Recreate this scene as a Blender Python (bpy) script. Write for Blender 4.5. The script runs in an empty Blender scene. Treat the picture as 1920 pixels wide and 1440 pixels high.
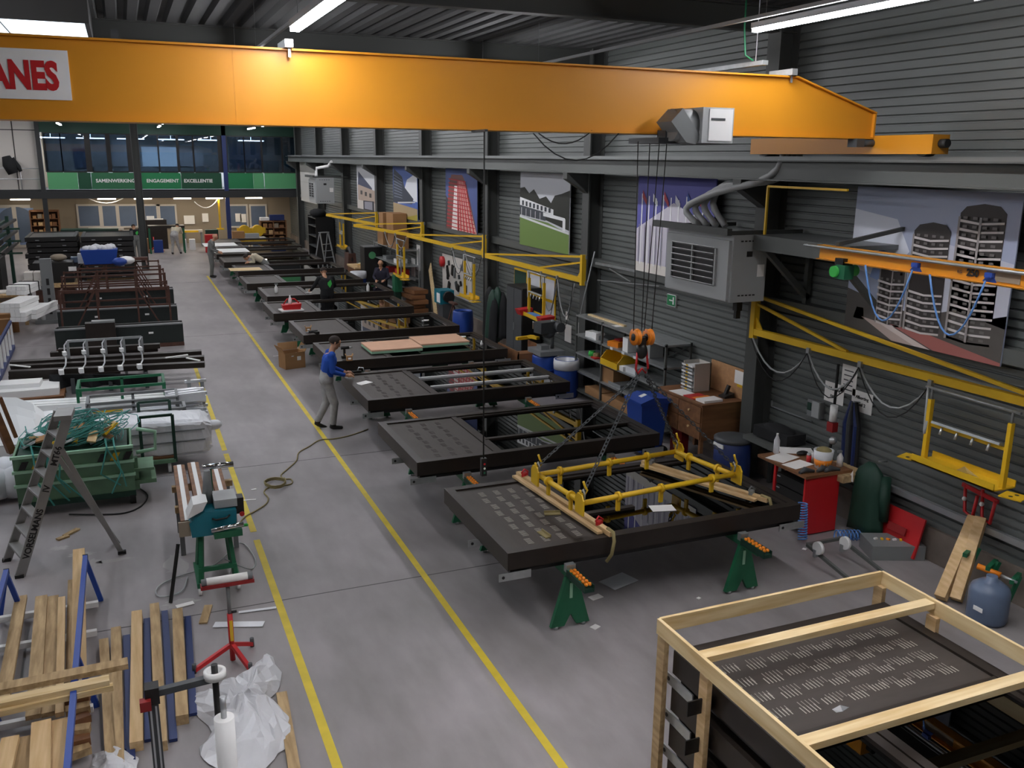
import bpy, bmesh, math, random
from mathutils import Vector, Matrix, Euler, noise
random.seed(7)
C = bpy.context.scene.collection
PI = math.pi
EXPOSURE, LAMP = 1.9, 22
# ---------------------------------------------------------------- camera
CAM_H = 5.1
FPX, YAW, PITCH, ROLL = 1697.6, math.radians(22.934), math.radians(13.971), math.radians(-0.5765)
_f = Vector((math.sin(YAW)*math.cos(PITCH), math.cos(YAW)*math.cos(PITCH), -math.sin(PITCH)))
_r = Vector((math.cos(YAW), -math.sin(YAW), 0)); _d = _f.cross(_r)
CR = math.cos(ROLL)*_r + math.sin(ROLL)*_d
CD = -math.sin(ROLL)*_r + math.cos(ROLL)*_d
CF = _f
EYE = Vector((0, 0, CAM_H))
cd = bpy.data.cameras.new('camera'); cam = bpy.data.objects.new('camera', cd); C.objects.link(cam)
cd.sensor_width = 36; cd.lens = FPX/1920*36; cd.clip_end = 300; cd.clip_start = .05
m3 = Matrix((CR, -CD, -CF)).transposed()
cam.matrix_world = Matrix.Translation(EYE) @ m3.to_4x4()
bpy.context.scene.camera = cam
vs = bpy.context.scene.view_settings
vs.view_transform = 'Standard'; vs.look = 'None'; vs.gamma = 1; vs.exposure = EXPOSURE
vs.use_curve_mapping = False
w = bpy.data.worlds.new('world'); bpy.context.scene.world = w; w.use_nodes = True
w.node_tree.nodes['Background'].inputs[0].default_value = (.5, .6, .75, 1)
w.node_tree.nodes['Background'].inputs[1].default_value = .4
# pixel (1920x1440 frame) -> point on a plane of known height / wall / depth
def ray(px, py): return CF + CR*((px-960)/FPX) + CD*((py-720)/FPX)
def G(px, py, z=0.0):
    d = ray(px, py); return EYE + d*((z-CAM_H)/d.z)
def WX(px, py, X):
    d = ray(px, py); return EYE + d*(X/d.x)
def FY(px, py, Y):
    d = ray(px, py); return EYE + d*(Y/d.y)
# ---------------------------------------------------------------- materials
def lin(h):
    h = h.lstrip('#'); o = []
    for i in (0, 2, 4):
        c = int(h[i:i+2], 16)/255
        o.append(c/12.92 if c <= .04045 else ((c+.055)/1.055)**2.4)
    return (*o, 1)
M = {}
def mat(name, hexc, rough=.6, metal=0.0, var=0.0, scale=6.0, bump=0.0, emit=0.0, stretch=None, coat=0.0, hex2=None, detail=4):
    m = bpy.data.materials.new(name); m.use_nodes = True; nt = m.node_tree; b = nt.nodes['Principled BSDF']
    c = lin(hexc); b.inputs['Base Color'].default_value = c
    b.inputs['Roughness'].default_value = rough; b.inputs['Metallic'].default_value = metal
    if coat: b.inputs['Coat Weight'].default_value = coat; b.inputs['Coat Roughness'].default_value = .08
    if emit:
        b.inputs['Emission Color'].default_value = c; b.inputs['Emission Strength'].default_value = emit
    if var or bump:
        tc = nt.nodes.new('ShaderNodeTexCoord'); mp = nt.nodes.new('ShaderNodeMapping')
        nt.links.new(tc.outputs['Object'], mp.inputs['Vector'])
        if stretch: mp.inputs['Scale'].default_value = stretch
        n = nt.nodes.new('ShaderNodeTexNoise'); n.inputs['Scale'].default_value = scale; n.inputs['Detail'].default_value = detail
        nt.links.new(mp.outputs['Vector'], n.inputs['Vector'])
        if var:
            r = nt.nodes.new('ShaderNodeValToRGB')
            c2 = lin(hex2) if hex2 else tuple(x*(1-var) for x in c[:3])+(1,)
            r.color_ramp.elements[0].position = .3; r.color_ramp.elements[1].position = .7
            r.color_ramp.elements[0].color = c2; r.color_ramp.elements[1].color = c
            nt.links.new(n.outputs['Fac'], r.inputs['Fac']); nt.links.new(r.outputs['Color'], b.inputs['Base Color'])
        if bump:
            bp = nt.nodes.new('ShaderNodeBump'); bp.inputs['Strength'].default_value = bump; bp.inputs['Distance'].default_value = .02
            nt.links.new(n.outputs['Fac'], bp.inputs['Height']); nt.links.new(bp.outputs['Normal'], b.inputs['Normal'])
    M[name] = m; return m
def glass(name, tint, ior=1.5, rough=.0):
    m = bpy.data.materials.new(name); m.use_nodes = True; nt = m.node_tree; nt.nodes.clear()
    o = nt.nodes.new('ShaderNodeOutputMaterial'); mx = nt.nodes.new('ShaderNodeMixShader'); t = nt.nodes.new('ShaderNodeBsdfTransparent')
    g = nt.nodes.new('ShaderNodeBsdfGlossy'); fr = nt.nodes.new('ShaderNodeFresnel')
    fr.inputs['IOR'].default_value = ior; g.inputs['Roughness'].default_value = rough
    t.inputs['Color'].default_value = lin(tint); g.inputs['Color'].default_value = (1, 1, 1, 1)
    nt.links.new(fr.outputs[0], mx.inputs[0]); nt.links.new(t.outputs[0], mx.inputs[1]); nt.links.new(g.outputs[0], mx.inputs[2])
    nt.links.new(mx.outputs[0], o.inputs[0]); M[name] = m; return m
# ---------------------------------------------------------------- mesh builder
class MB:
    def __init__(s): s.v = []; s.f = []; s.m = []; s.sm = []
    def add(s, vs, fs, mi=0, smooth=False):
        k = len(s.v); s.v += [tuple(v) for v in vs]
        for f in fs: s.f.append(tuple(i+k for i in f)); s.m.append(mi); s.sm.append(smooth)
        return s
    def box(s, lo, hi, mi=0):
        x0, y0, z0 = lo; x1, y1, z1 = hi
        return s.add([(x0,y0,z0),(x1,y0,z0),(x1,y1,z0),(x0,y1,z0),(x0,y0,z1),(x1,y0,z1),(x1,y1,z1),(x0,y1,z1)],
            [(0,3,2,1),(4,5,6,7),(0,1,5,4),(1,2,6,5),(2,3,7,6),(3,0,4,7)], mi)
    def cbox(s, c, d, rz=0, rx=0, ry=0, mi=0):
        R = Euler((rx, ry, rz)).to_matrix(); c = Vector(c); h = Vector(d)/2
        vs = [c + R @ Vector((sx*h.x, sy*h.y, sz*h.z)) for sz in (-1, 1) for sx, sy in ((-1,-1),(1,-1),(1,1),(-1,1))]
        return s.add(vs, [(0,3,2,1),(4,5,6,7),(0,1,5,4),(1,2,6,5),(2,3,7,6),(3,0,4,7)], mi)
    def bar(s, a, b, w, h, up=(0, 0, 1), mi=0):
        a = Vector(a); b = Vector(b); t = (b-a).normalized(); u = Vector(up)
        if abs(t.dot(u)) > .98: u = Vector((0, 1, 0))
        sd = t.cross(u).normalized(); u = sd.cross(t)
        q = [(-1,-1),(1,-1),(1,1),(-1,1)]
        vs = [p + sd*(i*w/2) + u*(j*h/2) for p in (a, b) for i, j in q]
        return s.add(vs, [(0,1,2,3),(7,6,5,4),(0,4,5,1),(1,5,6,2),(2,6,7,3),(3,7,4,0)], mi)
    def tube(s, path, r, n=8, closed=False, mi=0, caps=True):
        P_ = [Vector(p) for p in path]; N = len(P_); vs = []; fs = []; u = None
        rs = r if isinstance(r, (list, tuple)) else [r]*N
        for i, p in enumerate(P_):
            if closed: t = P_[(i+1) % N]-P_[i-1]
            else: t = P_[min(i+1, N-1)]-P_[max(i-1, 0)]
            t = t.normalized() if t.length > 1e-9 else Vector((0,0,1))
            if u is None: u = Vector((0, 0, 1)) if abs(t.z) < .9 else Vector((1, 0, 0))
            sd = t.cross(u)
            if sd.length < 1e-6: sd = t.cross(Vector((1, 0, 0)))
            sd.normalize(); u = sd.cross(t).normalized()
            for k in range(n):
                a = 2*PI*k/n; vs.append(p + sd*(math.cos(a)*rs[i]) + u*(math.sin(a)*rs[i]))
        for i in range(N if closed else N-1):
            j = (i+1) % N
            for k in range(n): fs.append((i*n+k, i*n+(k+1) % n, j*n+(k+1) % n, j*n+k))
        s.add(vs, fs, mi, n > 5)
        if caps and not closed:
            k0 = len(s.v)-len(vs)
            s.f += [tuple(k0+k for k in range(n))[::-1], tuple(k0+(N-1)*n+k for k in range(n))]; s.m += [mi, mi]; s.sm += [False, False]
        return s
    def cyl(s, a, b, r, n=16, r2=None, mi=0): return s.tube([a, b], [r, r if r2 is None else r2], n, mi=mi)
    def lathe(s, prof, c=(0, 0, 0), n=20, mi=0, axis='z'):
        vs = []; c = Vector(c)
        for r, z in prof:
            for k in range(n):
                a = 2*PI*k/n; v = (r*math.cos(a), r*math.sin(a), z)
                if axis == 'x': v = (v[2], v[0], v[1])
                if axis == 'y': v = (v[1], v[2], v[0])
                vs.append(c+Vector(v))
        fs = [(i*n+k, i*n+(k+1) % n, (i+1)*n+(k+1) % n, (i+1)*n+k) for i in range(len(prof)-1) for k in range(n)]
        fs2 = [tuple(range(n))[::-1], tuple((len(prof)-1)*n+k for k in range(n))]
        k0 = len(s.v); s.add(vs, fs, mi, True)
        for f in fs2: s.f.append(tuple(k0+i for i in f)); s.m.append(mi); s.sm.append(False)
        return s
    def prism(s, pts, e, mi=0):
        e = Vector(e); n = len(pts); P_ = [Vector(p) for p in pts]
        return s.add(P_+[p+e for p in P_], [tuple(range(n))[::-1], tuple(range(n, 2*n))]+[(i, (i+1) % n, (i+1) % n+n, i+n) for i in range(n)], mi)
    def poly(s, pts, mi=0): return s.add(pts, [tuple(range(len(pts)))], mi)
    def ball(s, c, r, n=12, mi=0):
        r = r if isinstance(r, (tuple, list)) else (r, r, r); c = Vector(c); h = n//2; vs = [c+Vector((0, 0, -r[2]))]; fs = []
        for i in range(1, h):
            b = -PI/2+PI*i/h
            for k in range(n):
                a = 2*PI*k/n; vs.append(c+Vector((r[0]*math.cos(b)*math.cos(a), r[1]*math.cos(b)*math.sin(a), r[2]*math.sin(b))))
        vs.append(c+Vector((0, 0, r[2]))); L = len(vs)-1
        for k in range(n):
            k2 = (k+1) % n; fs.append((0, 1+k2, 1+k)); fs.append((L, L-n+k, L-n+k2))
            for i in range(h-2): fs.append((1+i*n+k, 1+i*n+k2, 1+(i+1)*n+k2, 1+(i+1)*n+k))
        return s.add(vs, fs, mi, True)
    def link(s, c, t, u, L, W, r, n=6):
        t = Vector(t).normalized(); u = Vector(u); u = (u-t*u.dot(t)).normalized(); c = Vector(c); pts = []
        for k in range(10):
            a = 2*PI*k/10; x = math.cos(a); pts.append(c+t*(x*W/2+(L-W)/2*(1 if x > 0 else -1 if x < 0 else 0)) + u*(math.sin(a)*W/2))
        return s.tube(pts, r, n, closed=True)
    def xf(s, mtx): s.v = [tuple(mtx @ Vector(v)) for v in s.v]; return s
    def mesh(s, name):
        me = bpy.data.meshes.new(name); me.from_pydata(s.v, [], s.f)
        me.polygons.foreach_set('material_index', s.m); me.polygons.foreach_set('use_smooth', s.sm); me.update(); return me
def root_of(o):
    while o.parent: o = o.parent
    return o
def obj(name, mb, mats, parent=None, world=True, loc=None):
    """links a mesh; coordinates are world unless world=False (then local to the parent thing)"""
    o = bpy.data.objects.new(name, None) if mb is None else None
    if world and parent is not None: mb.xf(root_of(parent).matrix_basis.inverted())
    if world and parent is None and mb.v:
        n = len(mb.v); lo = [min(v[i] for v in mb.v) for i in range(3)]; hi = [max(v[i] for v in mb.v) for i in range(3)]
        loc = Vector(((lo[0]+hi[0])/2, (lo[1]+hi[1])/2, lo[2])); mb.xf(Matrix.Translation(-loc))
    o = bpy.data.objects.new(name, mb.mesh(name)); C.objects.link(o)
    for m in (mats if isinstance(mats, (list, tuple)) else [mats]): o.data.materials.append(M[m])
    if loc is not None: o.location = loc
    if parent: o.parent = parent
    return o
def tag(o, label, cat, group=None):
    o['label'] = label; o['category'] = cat
    if group: o['group'] = group
    return o
def thing(name, label, cat, loc=(0, 0, 0), rz=0, group=None):
    o = bpy.data.objects.new(name, None); C.objects.link(o); o.location = loc; o.rotation_euler = (0, 0, rz); o.empty_display_size = .1
    o.matrix_basis = Matrix.Translation(Vector(loc)) @ Matrix.Rotation(rz, 4, 'Z')
    return tag(o, label, cat, group)
def struct(name, mb, mats, parent=None):
    o = obj(name, mb, mats, parent)
    if parent is None: o['kind'] = 'structure'
    return o
def one(name, label, cat, mb, mats, group=None): return tag(obj(name, mb, mats), label, cat, group)
def dup(o, loc, rz=0, label=None, parent=None):
    c = o.copy(); C.objects.link(c); c.parent = parent
    if parent is None:
        c.location = loc or (0, 0, 0); c.rotation_euler = (0, 0, rz)
        if label: c['label'] = label
    for ch in list(o.children): dup(ch, None, 0, None, c)
    return c
def text(s, size, mtx, name, matn, parent=None, bold=0.0, align='LEFT', sx=1.0):
    cu = bpy.data.curves.new(name, 'FONT'); cu.body = s; cu.size = size; cu.offset = bold; cu.align_x = align; cu.extrude = .0015; cu.resolution_u = 3
    t = bpy.data.objects.new(name, cu); C.objects.link(t); bpy.context.view_layer.update()
    me = bpy.data.meshes.new_from_object(t.evaluated_get(bpy.context.evaluated_depsgraph_get()))
    bpy.data.objects.remove(t); bpy.data.curves.remove(cu)
    mt = mtx @ Matrix.Diagonal((sx, 1, 1, 1))
    if parent: mt = root_of(parent).matrix_basis.inverted() @ mt
    me.transform(mt); me.materials.clear(); me.materials.append(M[matn]); me.name = name
    o = bpy.data.objects.new(name, me); C.objects.link(o); o.parent = parent; return o
def frame3(o, xdir, ydir):   # text frame: baseline xdir, up ydir
    x = Vector(xdir).normalized(); y = Vector(ydir).normalized(); z = x.cross(y)
    m = Matrix((x, y, z)).transposed().to_4x4(); m.translation = Vector(o); return m
def sag(a, b, d, n=9):
    a = Vector(a); b = Vector(b); return [a.lerp(b, t/(n-1)) - Vector((0, 0, d*4*(t/(n-1))*(1-t/(n-1)))) for t in range(n)]
def V(*a): return Vector(a)
def spline(pts, k=4):
    P_ = [Vector(p) for p in pts]; o = []
    for i in range(len(P_)-1):
        a, b, c, d = P_[max(i-1, 0)], P_[i], P_[i+1], P_[min(i+2, len(P_)-1)]
        for j in range(k):
            u = j/k; o.append(.5*((2*b)+(c-a)*u+(2*a-5*b+4*c-d)*u*u+(3*b-a-3*c+d)*u**3))
    return o+[P_[-1]]
def garment(c, L, w, d, seed, lean=0.0):
    """hanging jacket: flattened body with folds, narrowing to the collar; c is the hook point"""
    mb = MB(); n = 20; rows = 9; vs = []; rnd = random.Random(seed); ph = rnd.uniform(0, 6)
    for i in range(rows):
        u = i/(rows-1); k = .25+.75*min(1, u/.22)**.6 if u < .22 else 1+.12*(u-.22)
        for j in range(n):
            a = 2*PI*j/n; f_ = 1+.13*math.sin(5*a+ph)*u+.07*math.sin(9*a-ph)
            vs.append(Vector(c)+V(d*k*f_*math.cos(a)-d*.6-lean*u, w*k*f_*math.sin(a)+.03*math.sin(ph+3*u), -L*u+.02*math.sin(4*a+ph)*(u > .95)))
    fs = [(i*n+j, (i+1)*n+j, (i+1)*n+(j+1) % n, i*n+(j+1) % n) for i in range(rows-1) for j in range(n)]+[tuple(range(n)), tuple((rows-1)*n+j for j in range(n))[::-1]]
    return mb.add(vs, fs, 0, True)
# palette
mat('floor_concrete', '#a29d9d', .55, var=.3, scale=.35, hex2='#8b8686', bump=.0)
mat('cladding', '#6a6e6c', .45, .1, var=.06, scale=2, stretch=(1, .1, 2))
mat('plinth', '#857a70', .9, var=.35, scale=3, bump=.3)
mat('column', '#4a4c4a', .55, .1); mat('ledge', '#5f625f', .5, .2); mat('rail_steel', '#7b7e7d', .45, .5)
mat('ceiling', '#454646', .7); mat('wall_white', '#c9c4bd', .8); mat('wall_beige', '#948877', .8); mat('wall_grey', '#6c6d6c', .8)
mat('orange', '#dc9424', .4, var=.1, scale=.6); mat('yellow', '#e8bb22', .45, var=.15, scale=2); mat('tape_yellow', '#e3c93c', .6, var=.2, scale=4)
mat('beam_dark', '#2b2d2e', .6); mat('strip_silver', '#eceef0', .3, .2); mat('bronze', '#312a25', .42, .25, var=.2, scale=5); mat('bronze_light', '#443d38', .55, .15, var=.2, scale=14, stretch=(1, .2, 1)); mat('black', '#1a1918', .5)
mat('slot', '#b9b2a8', .5); mat('galv', '#b9bdbd', .38, .7, var=.2, scale=9); mat('alu', '#c6c9cb', .35, .75); mat('chrome', '#dcdfe0', .15, 1)
mat('green', '#1c6a47', .5, var=.15, scale=3); mat('green_dk', '#12382a', .6); mat('skip_green', '#6a9070', .55, var=.25, scale=4); mat('teal', '#127485', .45, var=.1)
mat('mint', '#9cc7a8', .5); mat('red', '#c22226', .45); mat('red_dk', '#8e1d1d', .5); mat('blue', '#22469a', .45); mat('blue_dk', '#1d2f63', .5); mat('blue_lt', '#5d8fd0', .5)
mat('white', '#eeeeec', .55); mat('paper', '#f4f2ee', .7); mat('plastic_grey', '#a9acac', .5); mat('grey', '#7c7f80', .5); mat('grey_dk', '#45484a', .5)
mat('wood', '#dfc192', .7, var=.35, scale=3, stretch=(6, .5, 6), hex2='#c39f6d'); mat('wood_x', '#d6b27c', .7, var=.35, scale=3, stretch=(.5, 6, 6), hex2='#b38a55')
mat('wood_pale_y', '#e8d3a6', .7, var=.25, scale=3, stretch=(6, .5, 6), hex2='#cfb17c'); mat('wood_pale', '#e8d3a6', .7, var=.25, scale=3, stretch=(.5, 6, 6), hex2='#c9a871'); mat('wood_old', '#c6aa7f', .8, var=.5, scale=3.5, stretch=(5, .7, 5), hex2='#957a54')
mat('wood_brown', '#8a5f3c', .6, var=.3, scale=2.5, stretch=(.6, 4, 4), hex2='#6d472b'); mat('cardboard', '#a97f55', .85, var=.12, scale=3); mat('cardboard_in', '#c49c70', .85)
mat('osb', '#c9996b', .8, var=.2, scale=12); mat('film', '#dcdee2', .3, var=.12, scale=3, bump=.4); mat('film_white', '#e2e3e6', .5, var=.18, scale=1.6, bump=.6)
mat('orange_roller', '#f08a1e', .4); mat('rubber', '#20201f', .8); mat('strap', '#8f8258', .8); mat('rust', '#5a3a2e', .7, var=.4, scale=6); mat('insul_pink', '#dfb193', .85, var=.08, scale=4)
mat('skin', '#c99878', .6); mat('hair_dk', '#2c211b', .8); mat('denim_grey', '#b3b1ae', .85, var=.25, scale=9, bump=.3); mat('cloth_blue', '#1c4fae', .85, var=.15, scale=6, bump=.2)
mat('cloth_black', '#18191b', .9, bump=.2, scale=8); mat('cloth_cream', '#cfc5ad', .9, var=.1); mat('cloth_grey', '#7b7d7a', .9, var=.15); mat('cloth_navy', '#2a2838', .9); mat('logo_green', '#39b34a', .7)
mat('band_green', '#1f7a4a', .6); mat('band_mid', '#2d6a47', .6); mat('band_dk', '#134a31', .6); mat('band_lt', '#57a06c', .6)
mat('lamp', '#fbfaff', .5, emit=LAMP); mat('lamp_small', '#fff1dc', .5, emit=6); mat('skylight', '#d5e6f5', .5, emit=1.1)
mat('lamp_office', '#eef3ff', .5, emit=16); mat('slate', '#232b29', .45, var=.3, scale=2); mat('slot_dim', '#968f86', .5); mat('sky_print', '#8ea3cc', .6, var=.5, scale=1.2, hex2='#e9e7ea'); mat('door_blue', '#8fa9d6', .3, var=.1); mat('glass_blue', '#66768f', .3, var=.15, scale=1.5); mat('lamp_fixture', '#8f9192', .5)
glass('glass', '#3c4642', 1.55); glass('glass_clear', '#b9c2c4', 1.5); glass('glass_dark', '#717b84', 1.5)
# ================================================================ THE HALL
XW, XL, YB, YF, ZC = 9.5, -9.0, 58.0, -1.4, 7.3
COLS = [11.65+5.93*k for k in range(-1, 8)]
f = struct('floor', MB().box((XL, YF, -.2), (XW, YB, 0)), 'floor_concrete')
fm = M['floor_concrete'].node_tree
def floor_nodes():
    nt = fm; b = nt.nodes['Principled BSDF']; ramp = [n for n in nt.nodes if n.type == 'VALTORGB'][0]; tc = [n for n in nt.nodes if n.type == 'TEX_COORD'][0]
    n2 = nt.nodes.new('ShaderNodeTexNoise'); n2.inputs['Scale'].default_value = 2.3; n2.inputs['Detail'].default_value = 8
    mp = nt.nodes.new('ShaderNodeMapping'); mp.inputs['Scale'].default_value = (1.4, .5, 1)
    r2 = nt.nodes.new('ShaderNodeValToRGB'); r2.color_ramp.elements[0].color = (.74, .73, .72, 1); r2.color_ramp.elements[1].color = (1.06, 1.05, 1.06, 1)
    r2.color_ramp.elements[0].position = .3; r2.color_ramp.elements[1].position = .72
    mx = nt.nodes.new('ShaderNodeMix'); mx.data_type = 'RGBA'; mx.blend_type = 'MULTIPLY'; mx.inputs[0].default_value = 1
    nt.links.new(tc.outputs['Object'], mp.inputs[0]); nt.links.new(mp.outputs[0], n2.inputs['Vector']); nt.links.new(n2.outputs['Fac'], r2.inputs[0])
    nt.links.new(ramp.outputs['Color'], mx.inputs[6]); nt.links.new(r2.outputs['Color'], mx.inputs[7]); nt.links.new(mx.outputs[2], b.inputs['Base Color'])
    rr = nt.nodes.new('ShaderNodeMapRange'); rr.inputs[3].default_value = .35; rr.inputs[4].default_value = .6
    nt.links.new(n2.outputs['Fac'], rr.inputs[0]); nt.links.new(rr.outputs[0], b.inputs['Roughness'])
floor_nodes()
mat('joint', '#5c5859', .9); mat('dust', '#a9a5a3', .9)
for Y in (15.1, 10.05, 27.4, 39.6):
    obj('floor_joint', MB().box((XL, Y, .0004), (XW, Y+.018, .0012)), 'joint', f)
def blotch(c, rx, ry, seed, n=22):
    rnd = random.Random(seed); return [(c[0]+rx*math.cos(2*PI*k/n)*rnd.uniform(.45, 1.1), c[1]+ry*math.sin(2*PI*k/n)*rnd.uniform(.45, 1.1), .0016) for k in range(n)]
for i, (px, py, rx, ry) in enumerate([(340, 1130, .22, .12), (112, 1028, .14, .1), (150, 1040, .2, .08), (215, 1050, .28, .06), (180, 1055, .1, .16), (430, 472, .9, .5), (330, 1060, .16, .45), (420, 440, .7, .6)]):
    p = G(px, py); obj('dust_patch', MB().poly(blotch(p, rx, ry, i)), 'dust', f)
# yellow aisle tape
tp = [struct('trim_1', MB().box((3.045, 4.5, .0006), (3.125, 41.6, .003)), 'tape_yellow')]
for a, b, k in ((4.5, 11.95, 0), (12.25, 13.6, 0), (13.62, 15.95, 0), (16.15, 20.3, 0), (20.6, 24.5, 0)):
    y = a; i = 0
    x = 1.24
    struct('trim_2' if a == 4.5 else 'trim_2', MB().box((x, a, .0006), (x+.085, b, .003)), 'tape_yellow')
# right wall: concrete plinth, ribbed cladding bay by bay, ledge, columns
wr = struct('wall_right', MB().box((XW, YF, 0), (XW+.25, YB, ZC+.4)), 'wall_grey')
obj('plinth', MB().box((XW-.1, YF, 0), (XW+.01, YB, .45)), 'plinth', wr)
ys = [YF]+COLS+[YB]
for y0, y1 in zip(ys[:-1], ys[1:]):
    mb = MB(); z = .45; pts = []
    while z < ZC:
        pts += [(XW-.05, z), (XW-.05, z+.078), (XW-.018, z+.082), (XW-.018, z+.098)]; z += .112
    pts.append((XW-.05, ZC))
    vs = [(x, y, zz) for y in (y0, y1) for x, zz in pts]; n = len(pts)
    mb.add(vs, [(i, i+1, n+i+1, n+i) for i in range(n-1)])
    obj('cladding_panel', mb, 'cladding', wr)
obj('ledge', MB().box((XW-.22, YF, 2.92), (XW-.02, 53.5, 3.02)).box((XW-.22, YF, 2.84), (XW-.2, 53.5, 2.92)), 'ledge', wr)
for y in COLS:
    mb = MB().box((9.1, y-.15, 0), (9.13, y+.15, ZC)).box((9.43, y-.15, 0), (9.46, y+.15, ZC)).box((9.13, y-.012, 0), (9.43, y+.012, ZC))
    c = struct('steel_column', mb, 'column')
    obj('corbel', MB().prism([(9.1, y-.1, 4.83), (8.6, y-.1, 4.83), (8.6, y-.1, 4.7), (9.1, y-.1, 4.4)], (0, .2, 0)), 'column', c)
    obj('base_plate', MB().box((9.05, y-.2, 0), (9.5, y+.2, .03)), 'column', c)
rb = struct('crane_runway_beam', MB().box((8.6, YF, 4.83), (8.9, 53.4, 4.85)).box((8.74, YF, 4.85), (8.76, 53.4, 5.1)).box((8.6, YF, 5.1), (8.9, 53.4, 5.12)), 'ledge')
obj('rail', MB().box((8.72, YF, 5.12), (8.78, 53.4, 5.17)), 'rail_steel', rb)
# left side (outside the view), front wall behind the camera
wl = struct('wall_left', MB().box((XL-.25, YF, 0), (XL, YB, ZC+.4)), 'wall_grey')
struct('wall_front', MB().box((XL, YF-.25, 0), (XW, YF, ZC+.4)), 'wall_grey')
# roof deck with ribs running along the hall, trusses across
mb = MB(); pts = []; x = XL
while x < XW:
    pts += [(x, ZC), (x+.14, ZC), (x+.18, ZC+.09), (x+.27, ZC+.09)]; x += .31
n = len(pts); mb.add([(a, y, z) for y in (YF, YB) for a, z in pts], [(i, n+i, n+i+1, i+1) for i in range(n-1)])
mb.box((XL, YF, ZC+.2), (XW, YB, ZC+.3))
ce = struct('ceiling', mb, 'ceiling')
for y in COLS:
    obj('rafter', MB().box((XL, y-.1, ZC-.35), (XW, y+.1, ZC-.33)).box((XL, y-.1, ZC-.02), (XW, y+.1, ZC)).box((XL, y-.01, ZC-.33), (XW, y+.01, ZC-.02)), 'column', ce)
# skylight strip in the roof
SKZ = 6.9; b = G(158, 40, SKZ); y1s = 17.4
sk = struct('window_1', MB().box((b.x-3.2, b.y, SKZ), (b.x, y1s, SKZ+.02)), 'skylight')
mb = MB()
for i in range(3): obj('glazing_bar', MB().box((b.x-3.3+1.1*i, b.y, SKZ-.012), (b.x-3.28+1.1*i, y1s, SKZ-.001)), 'rail_steel', sk)
for lo, hi in (((b.x, b.y, SKZ-.03), (b.x+.06, y1s, ZC)), ((b.x-3.26, b.y, SKZ-.03), (b.x-3.2, y1s, ZC)), ((b.x-3.26, b.y-.05, SKZ-.03), (b.x+.06, b.y, ZC)), ((b.x-3.26, y1s, SKZ-.03), (b.x+.06, y1s+.05, ZC))): obj('upstand', MB().box(lo, hi), 'ceiling', sk)
# ---------------------------------------------------------------- light rows (LED battens on trunking)
def batten(x, y0, y1, label, lit=True, z=6.53, louvre=False):
    t = thing('led_batten', label, 'lamp', (x, (y0+y1)/2, z), 0, 'led battens under the hall roof' if 'under the hall roof' in label else None)
    obj('housing', MB().box((x-.045, y0, z+.02), (x+.045, y1, z+.08)), 'lamp_fixture', t)
    if lit: obj('diffuser', MB().box((x-.04, y0+.02, z-.02), (x+.04, y1-.02, z+.02)), 'lamp', t)
    for yy in (y0+.2, y1-.2): obj('hanger_wire', MB().cyl((x, yy, z+.08), (x, yy, ZC+.1), .004, 5), 'grey', t)
    if louvre:     # added shielding: reflector cheeks and cross blades keep light off the girder
        for s in (-1, 1): obj('reflector', MB().box((x+s*.1-.004, y0, z-.09), (x+s*.1+.004, y1, z+.08)), 'white', t)
        obj('reflector_back', MB().box((x-.1, y0, z+.08), (x+.1, y1, z+.09)), 'white', t)
        for k in range(int((y1-y0)/.11)+1): obj('louvre_blade', MB().box((x-.096, y0+.11*k-.002, z-.09), (x+.096, y0+.11*k+.002, z-.025)), 'grey', t)
    return t
batten(1.56, 6.8, 8.85, 'bright LED batten hanging above the crane girder beside the skylight', z=6.22)
batten(6.72, 6.5, 8.98, 'bright LED batten hanging over the tapered end of the crane girder')
for x in (2.0, 6.6, -2.6, -7):
    for k in range(9 if x > 0 else 6):
        y0 = (14.4 if x > 0 else 11.0)+6.0*k*(1 if x > 0 else 1.6)
        if y0 < 52: batten(x, y0, min(y0+3.0, 53), 'LED batten in the row over the %s, hanging under the hall roof' % {2.0: 'aisle', 6.6: 'panels', -2.6: 'profile stacks', -7: 'outer racks'}[x])
for x, s in ((1.66, 'over the aisle'), (4.2, 'between aisle and crate'), (6.72, 'over the timber crate'), (-3.0, 'over the sawn planks')):  # out-of-view fill battens added to brighten the near floor and crate
    for y0, s2 in ((.2, 'far from'), (3.5, 'close to')): batten(x, y0, y0+2.6, 'added fill batten with louvres %s, %s the crane girder' % (s, s2), louvre=True)
for x in (2.0, 6.6): struct('trim_3', MB().box((x-.02, YF+.05, 6.62), (x+.02, 53, 6.66)), 'lamp_fixture')
p1 = WX(1435, 118, 6.9); p2 = V(6.9, p1.y+3.4, p1.z)
t = thing('cable_channel', 'grey metal cable channel hung on a thin wire behind the girder end', 'cable channel', p1)
obj('channel', MB().box((p1.x-.04, p1.y, p1.z-.02), (p1.x+.04, p2.y, p1.z+.03)), 'galv', t)
obj('hanger_wire', MB().cyl((p1.x, p1.y+.18, p1.z), (p1.x, p1.y+.18, ZC), .005, 5), 'alu', t)
obj('cable', MB().tube([(p1.x-.02, p1.y+.2, p1.z+.04), (p1.x-.1, p1.y+.25, p1.z+.1), (p1.x-.1, p1.y+.3, p1.z+.4), (p1.x-.1, p1.y+.3, ZC)], .012, 6), 'green', t)
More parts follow.
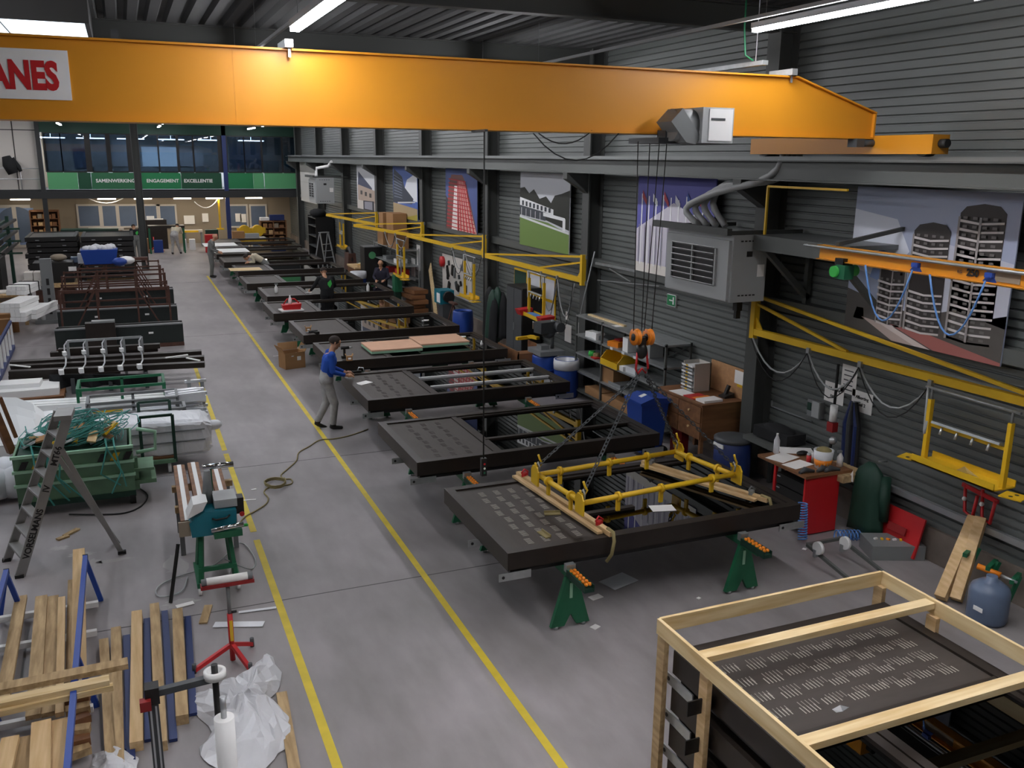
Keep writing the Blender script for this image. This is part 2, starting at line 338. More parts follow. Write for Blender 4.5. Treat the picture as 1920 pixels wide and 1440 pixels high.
# ================================================================ OVERHEAD CRANE
Y0 = 9.0; Z0, Z1 = 5.4, 6.05
cr = thing('overhead_crane', 'orange overhead travelling crane girder spanning the hall', 'crane', (0, Y0, Z0))
mb = MB(); XE, XT = 8.6, 7.38
mb.prism([(XL+.3, Y0, Z0), (XE, Y0, Z0), (XE, Y0, 5.68), (XT, Y0, Z1), (XL+.3, Y0, Z1)], (0, .32, 0))
obj('girder', mb, 'orange', cr)
obj('flange', MB().box((XL+.3, Y0-.05, Z0-.02), (XE, Y0+.37, Z0)), 'orange', cr)
obj('flange', MB().box((XL+.3, Y0-.05, Z1), (XT, Y0+.37, Z1+.018)), 'orange', cr)
obj('flange', MB().prism([(XT, Y0-.05, Z1), (XT, Y0-.05, Z1+.018), (XE+.02, Y0-.05, 5.698), (XE+.02, Y0-.05, 5.68)], (0, .42, 0)), 'orange', cr)
obj('end_plate', MB().box((XE, Y0-.04, Z0), (XE+.025, Y0+.36, 5.68)), 'orange', cr)
obj('weld_seam', MB().box((1.02, Y0-.002, Z0), (1.03, Y0, Z1)), 'orange', cr)
et = obj('end_carriage', MB().box((8.62, 8.05, 5.2), (8.88, 11.4, 5.42)), 'orange', cr)
for y in (8.25, 11.15): obj('wheel', MB().cyl((8.68, y, 5.29), (8.82, y, 5.29), .12, 16), 'grey_dk', et)
obj('buffer', MB().cyl((8.75, 8.05, 5.32), (8.75, 7.95, 5.32), .05, 12), 'rubber', et)
obj('gear_motor', MB().cyl((8.35, 8.98, 5.33), (8.75, 8.98, 5.33), .045, 12).box((8.3, 8.9, 5.28), (8.42, 9.06, 5.38)), 'grey_dk', cr)
sp = obj('sign_plate', MB().box((-2.1, Y0-.012, 5.55), (-.335, Y0-.001, 5.955)), 'white', cr)
text('CRANES', .31, frame3((-.425, Y0-.014, 5.64), (1, 0, 0), (0, 0, 1)), 'lettering', 'red', cr, bold=.014, align='RIGHT', sx=.7)
for i, px in enumerate((540, 1478)):
    q = FY(px, 95 if i == 0 else 148, Y0); br = obj('tube_bracket', MB().box((q.x-.045, Y0-.12, Z1+.02), (q.x+.03, Y0+.3, Z1+.09)).box((q.x-.01, Y0-.06, Z1-.06), (q.x+.015, Y0-.05, Z1+.02)), 'galv', cr)
q = FY(215, 65, Y0); obj('limit_switch', MB().box((q.x-.03, Y0, Z1), (q.x+.03, Y0+.06, Z1+.1)), 'grey_dk', cr)
# festoon cable under the girder
for a, b in (((1000, 250), (1160, 250)), ((1010, 250), (1110, 245))):
    p = FY(a[0], a[1], Y0-.03); q = FY(b[0], b[1], Y0-.03)
    obj('festoon_cable', MB().tube(sag(p, q, .28 if a[0] == 1000 else .12), .007, 6), 'rubber', cr)
pa = FY(908, 250, 8.72); pb = FY(931, 885, 8.72)
t = thing('crane_pendant', 'thin dark crane control cable hanging down beside the lifting frame', 'control cable', V(pa.x, 8.72, pb.z))
obj('cable', MB().cyl((pa.x, 8.72, pb.z+.16), (pa.x, 8.72, Z0-.02), .008, 6), 'rubber', t); obj('control_box', MB().cbox((pa.x, 8.72, pb.z+.08), (.06, .05, .2)), 'black', t); obj('support_arm', MB().bar((pa.x, 8.66, Z0-.03), (pa.x, Y0+.05, Z0-.03), .03, .02), 'grey_dk', t)
for k in range(3): obj('button', MB().cyl((pa.x, 8.69, pb.z+.02+.05*k), (pa.x, 8.685, pb.z+.02+.05*k), .012, 8), ['green', 'white', 'red'][k], t)
# hoist trolley on the near side of the girder
HX, HY = 5.62, 9.2
t = thing('hoist_trolley', 'grey electric rope hoist trolley hanging off the orange girder', 'hoist', (5.75, 8.75, 5.25))
mb = MB().cbox((5.98, 8.72, 5.47), (.4, .44, .37)); obj('motor_housing', mb, 'plastic_grey', t)
obj('cover_plate', MB().box((5.86, 8.49, 5.31), (6.16, 8.5, 5.64)), 'white', t)
obj('name_strip', MB().box((5.88, 8.486, 5.52), (6.06, 8.49, 5.545)), 'grey_dk', t)
obj('rope_drum', MB().cyl((5.52, 8.72, 5.47), (5.8, 8.72, 5.47), .17, 20), 'grey', t)
obj('rope_guide', MB().prism([(5.42, 8.55, 5.5), (5.56, 8.55, 5.64), (5.8, 8.55, 5.35), (5.74, 8.55, 5.27), (5.62, 8.55, 5.29)], (0, .3, 0)), 'grey', t)
obj('trolley_frame', MB().box((5.4, 8.75, 5.28), (6.2, 9.4, 5.34)).box((5.5, 8.78, 5.3), (5.6, 8.95, 5.42)).box((6.0, 8.78, 5.3), (6.1, 8.95, 5.42)), 'grey_dk', t)
blk = FY(1204, 632, HY)
# hook block with ropes
t = thing('hook_block', 'orange twin-sheave hook block on steel ropes carrying red chain shackle', 'hook', (blk.x, HY, blk.z-.5))
for i, (xt, xb) in enumerate(((1196, 1188), (1218, 1203), (1236, 1208), (1250, 1222))):
    a = FY(xt, 275, HY-.15); b = FY(xb, 620, HY-.05+.03*i); obj('wire_rope', MB().cyl((a.x, a.y, 5.3), b, .0055, 6), 'black', t)
for px in (1192, 1216):
    c = FY(px, 632, HY); sh = obj('sheave', MB().lathe([(.035, -.03), (.1, -.03), (.1, -.022), (.088, -.01), (.088, .01), (.1, .022), (.1, .03), (.035, .03)], (c.x, c.y, c.z), 24, axis='x'), 'orange_roller', t)
    obj('bearing', MB().lathe([(.005, -.036), (.045, -.036), (.045, .036), (.005, .036)], c, 16, axis='x'), 'black', sh)
c = FY(1204, 634, HY); obj('axle', MB().cyl(c-V(.14, 0, 0), c+V(.14, 0, 0), .022, 12).cbox(c-V(0, 0, .1), (.07, .08, .2)), 'black', t)
c = FY(1203, 658, HY); obj('swivel_body', MB().ball(c, (.07, .07, .1), 16), 'black', t)
sk_ = MB(); A = FY(1196, 655, HY); B = FY(1212, 655, HY); A2 = FY(1192, 692, HY); B2 = FY(1215, 690, HY)
obj('shackle', sk_.tube([A, A2, A2+V(.03, 0, -.06), (A2+B2)/2+V(0, 0, .0), B2+V(-.03, 0, -.06), B2, B], .014, 8), 'red', t)
top = FY(1204, 700, HY)
# lifting frame (yellow tubes)
LZ = 1.3; cs = [V(4.45, 9.66, LZ), V(4.53, 8.6, LZ), V(6.72, 8.78, LZ), V(6.55, 9.82, LZ)]
for i, c in enumerate(cs):   # four chain legs, parts of the hook block thing
    a = top + V(-.05 if i < 2 else .05, 0, -.02); b = c + V(0, 0, .12); L = (b-a).length; n = int(L/.052); d = (b-a).normalized(); mb = MB()
    for k in range(n):
        mb.link(a.lerp(b, (k+.5)/n), d, (0, 1, .3) if k % 2 else (d.y+.2, .5-d.x, .3), .07, .042, .0065, 5)
    ch = obj('chain_leg', mb, 'grey_dk', t); ch['label'] = 'dark steel lifting chain'
    obj('chain_hook', MB().tube([b+V(0, 0, .14), b+V(.02, 0, .08), b+V(.05, 0, .03), b+V(.02, 0, -.02), b+V(-.03, 0, .0), b+V(-.04, 0, .04)], .014, 8), 'yellow', t)
t = thing('lifting_frame', 'yellow tubular lifting frame chained over the nearest bronze panel', 'lifting frame', (5.58, 9.2, .97))
for i in range(4):
    a, b = cs[i], cs[(i+1) % 4]; tb = obj('frame_tube', MB().cyl(a, b, .032, 16), 'yellow', t); d = (b-a).normalized(); s = d.cross(V(0, 0, 1))
    for u in ((.22, .5, .85) if (b-a).length > 1.5 else (.25, .75)):
        c = a.lerp(b, u); obj('clamp_collar', MB().cyl(c-d*.018, c+d*.018, .058, 16), 'yellow', tb)
        obj('clamp_peg', MB().cbox(c-V(0, 0, .1), (.05, .03, .15), rz=math.atan2(d.y, d.x)), 'yellow', tb)
for i, c in enumerate(cs):
    o = V(-.05 if i < 2 else .05, 0, 0)
    pl = obj('corner_plate', MB().prism([c+o+V(0, -.1, -.12), c+o+V(0, .1, -.12), c+o+V(0, .1, .06), c+o+V(0, .05, .12), c+o+V(0, -.05, .12), c+o+V(0, -.1, .06)], (.02, 0, 0)), 'yellow', t)
    obj('shackle', MB().tube([c+V(.0, -.03, .05), c+V(0, -.04, .12), c+V(0, 0, .16), c+V(0, .04, .12), c+V(0, .03, .05)], .012, 8), 'galv', pl)
# ================================================================ FACADE PANELS ON TRESTLES
PL, PW, PT, PB = 3.95, 2.15, .96, .76
def make_panel(rowslots=True):
    t = thing('facade_panel', 'x', 'facade panel', (0, 0, 0), 0)
    def p(n, mb, m, par=t): return obj(n, mb, m, par, world=False)
    fr = .11
    for n, lo, hi in (('frame_rail', (0, 0, PB), (PL, fr, PT)), ('frame_rail', (0, PW-fr, PB), (PL, PW, PT)), ('frame_stile', (0, fr, PB), (fr, PW-fr, PT)), ('frame_stile', (PL-fr, fr, PB), (PL, PW-fr, PT)), ('mullion', (1.2, fr, PB), (1.29, PW-fr, PT-.005))):
        p(n, MB().box(lo, hi), 'bronze')
    for lo, hi in (((.05, .05, PB-.07), (PL-.05, .11, PB)), ((.05, PW-.11, PB-.07), (PL-.05, PW-.05, PB)), ((.05, .11, PB-.07), (.11, PW-.11, PB))): p('lower_flange', MB().box(lo, hi), 'black')
    p('cover_sheet', MB().box((fr, fr, PB+.05), (1.2, PW-fr, PT-.022)), 'bronze_light')
    p('rebate', MB().box((1.29, fr, PT-.06), (1.35, PW-fr, PT-.02)).box((PL-fr-.06, fr, PT-.06), (PL-fr, PW-fr, PT-.02)).box((1.35, fr, PT-.06), (PL-fr-.06, fr+.06, PT-.02)).box((1.35, PW-fr-.06, PT-.06), (PL-fr-.06, PW-fr, PT-.02)), 'bronze')
    p('glass_pane', MB().box((1.35, fr+.06, PT-.055), (PL-fr-.06, PW-fr-.06, PT-.045)), 'glass')
    p('backing_sheet', MB().box((1.29, fr, PB+.0), (PL-fr, PW-fr, PB+.012)), 'black')
    for x, y, w, d in ((-.1, .0, .38, .012), (-.1, PW*.45, .25, .012), (PL-.3, 0, .38, .012)):
        lg = p('mounting_lug', MB().box((x, y, PB-.12), (x+w, y+d, PB-.03)), 'galv'); p('lug_hole', MB().cyl((x+.05, y-.004, PB-.075), (x+.05, y+.003, PB-.075), .018, 10), 'black', lg)
    return t
def make_trestle():
    t = thing('trestle', 'x', 'trestle', (0, 0, 0), 0)
    def p(n, mb, m, par=t): return obj(n, mb, m, par, world=False)
    for y in (0, 2.2):
        # A-plate with a triangular cut at the foot
        o = [(-.07, .58), (.07, .58), (.24, 0), (.075, 0), (0, .14), (-.075, 0), (-.24, 0)]
        mb = MB(); P_ = [(x, y, z+.03) for x, z in o]; k = len(P_)
        tris = [(0, 5, 6), (0, 4, 5), (0, 1, 4), (1, 3, 4), (1, 2, 3)]
        Q_ = [(x, yy+.05, z) for x, yy, z in P_]
        mb.add(P_+Q_, [tuple(reversed(f_)) for f_ in tris]+[tuple(i+k for i in f_) for f_ in tris]+[(i, (i+1) % k, (i+1) % k+k, i+k) for i in range(k)])
        a = p('leg_plate', mb, 'green')
        for x in (-.17, .17): p('foot', MB().cyl((x, y+.025, 0), (x, y+.025, .035), .03, 10), 'galv', a)
        p('label_strip', MB().box((-.02, y-.004, .36), (.015, y, .54)), 'mint', a)
    p('top_beam', MB().box((-.05, -.3, .6), (.05, 2.45, .69)), 'green')
    rb_ = p('roller_tray', MB().box((-.06, -.42, .62), (.06, .02, .66)).box((-.06, -.42, .66), (-.05, .02, .7)).box((.05, -.42, .66), (.06, .02, .7)), 'green_dk')
    for k in range(6):
        for x in (-.022, .022): p('roller', MB().ball((x, -.38+.07*k, .7), (.02, .028, .022), 8), 'orange_roller', rb_)
    p('clamp', MB().box((-.055, .02, .66), (.055, .09, .75)), 'galv')
    return t
PY = [8.34, 11.58, 15.1, 18.4, 21.5, 24.86, 28.06, 31.2, 34.75, 37.95, 41.2, 44.2, 46.9]
PX = [3.5, 3.47, 3.65, 3.72, 3.68, 3.48, 3.77, 3.55, 3.67, 3.49, 3.5, 3.75, 3.9]
PLAB = ['bronze facade panel under the yellow lifting frame', 'bronze facade panel between lifting frame and the panel with twin silver strips', 'bronze facade panel with twin silver strips across its glass',
  'bronze facade panel carrying two pink insulation boards', 'bronze facade panel with a screwdriver on its cover sheet', 'bronze facade panel carrying a red carrier tray', 'dark facade panel with two white spray bottles on it',
  'dark facade panel behind the bald worker', 'dark facade panel carrying a yellowish cut sheet', 'dark facade panel under the bent worker in cream', 'dark facade panel beside the standing worker in grey', 'dark facade panel beside two stacked white sheets', 'dark facade panel closest to the brown shelf rack']
P0 = make_panel(); T0 = make_trestle()
for i in range(13):
    o = P0 if i == 0 else dup(P0, (PX[i], PY[i], 0))
    o.location = (PX[i], PY[i], 0); o.matrix_basis = Matrix.Translation((PX[i], PY[i], 0)); o['label'] = PLAB[i]
    for j, dx in enumerate((.72, 3.05)):
        t = T0 if i == j == 0 else dup(T0, None)
        t.location = (PX[i]+dx, PY[i]-.12, 0)
        where = PLAB[i].split('facade panel ')[1]
        t['label'] = ('green trestle, cover sheet end, panel ', 'green trestle, glass end, panel ')[j] + where
        t['group'] = 'green trestles under the panels'
panels = sorted([o for o in C.objects if o.name.startswith('facade_panel')], key=lambda o: o.location.y)
def on(i, x, y): return V(PX[i]+x, PY[i]+y, PT)      # a point on panel i
# slots on the two nearest cover sheets
def slots(i, rows, cols, gx, gy, x0, y0, m='slot'):
    mb = MB()
    for r in range(rows):
        for c_ in range(cols):
            for k in range(5):
                x = PX[i]+x0+gx*r+.03*(c_ % 2); y = PY[i]+y0+gy*c_+.032*k; mb.box((x, y, PT-.0215), (x+.075, y+.007, PT-.0195))
    o = obj('slot_pattern', mb, m, panels[i]); o['kind'] = 'stuff'
slots(0, 4, 8, .2, .22, .33, .2); slots(1, 3, 8, .24, .22, .35, .2, 'bronze'); slots(2, 3, 8, .24, .22, .35, .2, 'bronze')
# sub-frames inside panel glass fields
for i in range(0, 2):
    obj('transom', MB().box((PX[i]+1.29, PY[i]+.72, PT-.05), (PX[i]+(2.0 if i == 0 else PL-.11), PY[i]+.8, PT-.012)), 'bronze', panels[i])
for y in (.62, 1.35):
    o = obj('silver_strip', MB().box((PX[2]+1.36, PY[2]+y, PT-.045), (PX[2]+PL-.15, PY[2]+y+.06, PT-.01)), 'strip_silver', panels[2]); o['label'] = 'bright silver strip across dark glass'
# ---- things lying on the panels
def sheet(lab, p, w, d, rz, m='paper', h=.003, name='paper_sheet', cat='paper'):
    return one(name, lab, cat, MB().cbox(p+V(0, 0, h/2+.0005), (w, d, h), rz), m)
sheet('white paper sheet lying on glass inside the lifting frame panel', G(1242, 953, PT-.043), .3, .2, -.25)
sheet('white paper sheet lying on the panel beside the worker in blue', G(682, 718, PT-.02), .3, .2, .5)
sheet('small white card on the glass of the second panel', G(840, 807, PT-.043), .14, .09, .2)
sheet('yellowish cut sheet lying on a dark panel', G(460, 505, PT), 1.15, .9, 0, 'wood_pale', .012, 'cut_sheet', 'sheet')
for k, (px, py) in enumerate(((432, 470), (412, 459))):
    sheet(['white glossy sheet over the panel beside the grey worker', 'white glossy sheet closest to the red bin at the far end'][k], G(px, py, PT), 1.5, 1.7, 0, 'white', .02, 'white_sheet', 'sheet')
# timber beams under the lifting frame, with straps
for k, (a, b) in enumerate((((972, 887), (1148, 1002)), ((1205, 866), (1440, 938)))):
    p = G(*a, PT+.03); q = G(*b, PT+.03)
    t = thing('timber_beam', ['timber beam strapped across the panel near its slotted cover sheet', 'timber beam strapped across the glass beyond the lifting frame corner plates'][k], 'timber', (p+q)/2)
    obj('plank', MB().bar(p, q, .07, .055), 'wood', t); d = (q-p).normalized(); s = d.cross(V(0, 0, 1))
    obj('plank', MB().bar(p+s*.085+d*.05+V(0, 0, -.012), q+s*.085-d*.12+V(0, 0, -.012), .07, .03), 'wood', t)
    obj('strap', MB().tube([q-d*.1+V(0, 0, .035), q+d*.02+V(0, 0, .03), q+d*.06+V(-.01, 0, -.06), q+d*.05+V(-.03, 0, -.22), q+d*.0+V(-.06, 0, -.32)], .022, 6), 'strap', t)
    for u in (.08, .88):
        c = p.lerp(q, u)+V(0, 0, .04); obj('ratchet', MB().cbox(c, (.09, .05, .05), .6).tube([c+V(-.05, 0, .02), c+V(0, .02, .07), c+V(.05, 0, .03)], .012, 6), ['red', 'grey'][k], t)
for k, (px, py, rz) in enumerate(((1036, 964, 1.3), (1020, 1003, .1))):
    p = G(px, py, PT-.02); one('metal_offcut', ['beige metal offcut beside the strapped timber beam', 'beige metal offcut standing upright on the slotted sheet'][k], 'offcut', MB().cbox(p+V(0, 0, .006), (.07, .2, .012), rz).cbox(p+V(0, 0, .02)+V(.03*math.cos(rz), .03*math.sin(rz), 0), (.012, .2, .03), rz), 'strap')
# insulation boards
for k, (x, y) in enumerate(((.95, .45), (2.15, .72))):
    t = thing('insulation_board', ['pink insulation board on panel, closer to the worker in blue', 'pink insulation board on panel, closer to the blue barrel'][k], 'board', on(3, x, y))
    p = on(3, x, y); obj('core', MB().box(p+V(0, 0, .001), p+V(1.15, .95, .055)), 'mint', t); obj('facing', MB().box(p+V(-.004, -.004, .055), p+V(1.154, .954, .085)), 'insul_pink', t)
# worker's tools on panels
def driver(lab, p, lying):
    t = thing('cordless_driver', lab, 'power tool', p)
    if lying: obj('body', MB().cyl(p+V(-.12, 0, .04), p+V(.1, .03, .04), .035, 12), 'black', t); obj('grip', MB().cbox(p+V(.03, -.07, .03), (.04, .14, .04), .3), 'black', t); obj('battery', MB().cbox(p+V(.06, -.14, .035), (.09, .07, .06), .3), 'black', t); obj('chuck', MB().cyl(p+V(-.12, 0, .04), p+V(-.19, -.01, .04), .016, 10, .008), 'galv', t)
    else: obj('battery', MB().cbox(p+V(0, 0, .03), (.12, .09, .06)), 'black', t); obj('grip', MB().cbox(p+V(0, 0, .13), (.045, .05, .15)), 'black', t); obj('body', MB().cyl(p+V(-.07, 0, .23), p+V(.1, 0, .23), .035, 12), 'black', t); obj('chuck', MB().cyl(p+V(.1, 0, .23), p+V(.17, 0, .23), .018, 10, .01), 'galv', t)
def screwbox(lab, p):
    t = thing('screw_box', lab, 'box', p)
    obj('carton', MB().box(p+V(-.06, -.04, 0), p+V(.06, .04, .1)), 'cardboard', t); obj('flap', MB().cbox(p+V(-.07, 0, .12), (.01, .08, .05), ry=-.4), 'cardboard_in', t); obj('flap', MB().cbox(p+V(.07, 0, .12), (.01, .08, .05), ry=.4), 'cardboard_in', t); obj('paper_label', MB().box(p+V(-.03, -.042, .03), p+V(.03, -.0405, .07)), 'paper', t)
driver('black cordless driver standing on a panel behind the worker in blue', G(646, 672, PT), False)
screwbox('small open cardboard screw box beside the standing cordless driver', G(655, 676, PT))
driver('black cordless driver lying beside a small screw box', G(588, 625, PT), True)
screwbox('small open screw box beside the lying cordless driver', G(578, 621, PT))
p = G(668, 699, PT); t = thing('caulking_tool', 'grey metal clamp tool under the hands of the worker in blue', 'tool', p)
obj('handle', MB().cbox(p+V(0, 0, .02), (.2, .04, .04)), 'black', t); obj('bow', MB().tube([p+V(.02, 0, .03), p+V(.06, .02, .1), p+V(.14, 0, .09), p+V(.15, -.02, .02)], .012, 6), 'alu', t)
p = G(690, 700, PT-.02); t = thing('pliers', 'black pliers lying beside the paper sheet', 'tool', p)
obj('handle', MB().tube([p, p+V(.12, -.04, .01), p+V(.26, -.03, .01)], .012, 6).tube([p, p+V(.1, .03, .01), p+V(.22, .06, .01)], .012, 6), 'black', t); obj('jaw', MB().cbox(p+V(-.04, .01, .01), (.09, .04, .02), -.2), 'alu', t)
# red carrier tray with bottle on panel 6
p = G(546, 582, PT); t = thing('carrier_tray', 'red plastic carrier tray with white bottle standing on a panel', 'tray', p)
obj('base_board', MB().cbox(p+V(0, 0, .02), (.62, .42, .035), .1), 'white', t)
obj('tub', MB().prism([p+V(-.22, -.13, .04), p+V(.24, -.13, .04), p+V(.27, -.15, .2), p+V(-.25, -.15, .17)], (0, .28, 0)), 'red', t)
obj('handle', MB().tube([p+V(-.2, 0, .18), p+V(-.1, 0, .32), p+V(.1, 0, .32), p+V(.22, 0, .2)], .02, 6), 'red', t)
obj('bottle', MB().lathe([(.05, .15), (.05, .32), (.02, .38), (.02, .42)], p+V(-.02, .0, 0), 12), 'white', t)
def spray(lab, p):
    t = thing('spray_bottle', lab, 'bottle', p)
    obj('bottle', MB().lathe([(.045, 0), (.05, .02), (.05, .16), (.02, .22), (.02, .25)], p, 14), 'white', t); obj('spray_head', MB().cbox(p+V(.01, 0, .27), (.1, .04, .04)).cyl(p+V(.02, 0, .22), p+V(.02, 0, .26), .018, 8), 'grey', t)
spray('white spray bottle closer to the floor aisle', G(518, 549, PT)); spray('white spray bottle standing before the bald worker', G(690, 546, PT))
for lab, px, py, i in (('white plastic packet on the glass behind the black-clad worker', 578, 549, 6), ('white packet on the glass near the blue barrel', 797, 602, 4), ('white packet beside the pink insulation board', 866, 633, 3)):
    p = G(px, py, PT); one('plastic_packet', lab, 'packet', MB().cbox(p+V(0, 0, .012), (.16, .07, .02), .2).cbox(p+V(.05, .06, .012), (.14, .05, .02), -.3), 'white')
p = G(903, 648, PT); one('small_bottle', 'small white bottle at the far end of the board-carrying panel', 'bottle', MB().lathe([(.03, 0), (.035, .05), (.015, .09), (.012, .12)], p, 10), 'white')
# open carton on the floor
p = G(548, 688); t = thing('cardboard_box', 'open cardboard box on floor beside the trestles', 'box', p, .25)
W_, D_, H_ = .52, .42, .4
obj('carton', MB().box((-W_/2, -D_/2, 0), (W_/2, -D_/2+.01, H_)).box((-W_/2, D_/2-.01, 0), (W_/2, D_/2, H_)).box((-W_/2, -D_/2, 0), (-W_/2+.01, D_/2, H_)).box((W_/2-.01, -D_/2, 0), (W_/2, D_/2, H_)).box((-W_/2, -D_/2, 0), (W_/2, D_/2, .01)), 'cardboard', t, world=False)
obj('flap', MB().cbox((-W_/2-.05, 0, H_+.08), (.01, D_, .2), ry=-.5), 'cardboard', t, world=False); obj('flap', MB().cbox((W_/2+.05, 0, H_+.08), (.01, D_, .2), ry=.5), 'cardboard_in', t, world=False); obj('flap', MB().cbox((0, D_/2+.02, H_+.1), (W_, .01, .2), rx=.1), 'cardboard_in', t, world=False)
obj('packing_paper', MB().cbox((.05, -.05, H_-.08), (.35, .28, .02), .2), 'paper', t, world=False); obj('paper_label', MB().box((.05, -D_/2-.002, .2), (.15, -D_/2, .3)), 'paper', t, world=False)
# floor litter near panels
for k, (px, py, w_, d_, rz, m, lab) in enumerate(((1160, 1090, .42, .28, .3, 'film', 'translucent plastic sheet on floor between the nearest trestles'), (1117, 1120, .16, .1, .2, 'paper', 'beige scrap lying beside a trestle foot'), (1116, 1176, .1, .08, .4, 'paper', 'beige scrap at the foot of the nearest trestle'), (1310, 1122, .05, .04, .3, 'paper', 'tiny white scrap near the timber crate'), (1508, 1030, .06, .05, .5, 'paper', 'crumpled white scrap near the dolly'), (465, 938, .24, .03, -.15, 'paper', 'white strip of paper by the yellow line'), (476, 918, .08, .04, .2, 'paper', 'tiny white scrap beside the floor cable'), (523, 667, .3, .03, .1, 'paper', 'white strip near the cardboard box'))):
    p = G(px, py); one('floor_scrap', lab, 'scrap', MB().cbox(p+V(0, 0, .004), (w_, d_, .006), rz), m)
# extension cable snaking on the floor
pix = [(690, 806), (655, 818), (625, 824), (600, 826), (580, 838), (560, 850), (556, 865), (540, 880), (527, 892), (533, 899), (546, 900), (547, 908), (530, 912), (505, 915), (495, 924), (503, 935), (498, 947), (478, 960), (460, 970), (447, 985)]
mb = MB().tube(spline([G(x, y)+V(0, 0, .012) for x, y in pix]), .011, 6)
c0 = G(517, 910); mb.tube([c0+V(.16*math.cos(a)*(1+.12*math.sin(3*a)), .22*math.sin(a), .015+.003*a) for a in [k*.45 for k in range(44)]], .009, 6)
one('extension_cable', 'pale green extension cable snaking across aisle with a small coil', 'cable', mb, 'strap')
# ================================================================ TIMBER CRATE WITH STACKED PANELS
CX0, CX1, CY0, CY1, CZ = 3.58, 5.86, 1.2, 5.47, 1.62
t = thing('timber_crate', 'open pale timber crate frame around a stack of bronze panels', 'crate', ((CX0+CX1)/2, (CY0+CY1)/2, 0))
for a, b in (((CX0, CY0, CZ-.06), (CX0, CY1, CZ-.06)), ((CX1, CY0, CZ-.06), (CX1, CY1, CZ-.06))): obj('side_board', MB().bar(a, b, .028, .125), 'wood_pale_y', t)
for y in (CY0, CY1): obj('end_board', MB().bar((CX0+.014, y, CZ-.06), (CX1-.014, y, CZ-.06), .028, .125), 'wood_pale', t)
for y in (4.92, 3.83, 2.5): obj('cross_batten', MB().box((CX0+.02, y-.05, CZ-.065), (CX1-.02, y+.05, CZ-.015)), 'wood_pale', t)
for x in (CX0+.035, CX1-.035):
    for y in (CY1-.03, 4.86, 3.72, 2.45, CY0+.03): obj('post', MB().box((x-.022, y-.05, .1), (x+.022, y+.05, CZ-.12)), 'wood_old' if y > 5 else 'wood', t)
for y in (1.3, 2.6, 4.0, 5.3): obj('skid', MB().box((CX0-.05, y-.05, 0), (CX1+.05, y+.05, .1)), 'wood_x', t)
p = V(5.0, 3.78, CZ-.014); one('tape_scrap', 'crumpled silver tape scrap stuck on crate batten', 'scrap', MB().add([G(1560, 1330, CZ-.01), G(1575, 1322, CZ+.02), G(1592, 1326, CZ-.01), G(1580, 1334, CZ+.01), G(1568, 1336, CZ)], [(0, 1, 3, 4), (1, 2, 3)]), 'alu')
for k in range(4):
    o = dup(P0, None, 0); z = .42-.325*k
    o.location = (CX0+.09, 5.37, z); o.rotation_euler = (0, 0, -PI/2)
    o['label'] = 'bronze facade panel lying uppermost in the timber crate' if k == 0 else ['', 'bronze facade panel second from the top in the timber crate', 'bronze facade panel third from the top in the timber crate', 'bronze facade panel at the bottom of the timber crate'][k]
    if k: o['group'] = 'panels stacked inside the timber crate'
    if k == 0:
        o.matrix_basis = Matrix.Translation(o.location) @ Matrix.Rotation(-PI/2, 4, 'Z'); mb = MB()
        for r in range(4):
            for c_ in range(7):
                for j in range(5): mb.box((.3+.2*r, .2+.25*c_+.034*j, PT-.0215), (.375+.2*r, .206+.25*c_+.034*j, PT-.0195))
        s = obj('slot_pattern', mb, 'slot_dim', o, world=False); s['kind'] = 'stuff'
        for x0, x1 in ((1.29, 2.3), (2.38, 3.7)): obj('transom', MB().box((x0, .62, PT-.05), (x1, .7, PT-.01)), 'bronze', o, world=False)
        obj('mullion', MB().box((2.3, .11, PT-.05), (2.38, 2.04, PT-.008)), 'bronze', o, world=False)
    for x in (.5, 1.7):
        lg = MB().box((x, -.2, PB-.02), (x+.012, .0, PB+.1)); obj('side_bracket', lg, 'black', o, world=False)
# ================================================================ RIGHT WALL EQUIPMENT
# wall-mounted swing jibs
def jib(lab, post_px, tip, zt, zb, Xp=9.05, brace=.5, dirn=1):
    """post on a column; arm swings along the wall to tip (world)"""
    p = WX(post_px[0], post_px[1], Xp); y = p.y
    t = thing('wall_jib_crane', lab, 'jib crane', (Xp, y, zb), 0)
    obj('post', MB().box((Xp-.05, y-.05, zb-.06), (Xp+.05, y+.05, zt+.04)), 'yellow', t)
    a = V(Xp, y, zb+.05); b = V(*tip); d = (b-a); 
    obj('arm', MB().bar(a, b, .09, .1), 'yellow', t)
    obj('tie_rod', MB().bar((Xp, y, zt), a.lerp(b, .97)+V(0, 0, .05), .045, .045), 'yellow', t)
    obj('brace', MB().bar((Xp, y, zt-.12), a.lerp(b, .38)+V(0, 0, .05), .04, .04), 'yellow', t)
    obj('gusset', MB().prism([a+V(-.01, 0, .04), a+d.normalized()*.22+V(-.01, 0, .04), a+V(-.01, 0, .3)], (.02, 0, 0)), 'yellow', t)
    for z in (zt, zb): obj('hinge_bracket', MB().box((Xp+.03, y-.07, z-.05), (9.12, y+.07, z+.03)), 'grey', t)
    return t, a, b
J4 = jib('yellow wall jib next to the shelf rack column', (1093, 500), (8.72, 22.6, 2.6), 3.06, 2.5)
J3 = jib('yellow wall jib over the white tool board', (908, 455), (8.5, 29.0, 2.62), 3.02, 2.5)
J2 = jib('yellow wall jib in front of stacked cardboard cartons', (792, 425), (7.95, 34.2, 2.6), 3.0, 2.5)
J1 = jib('yellow wall jib under the far grey heater', (706, 405), (8.2, 40.5, 2.62), 3.0, 2.5)
J5 = jib('long yellow wall jib below the large tower poster', (1416, 585), (9.1, 6.2, 2.53), 3.05, 2.43)
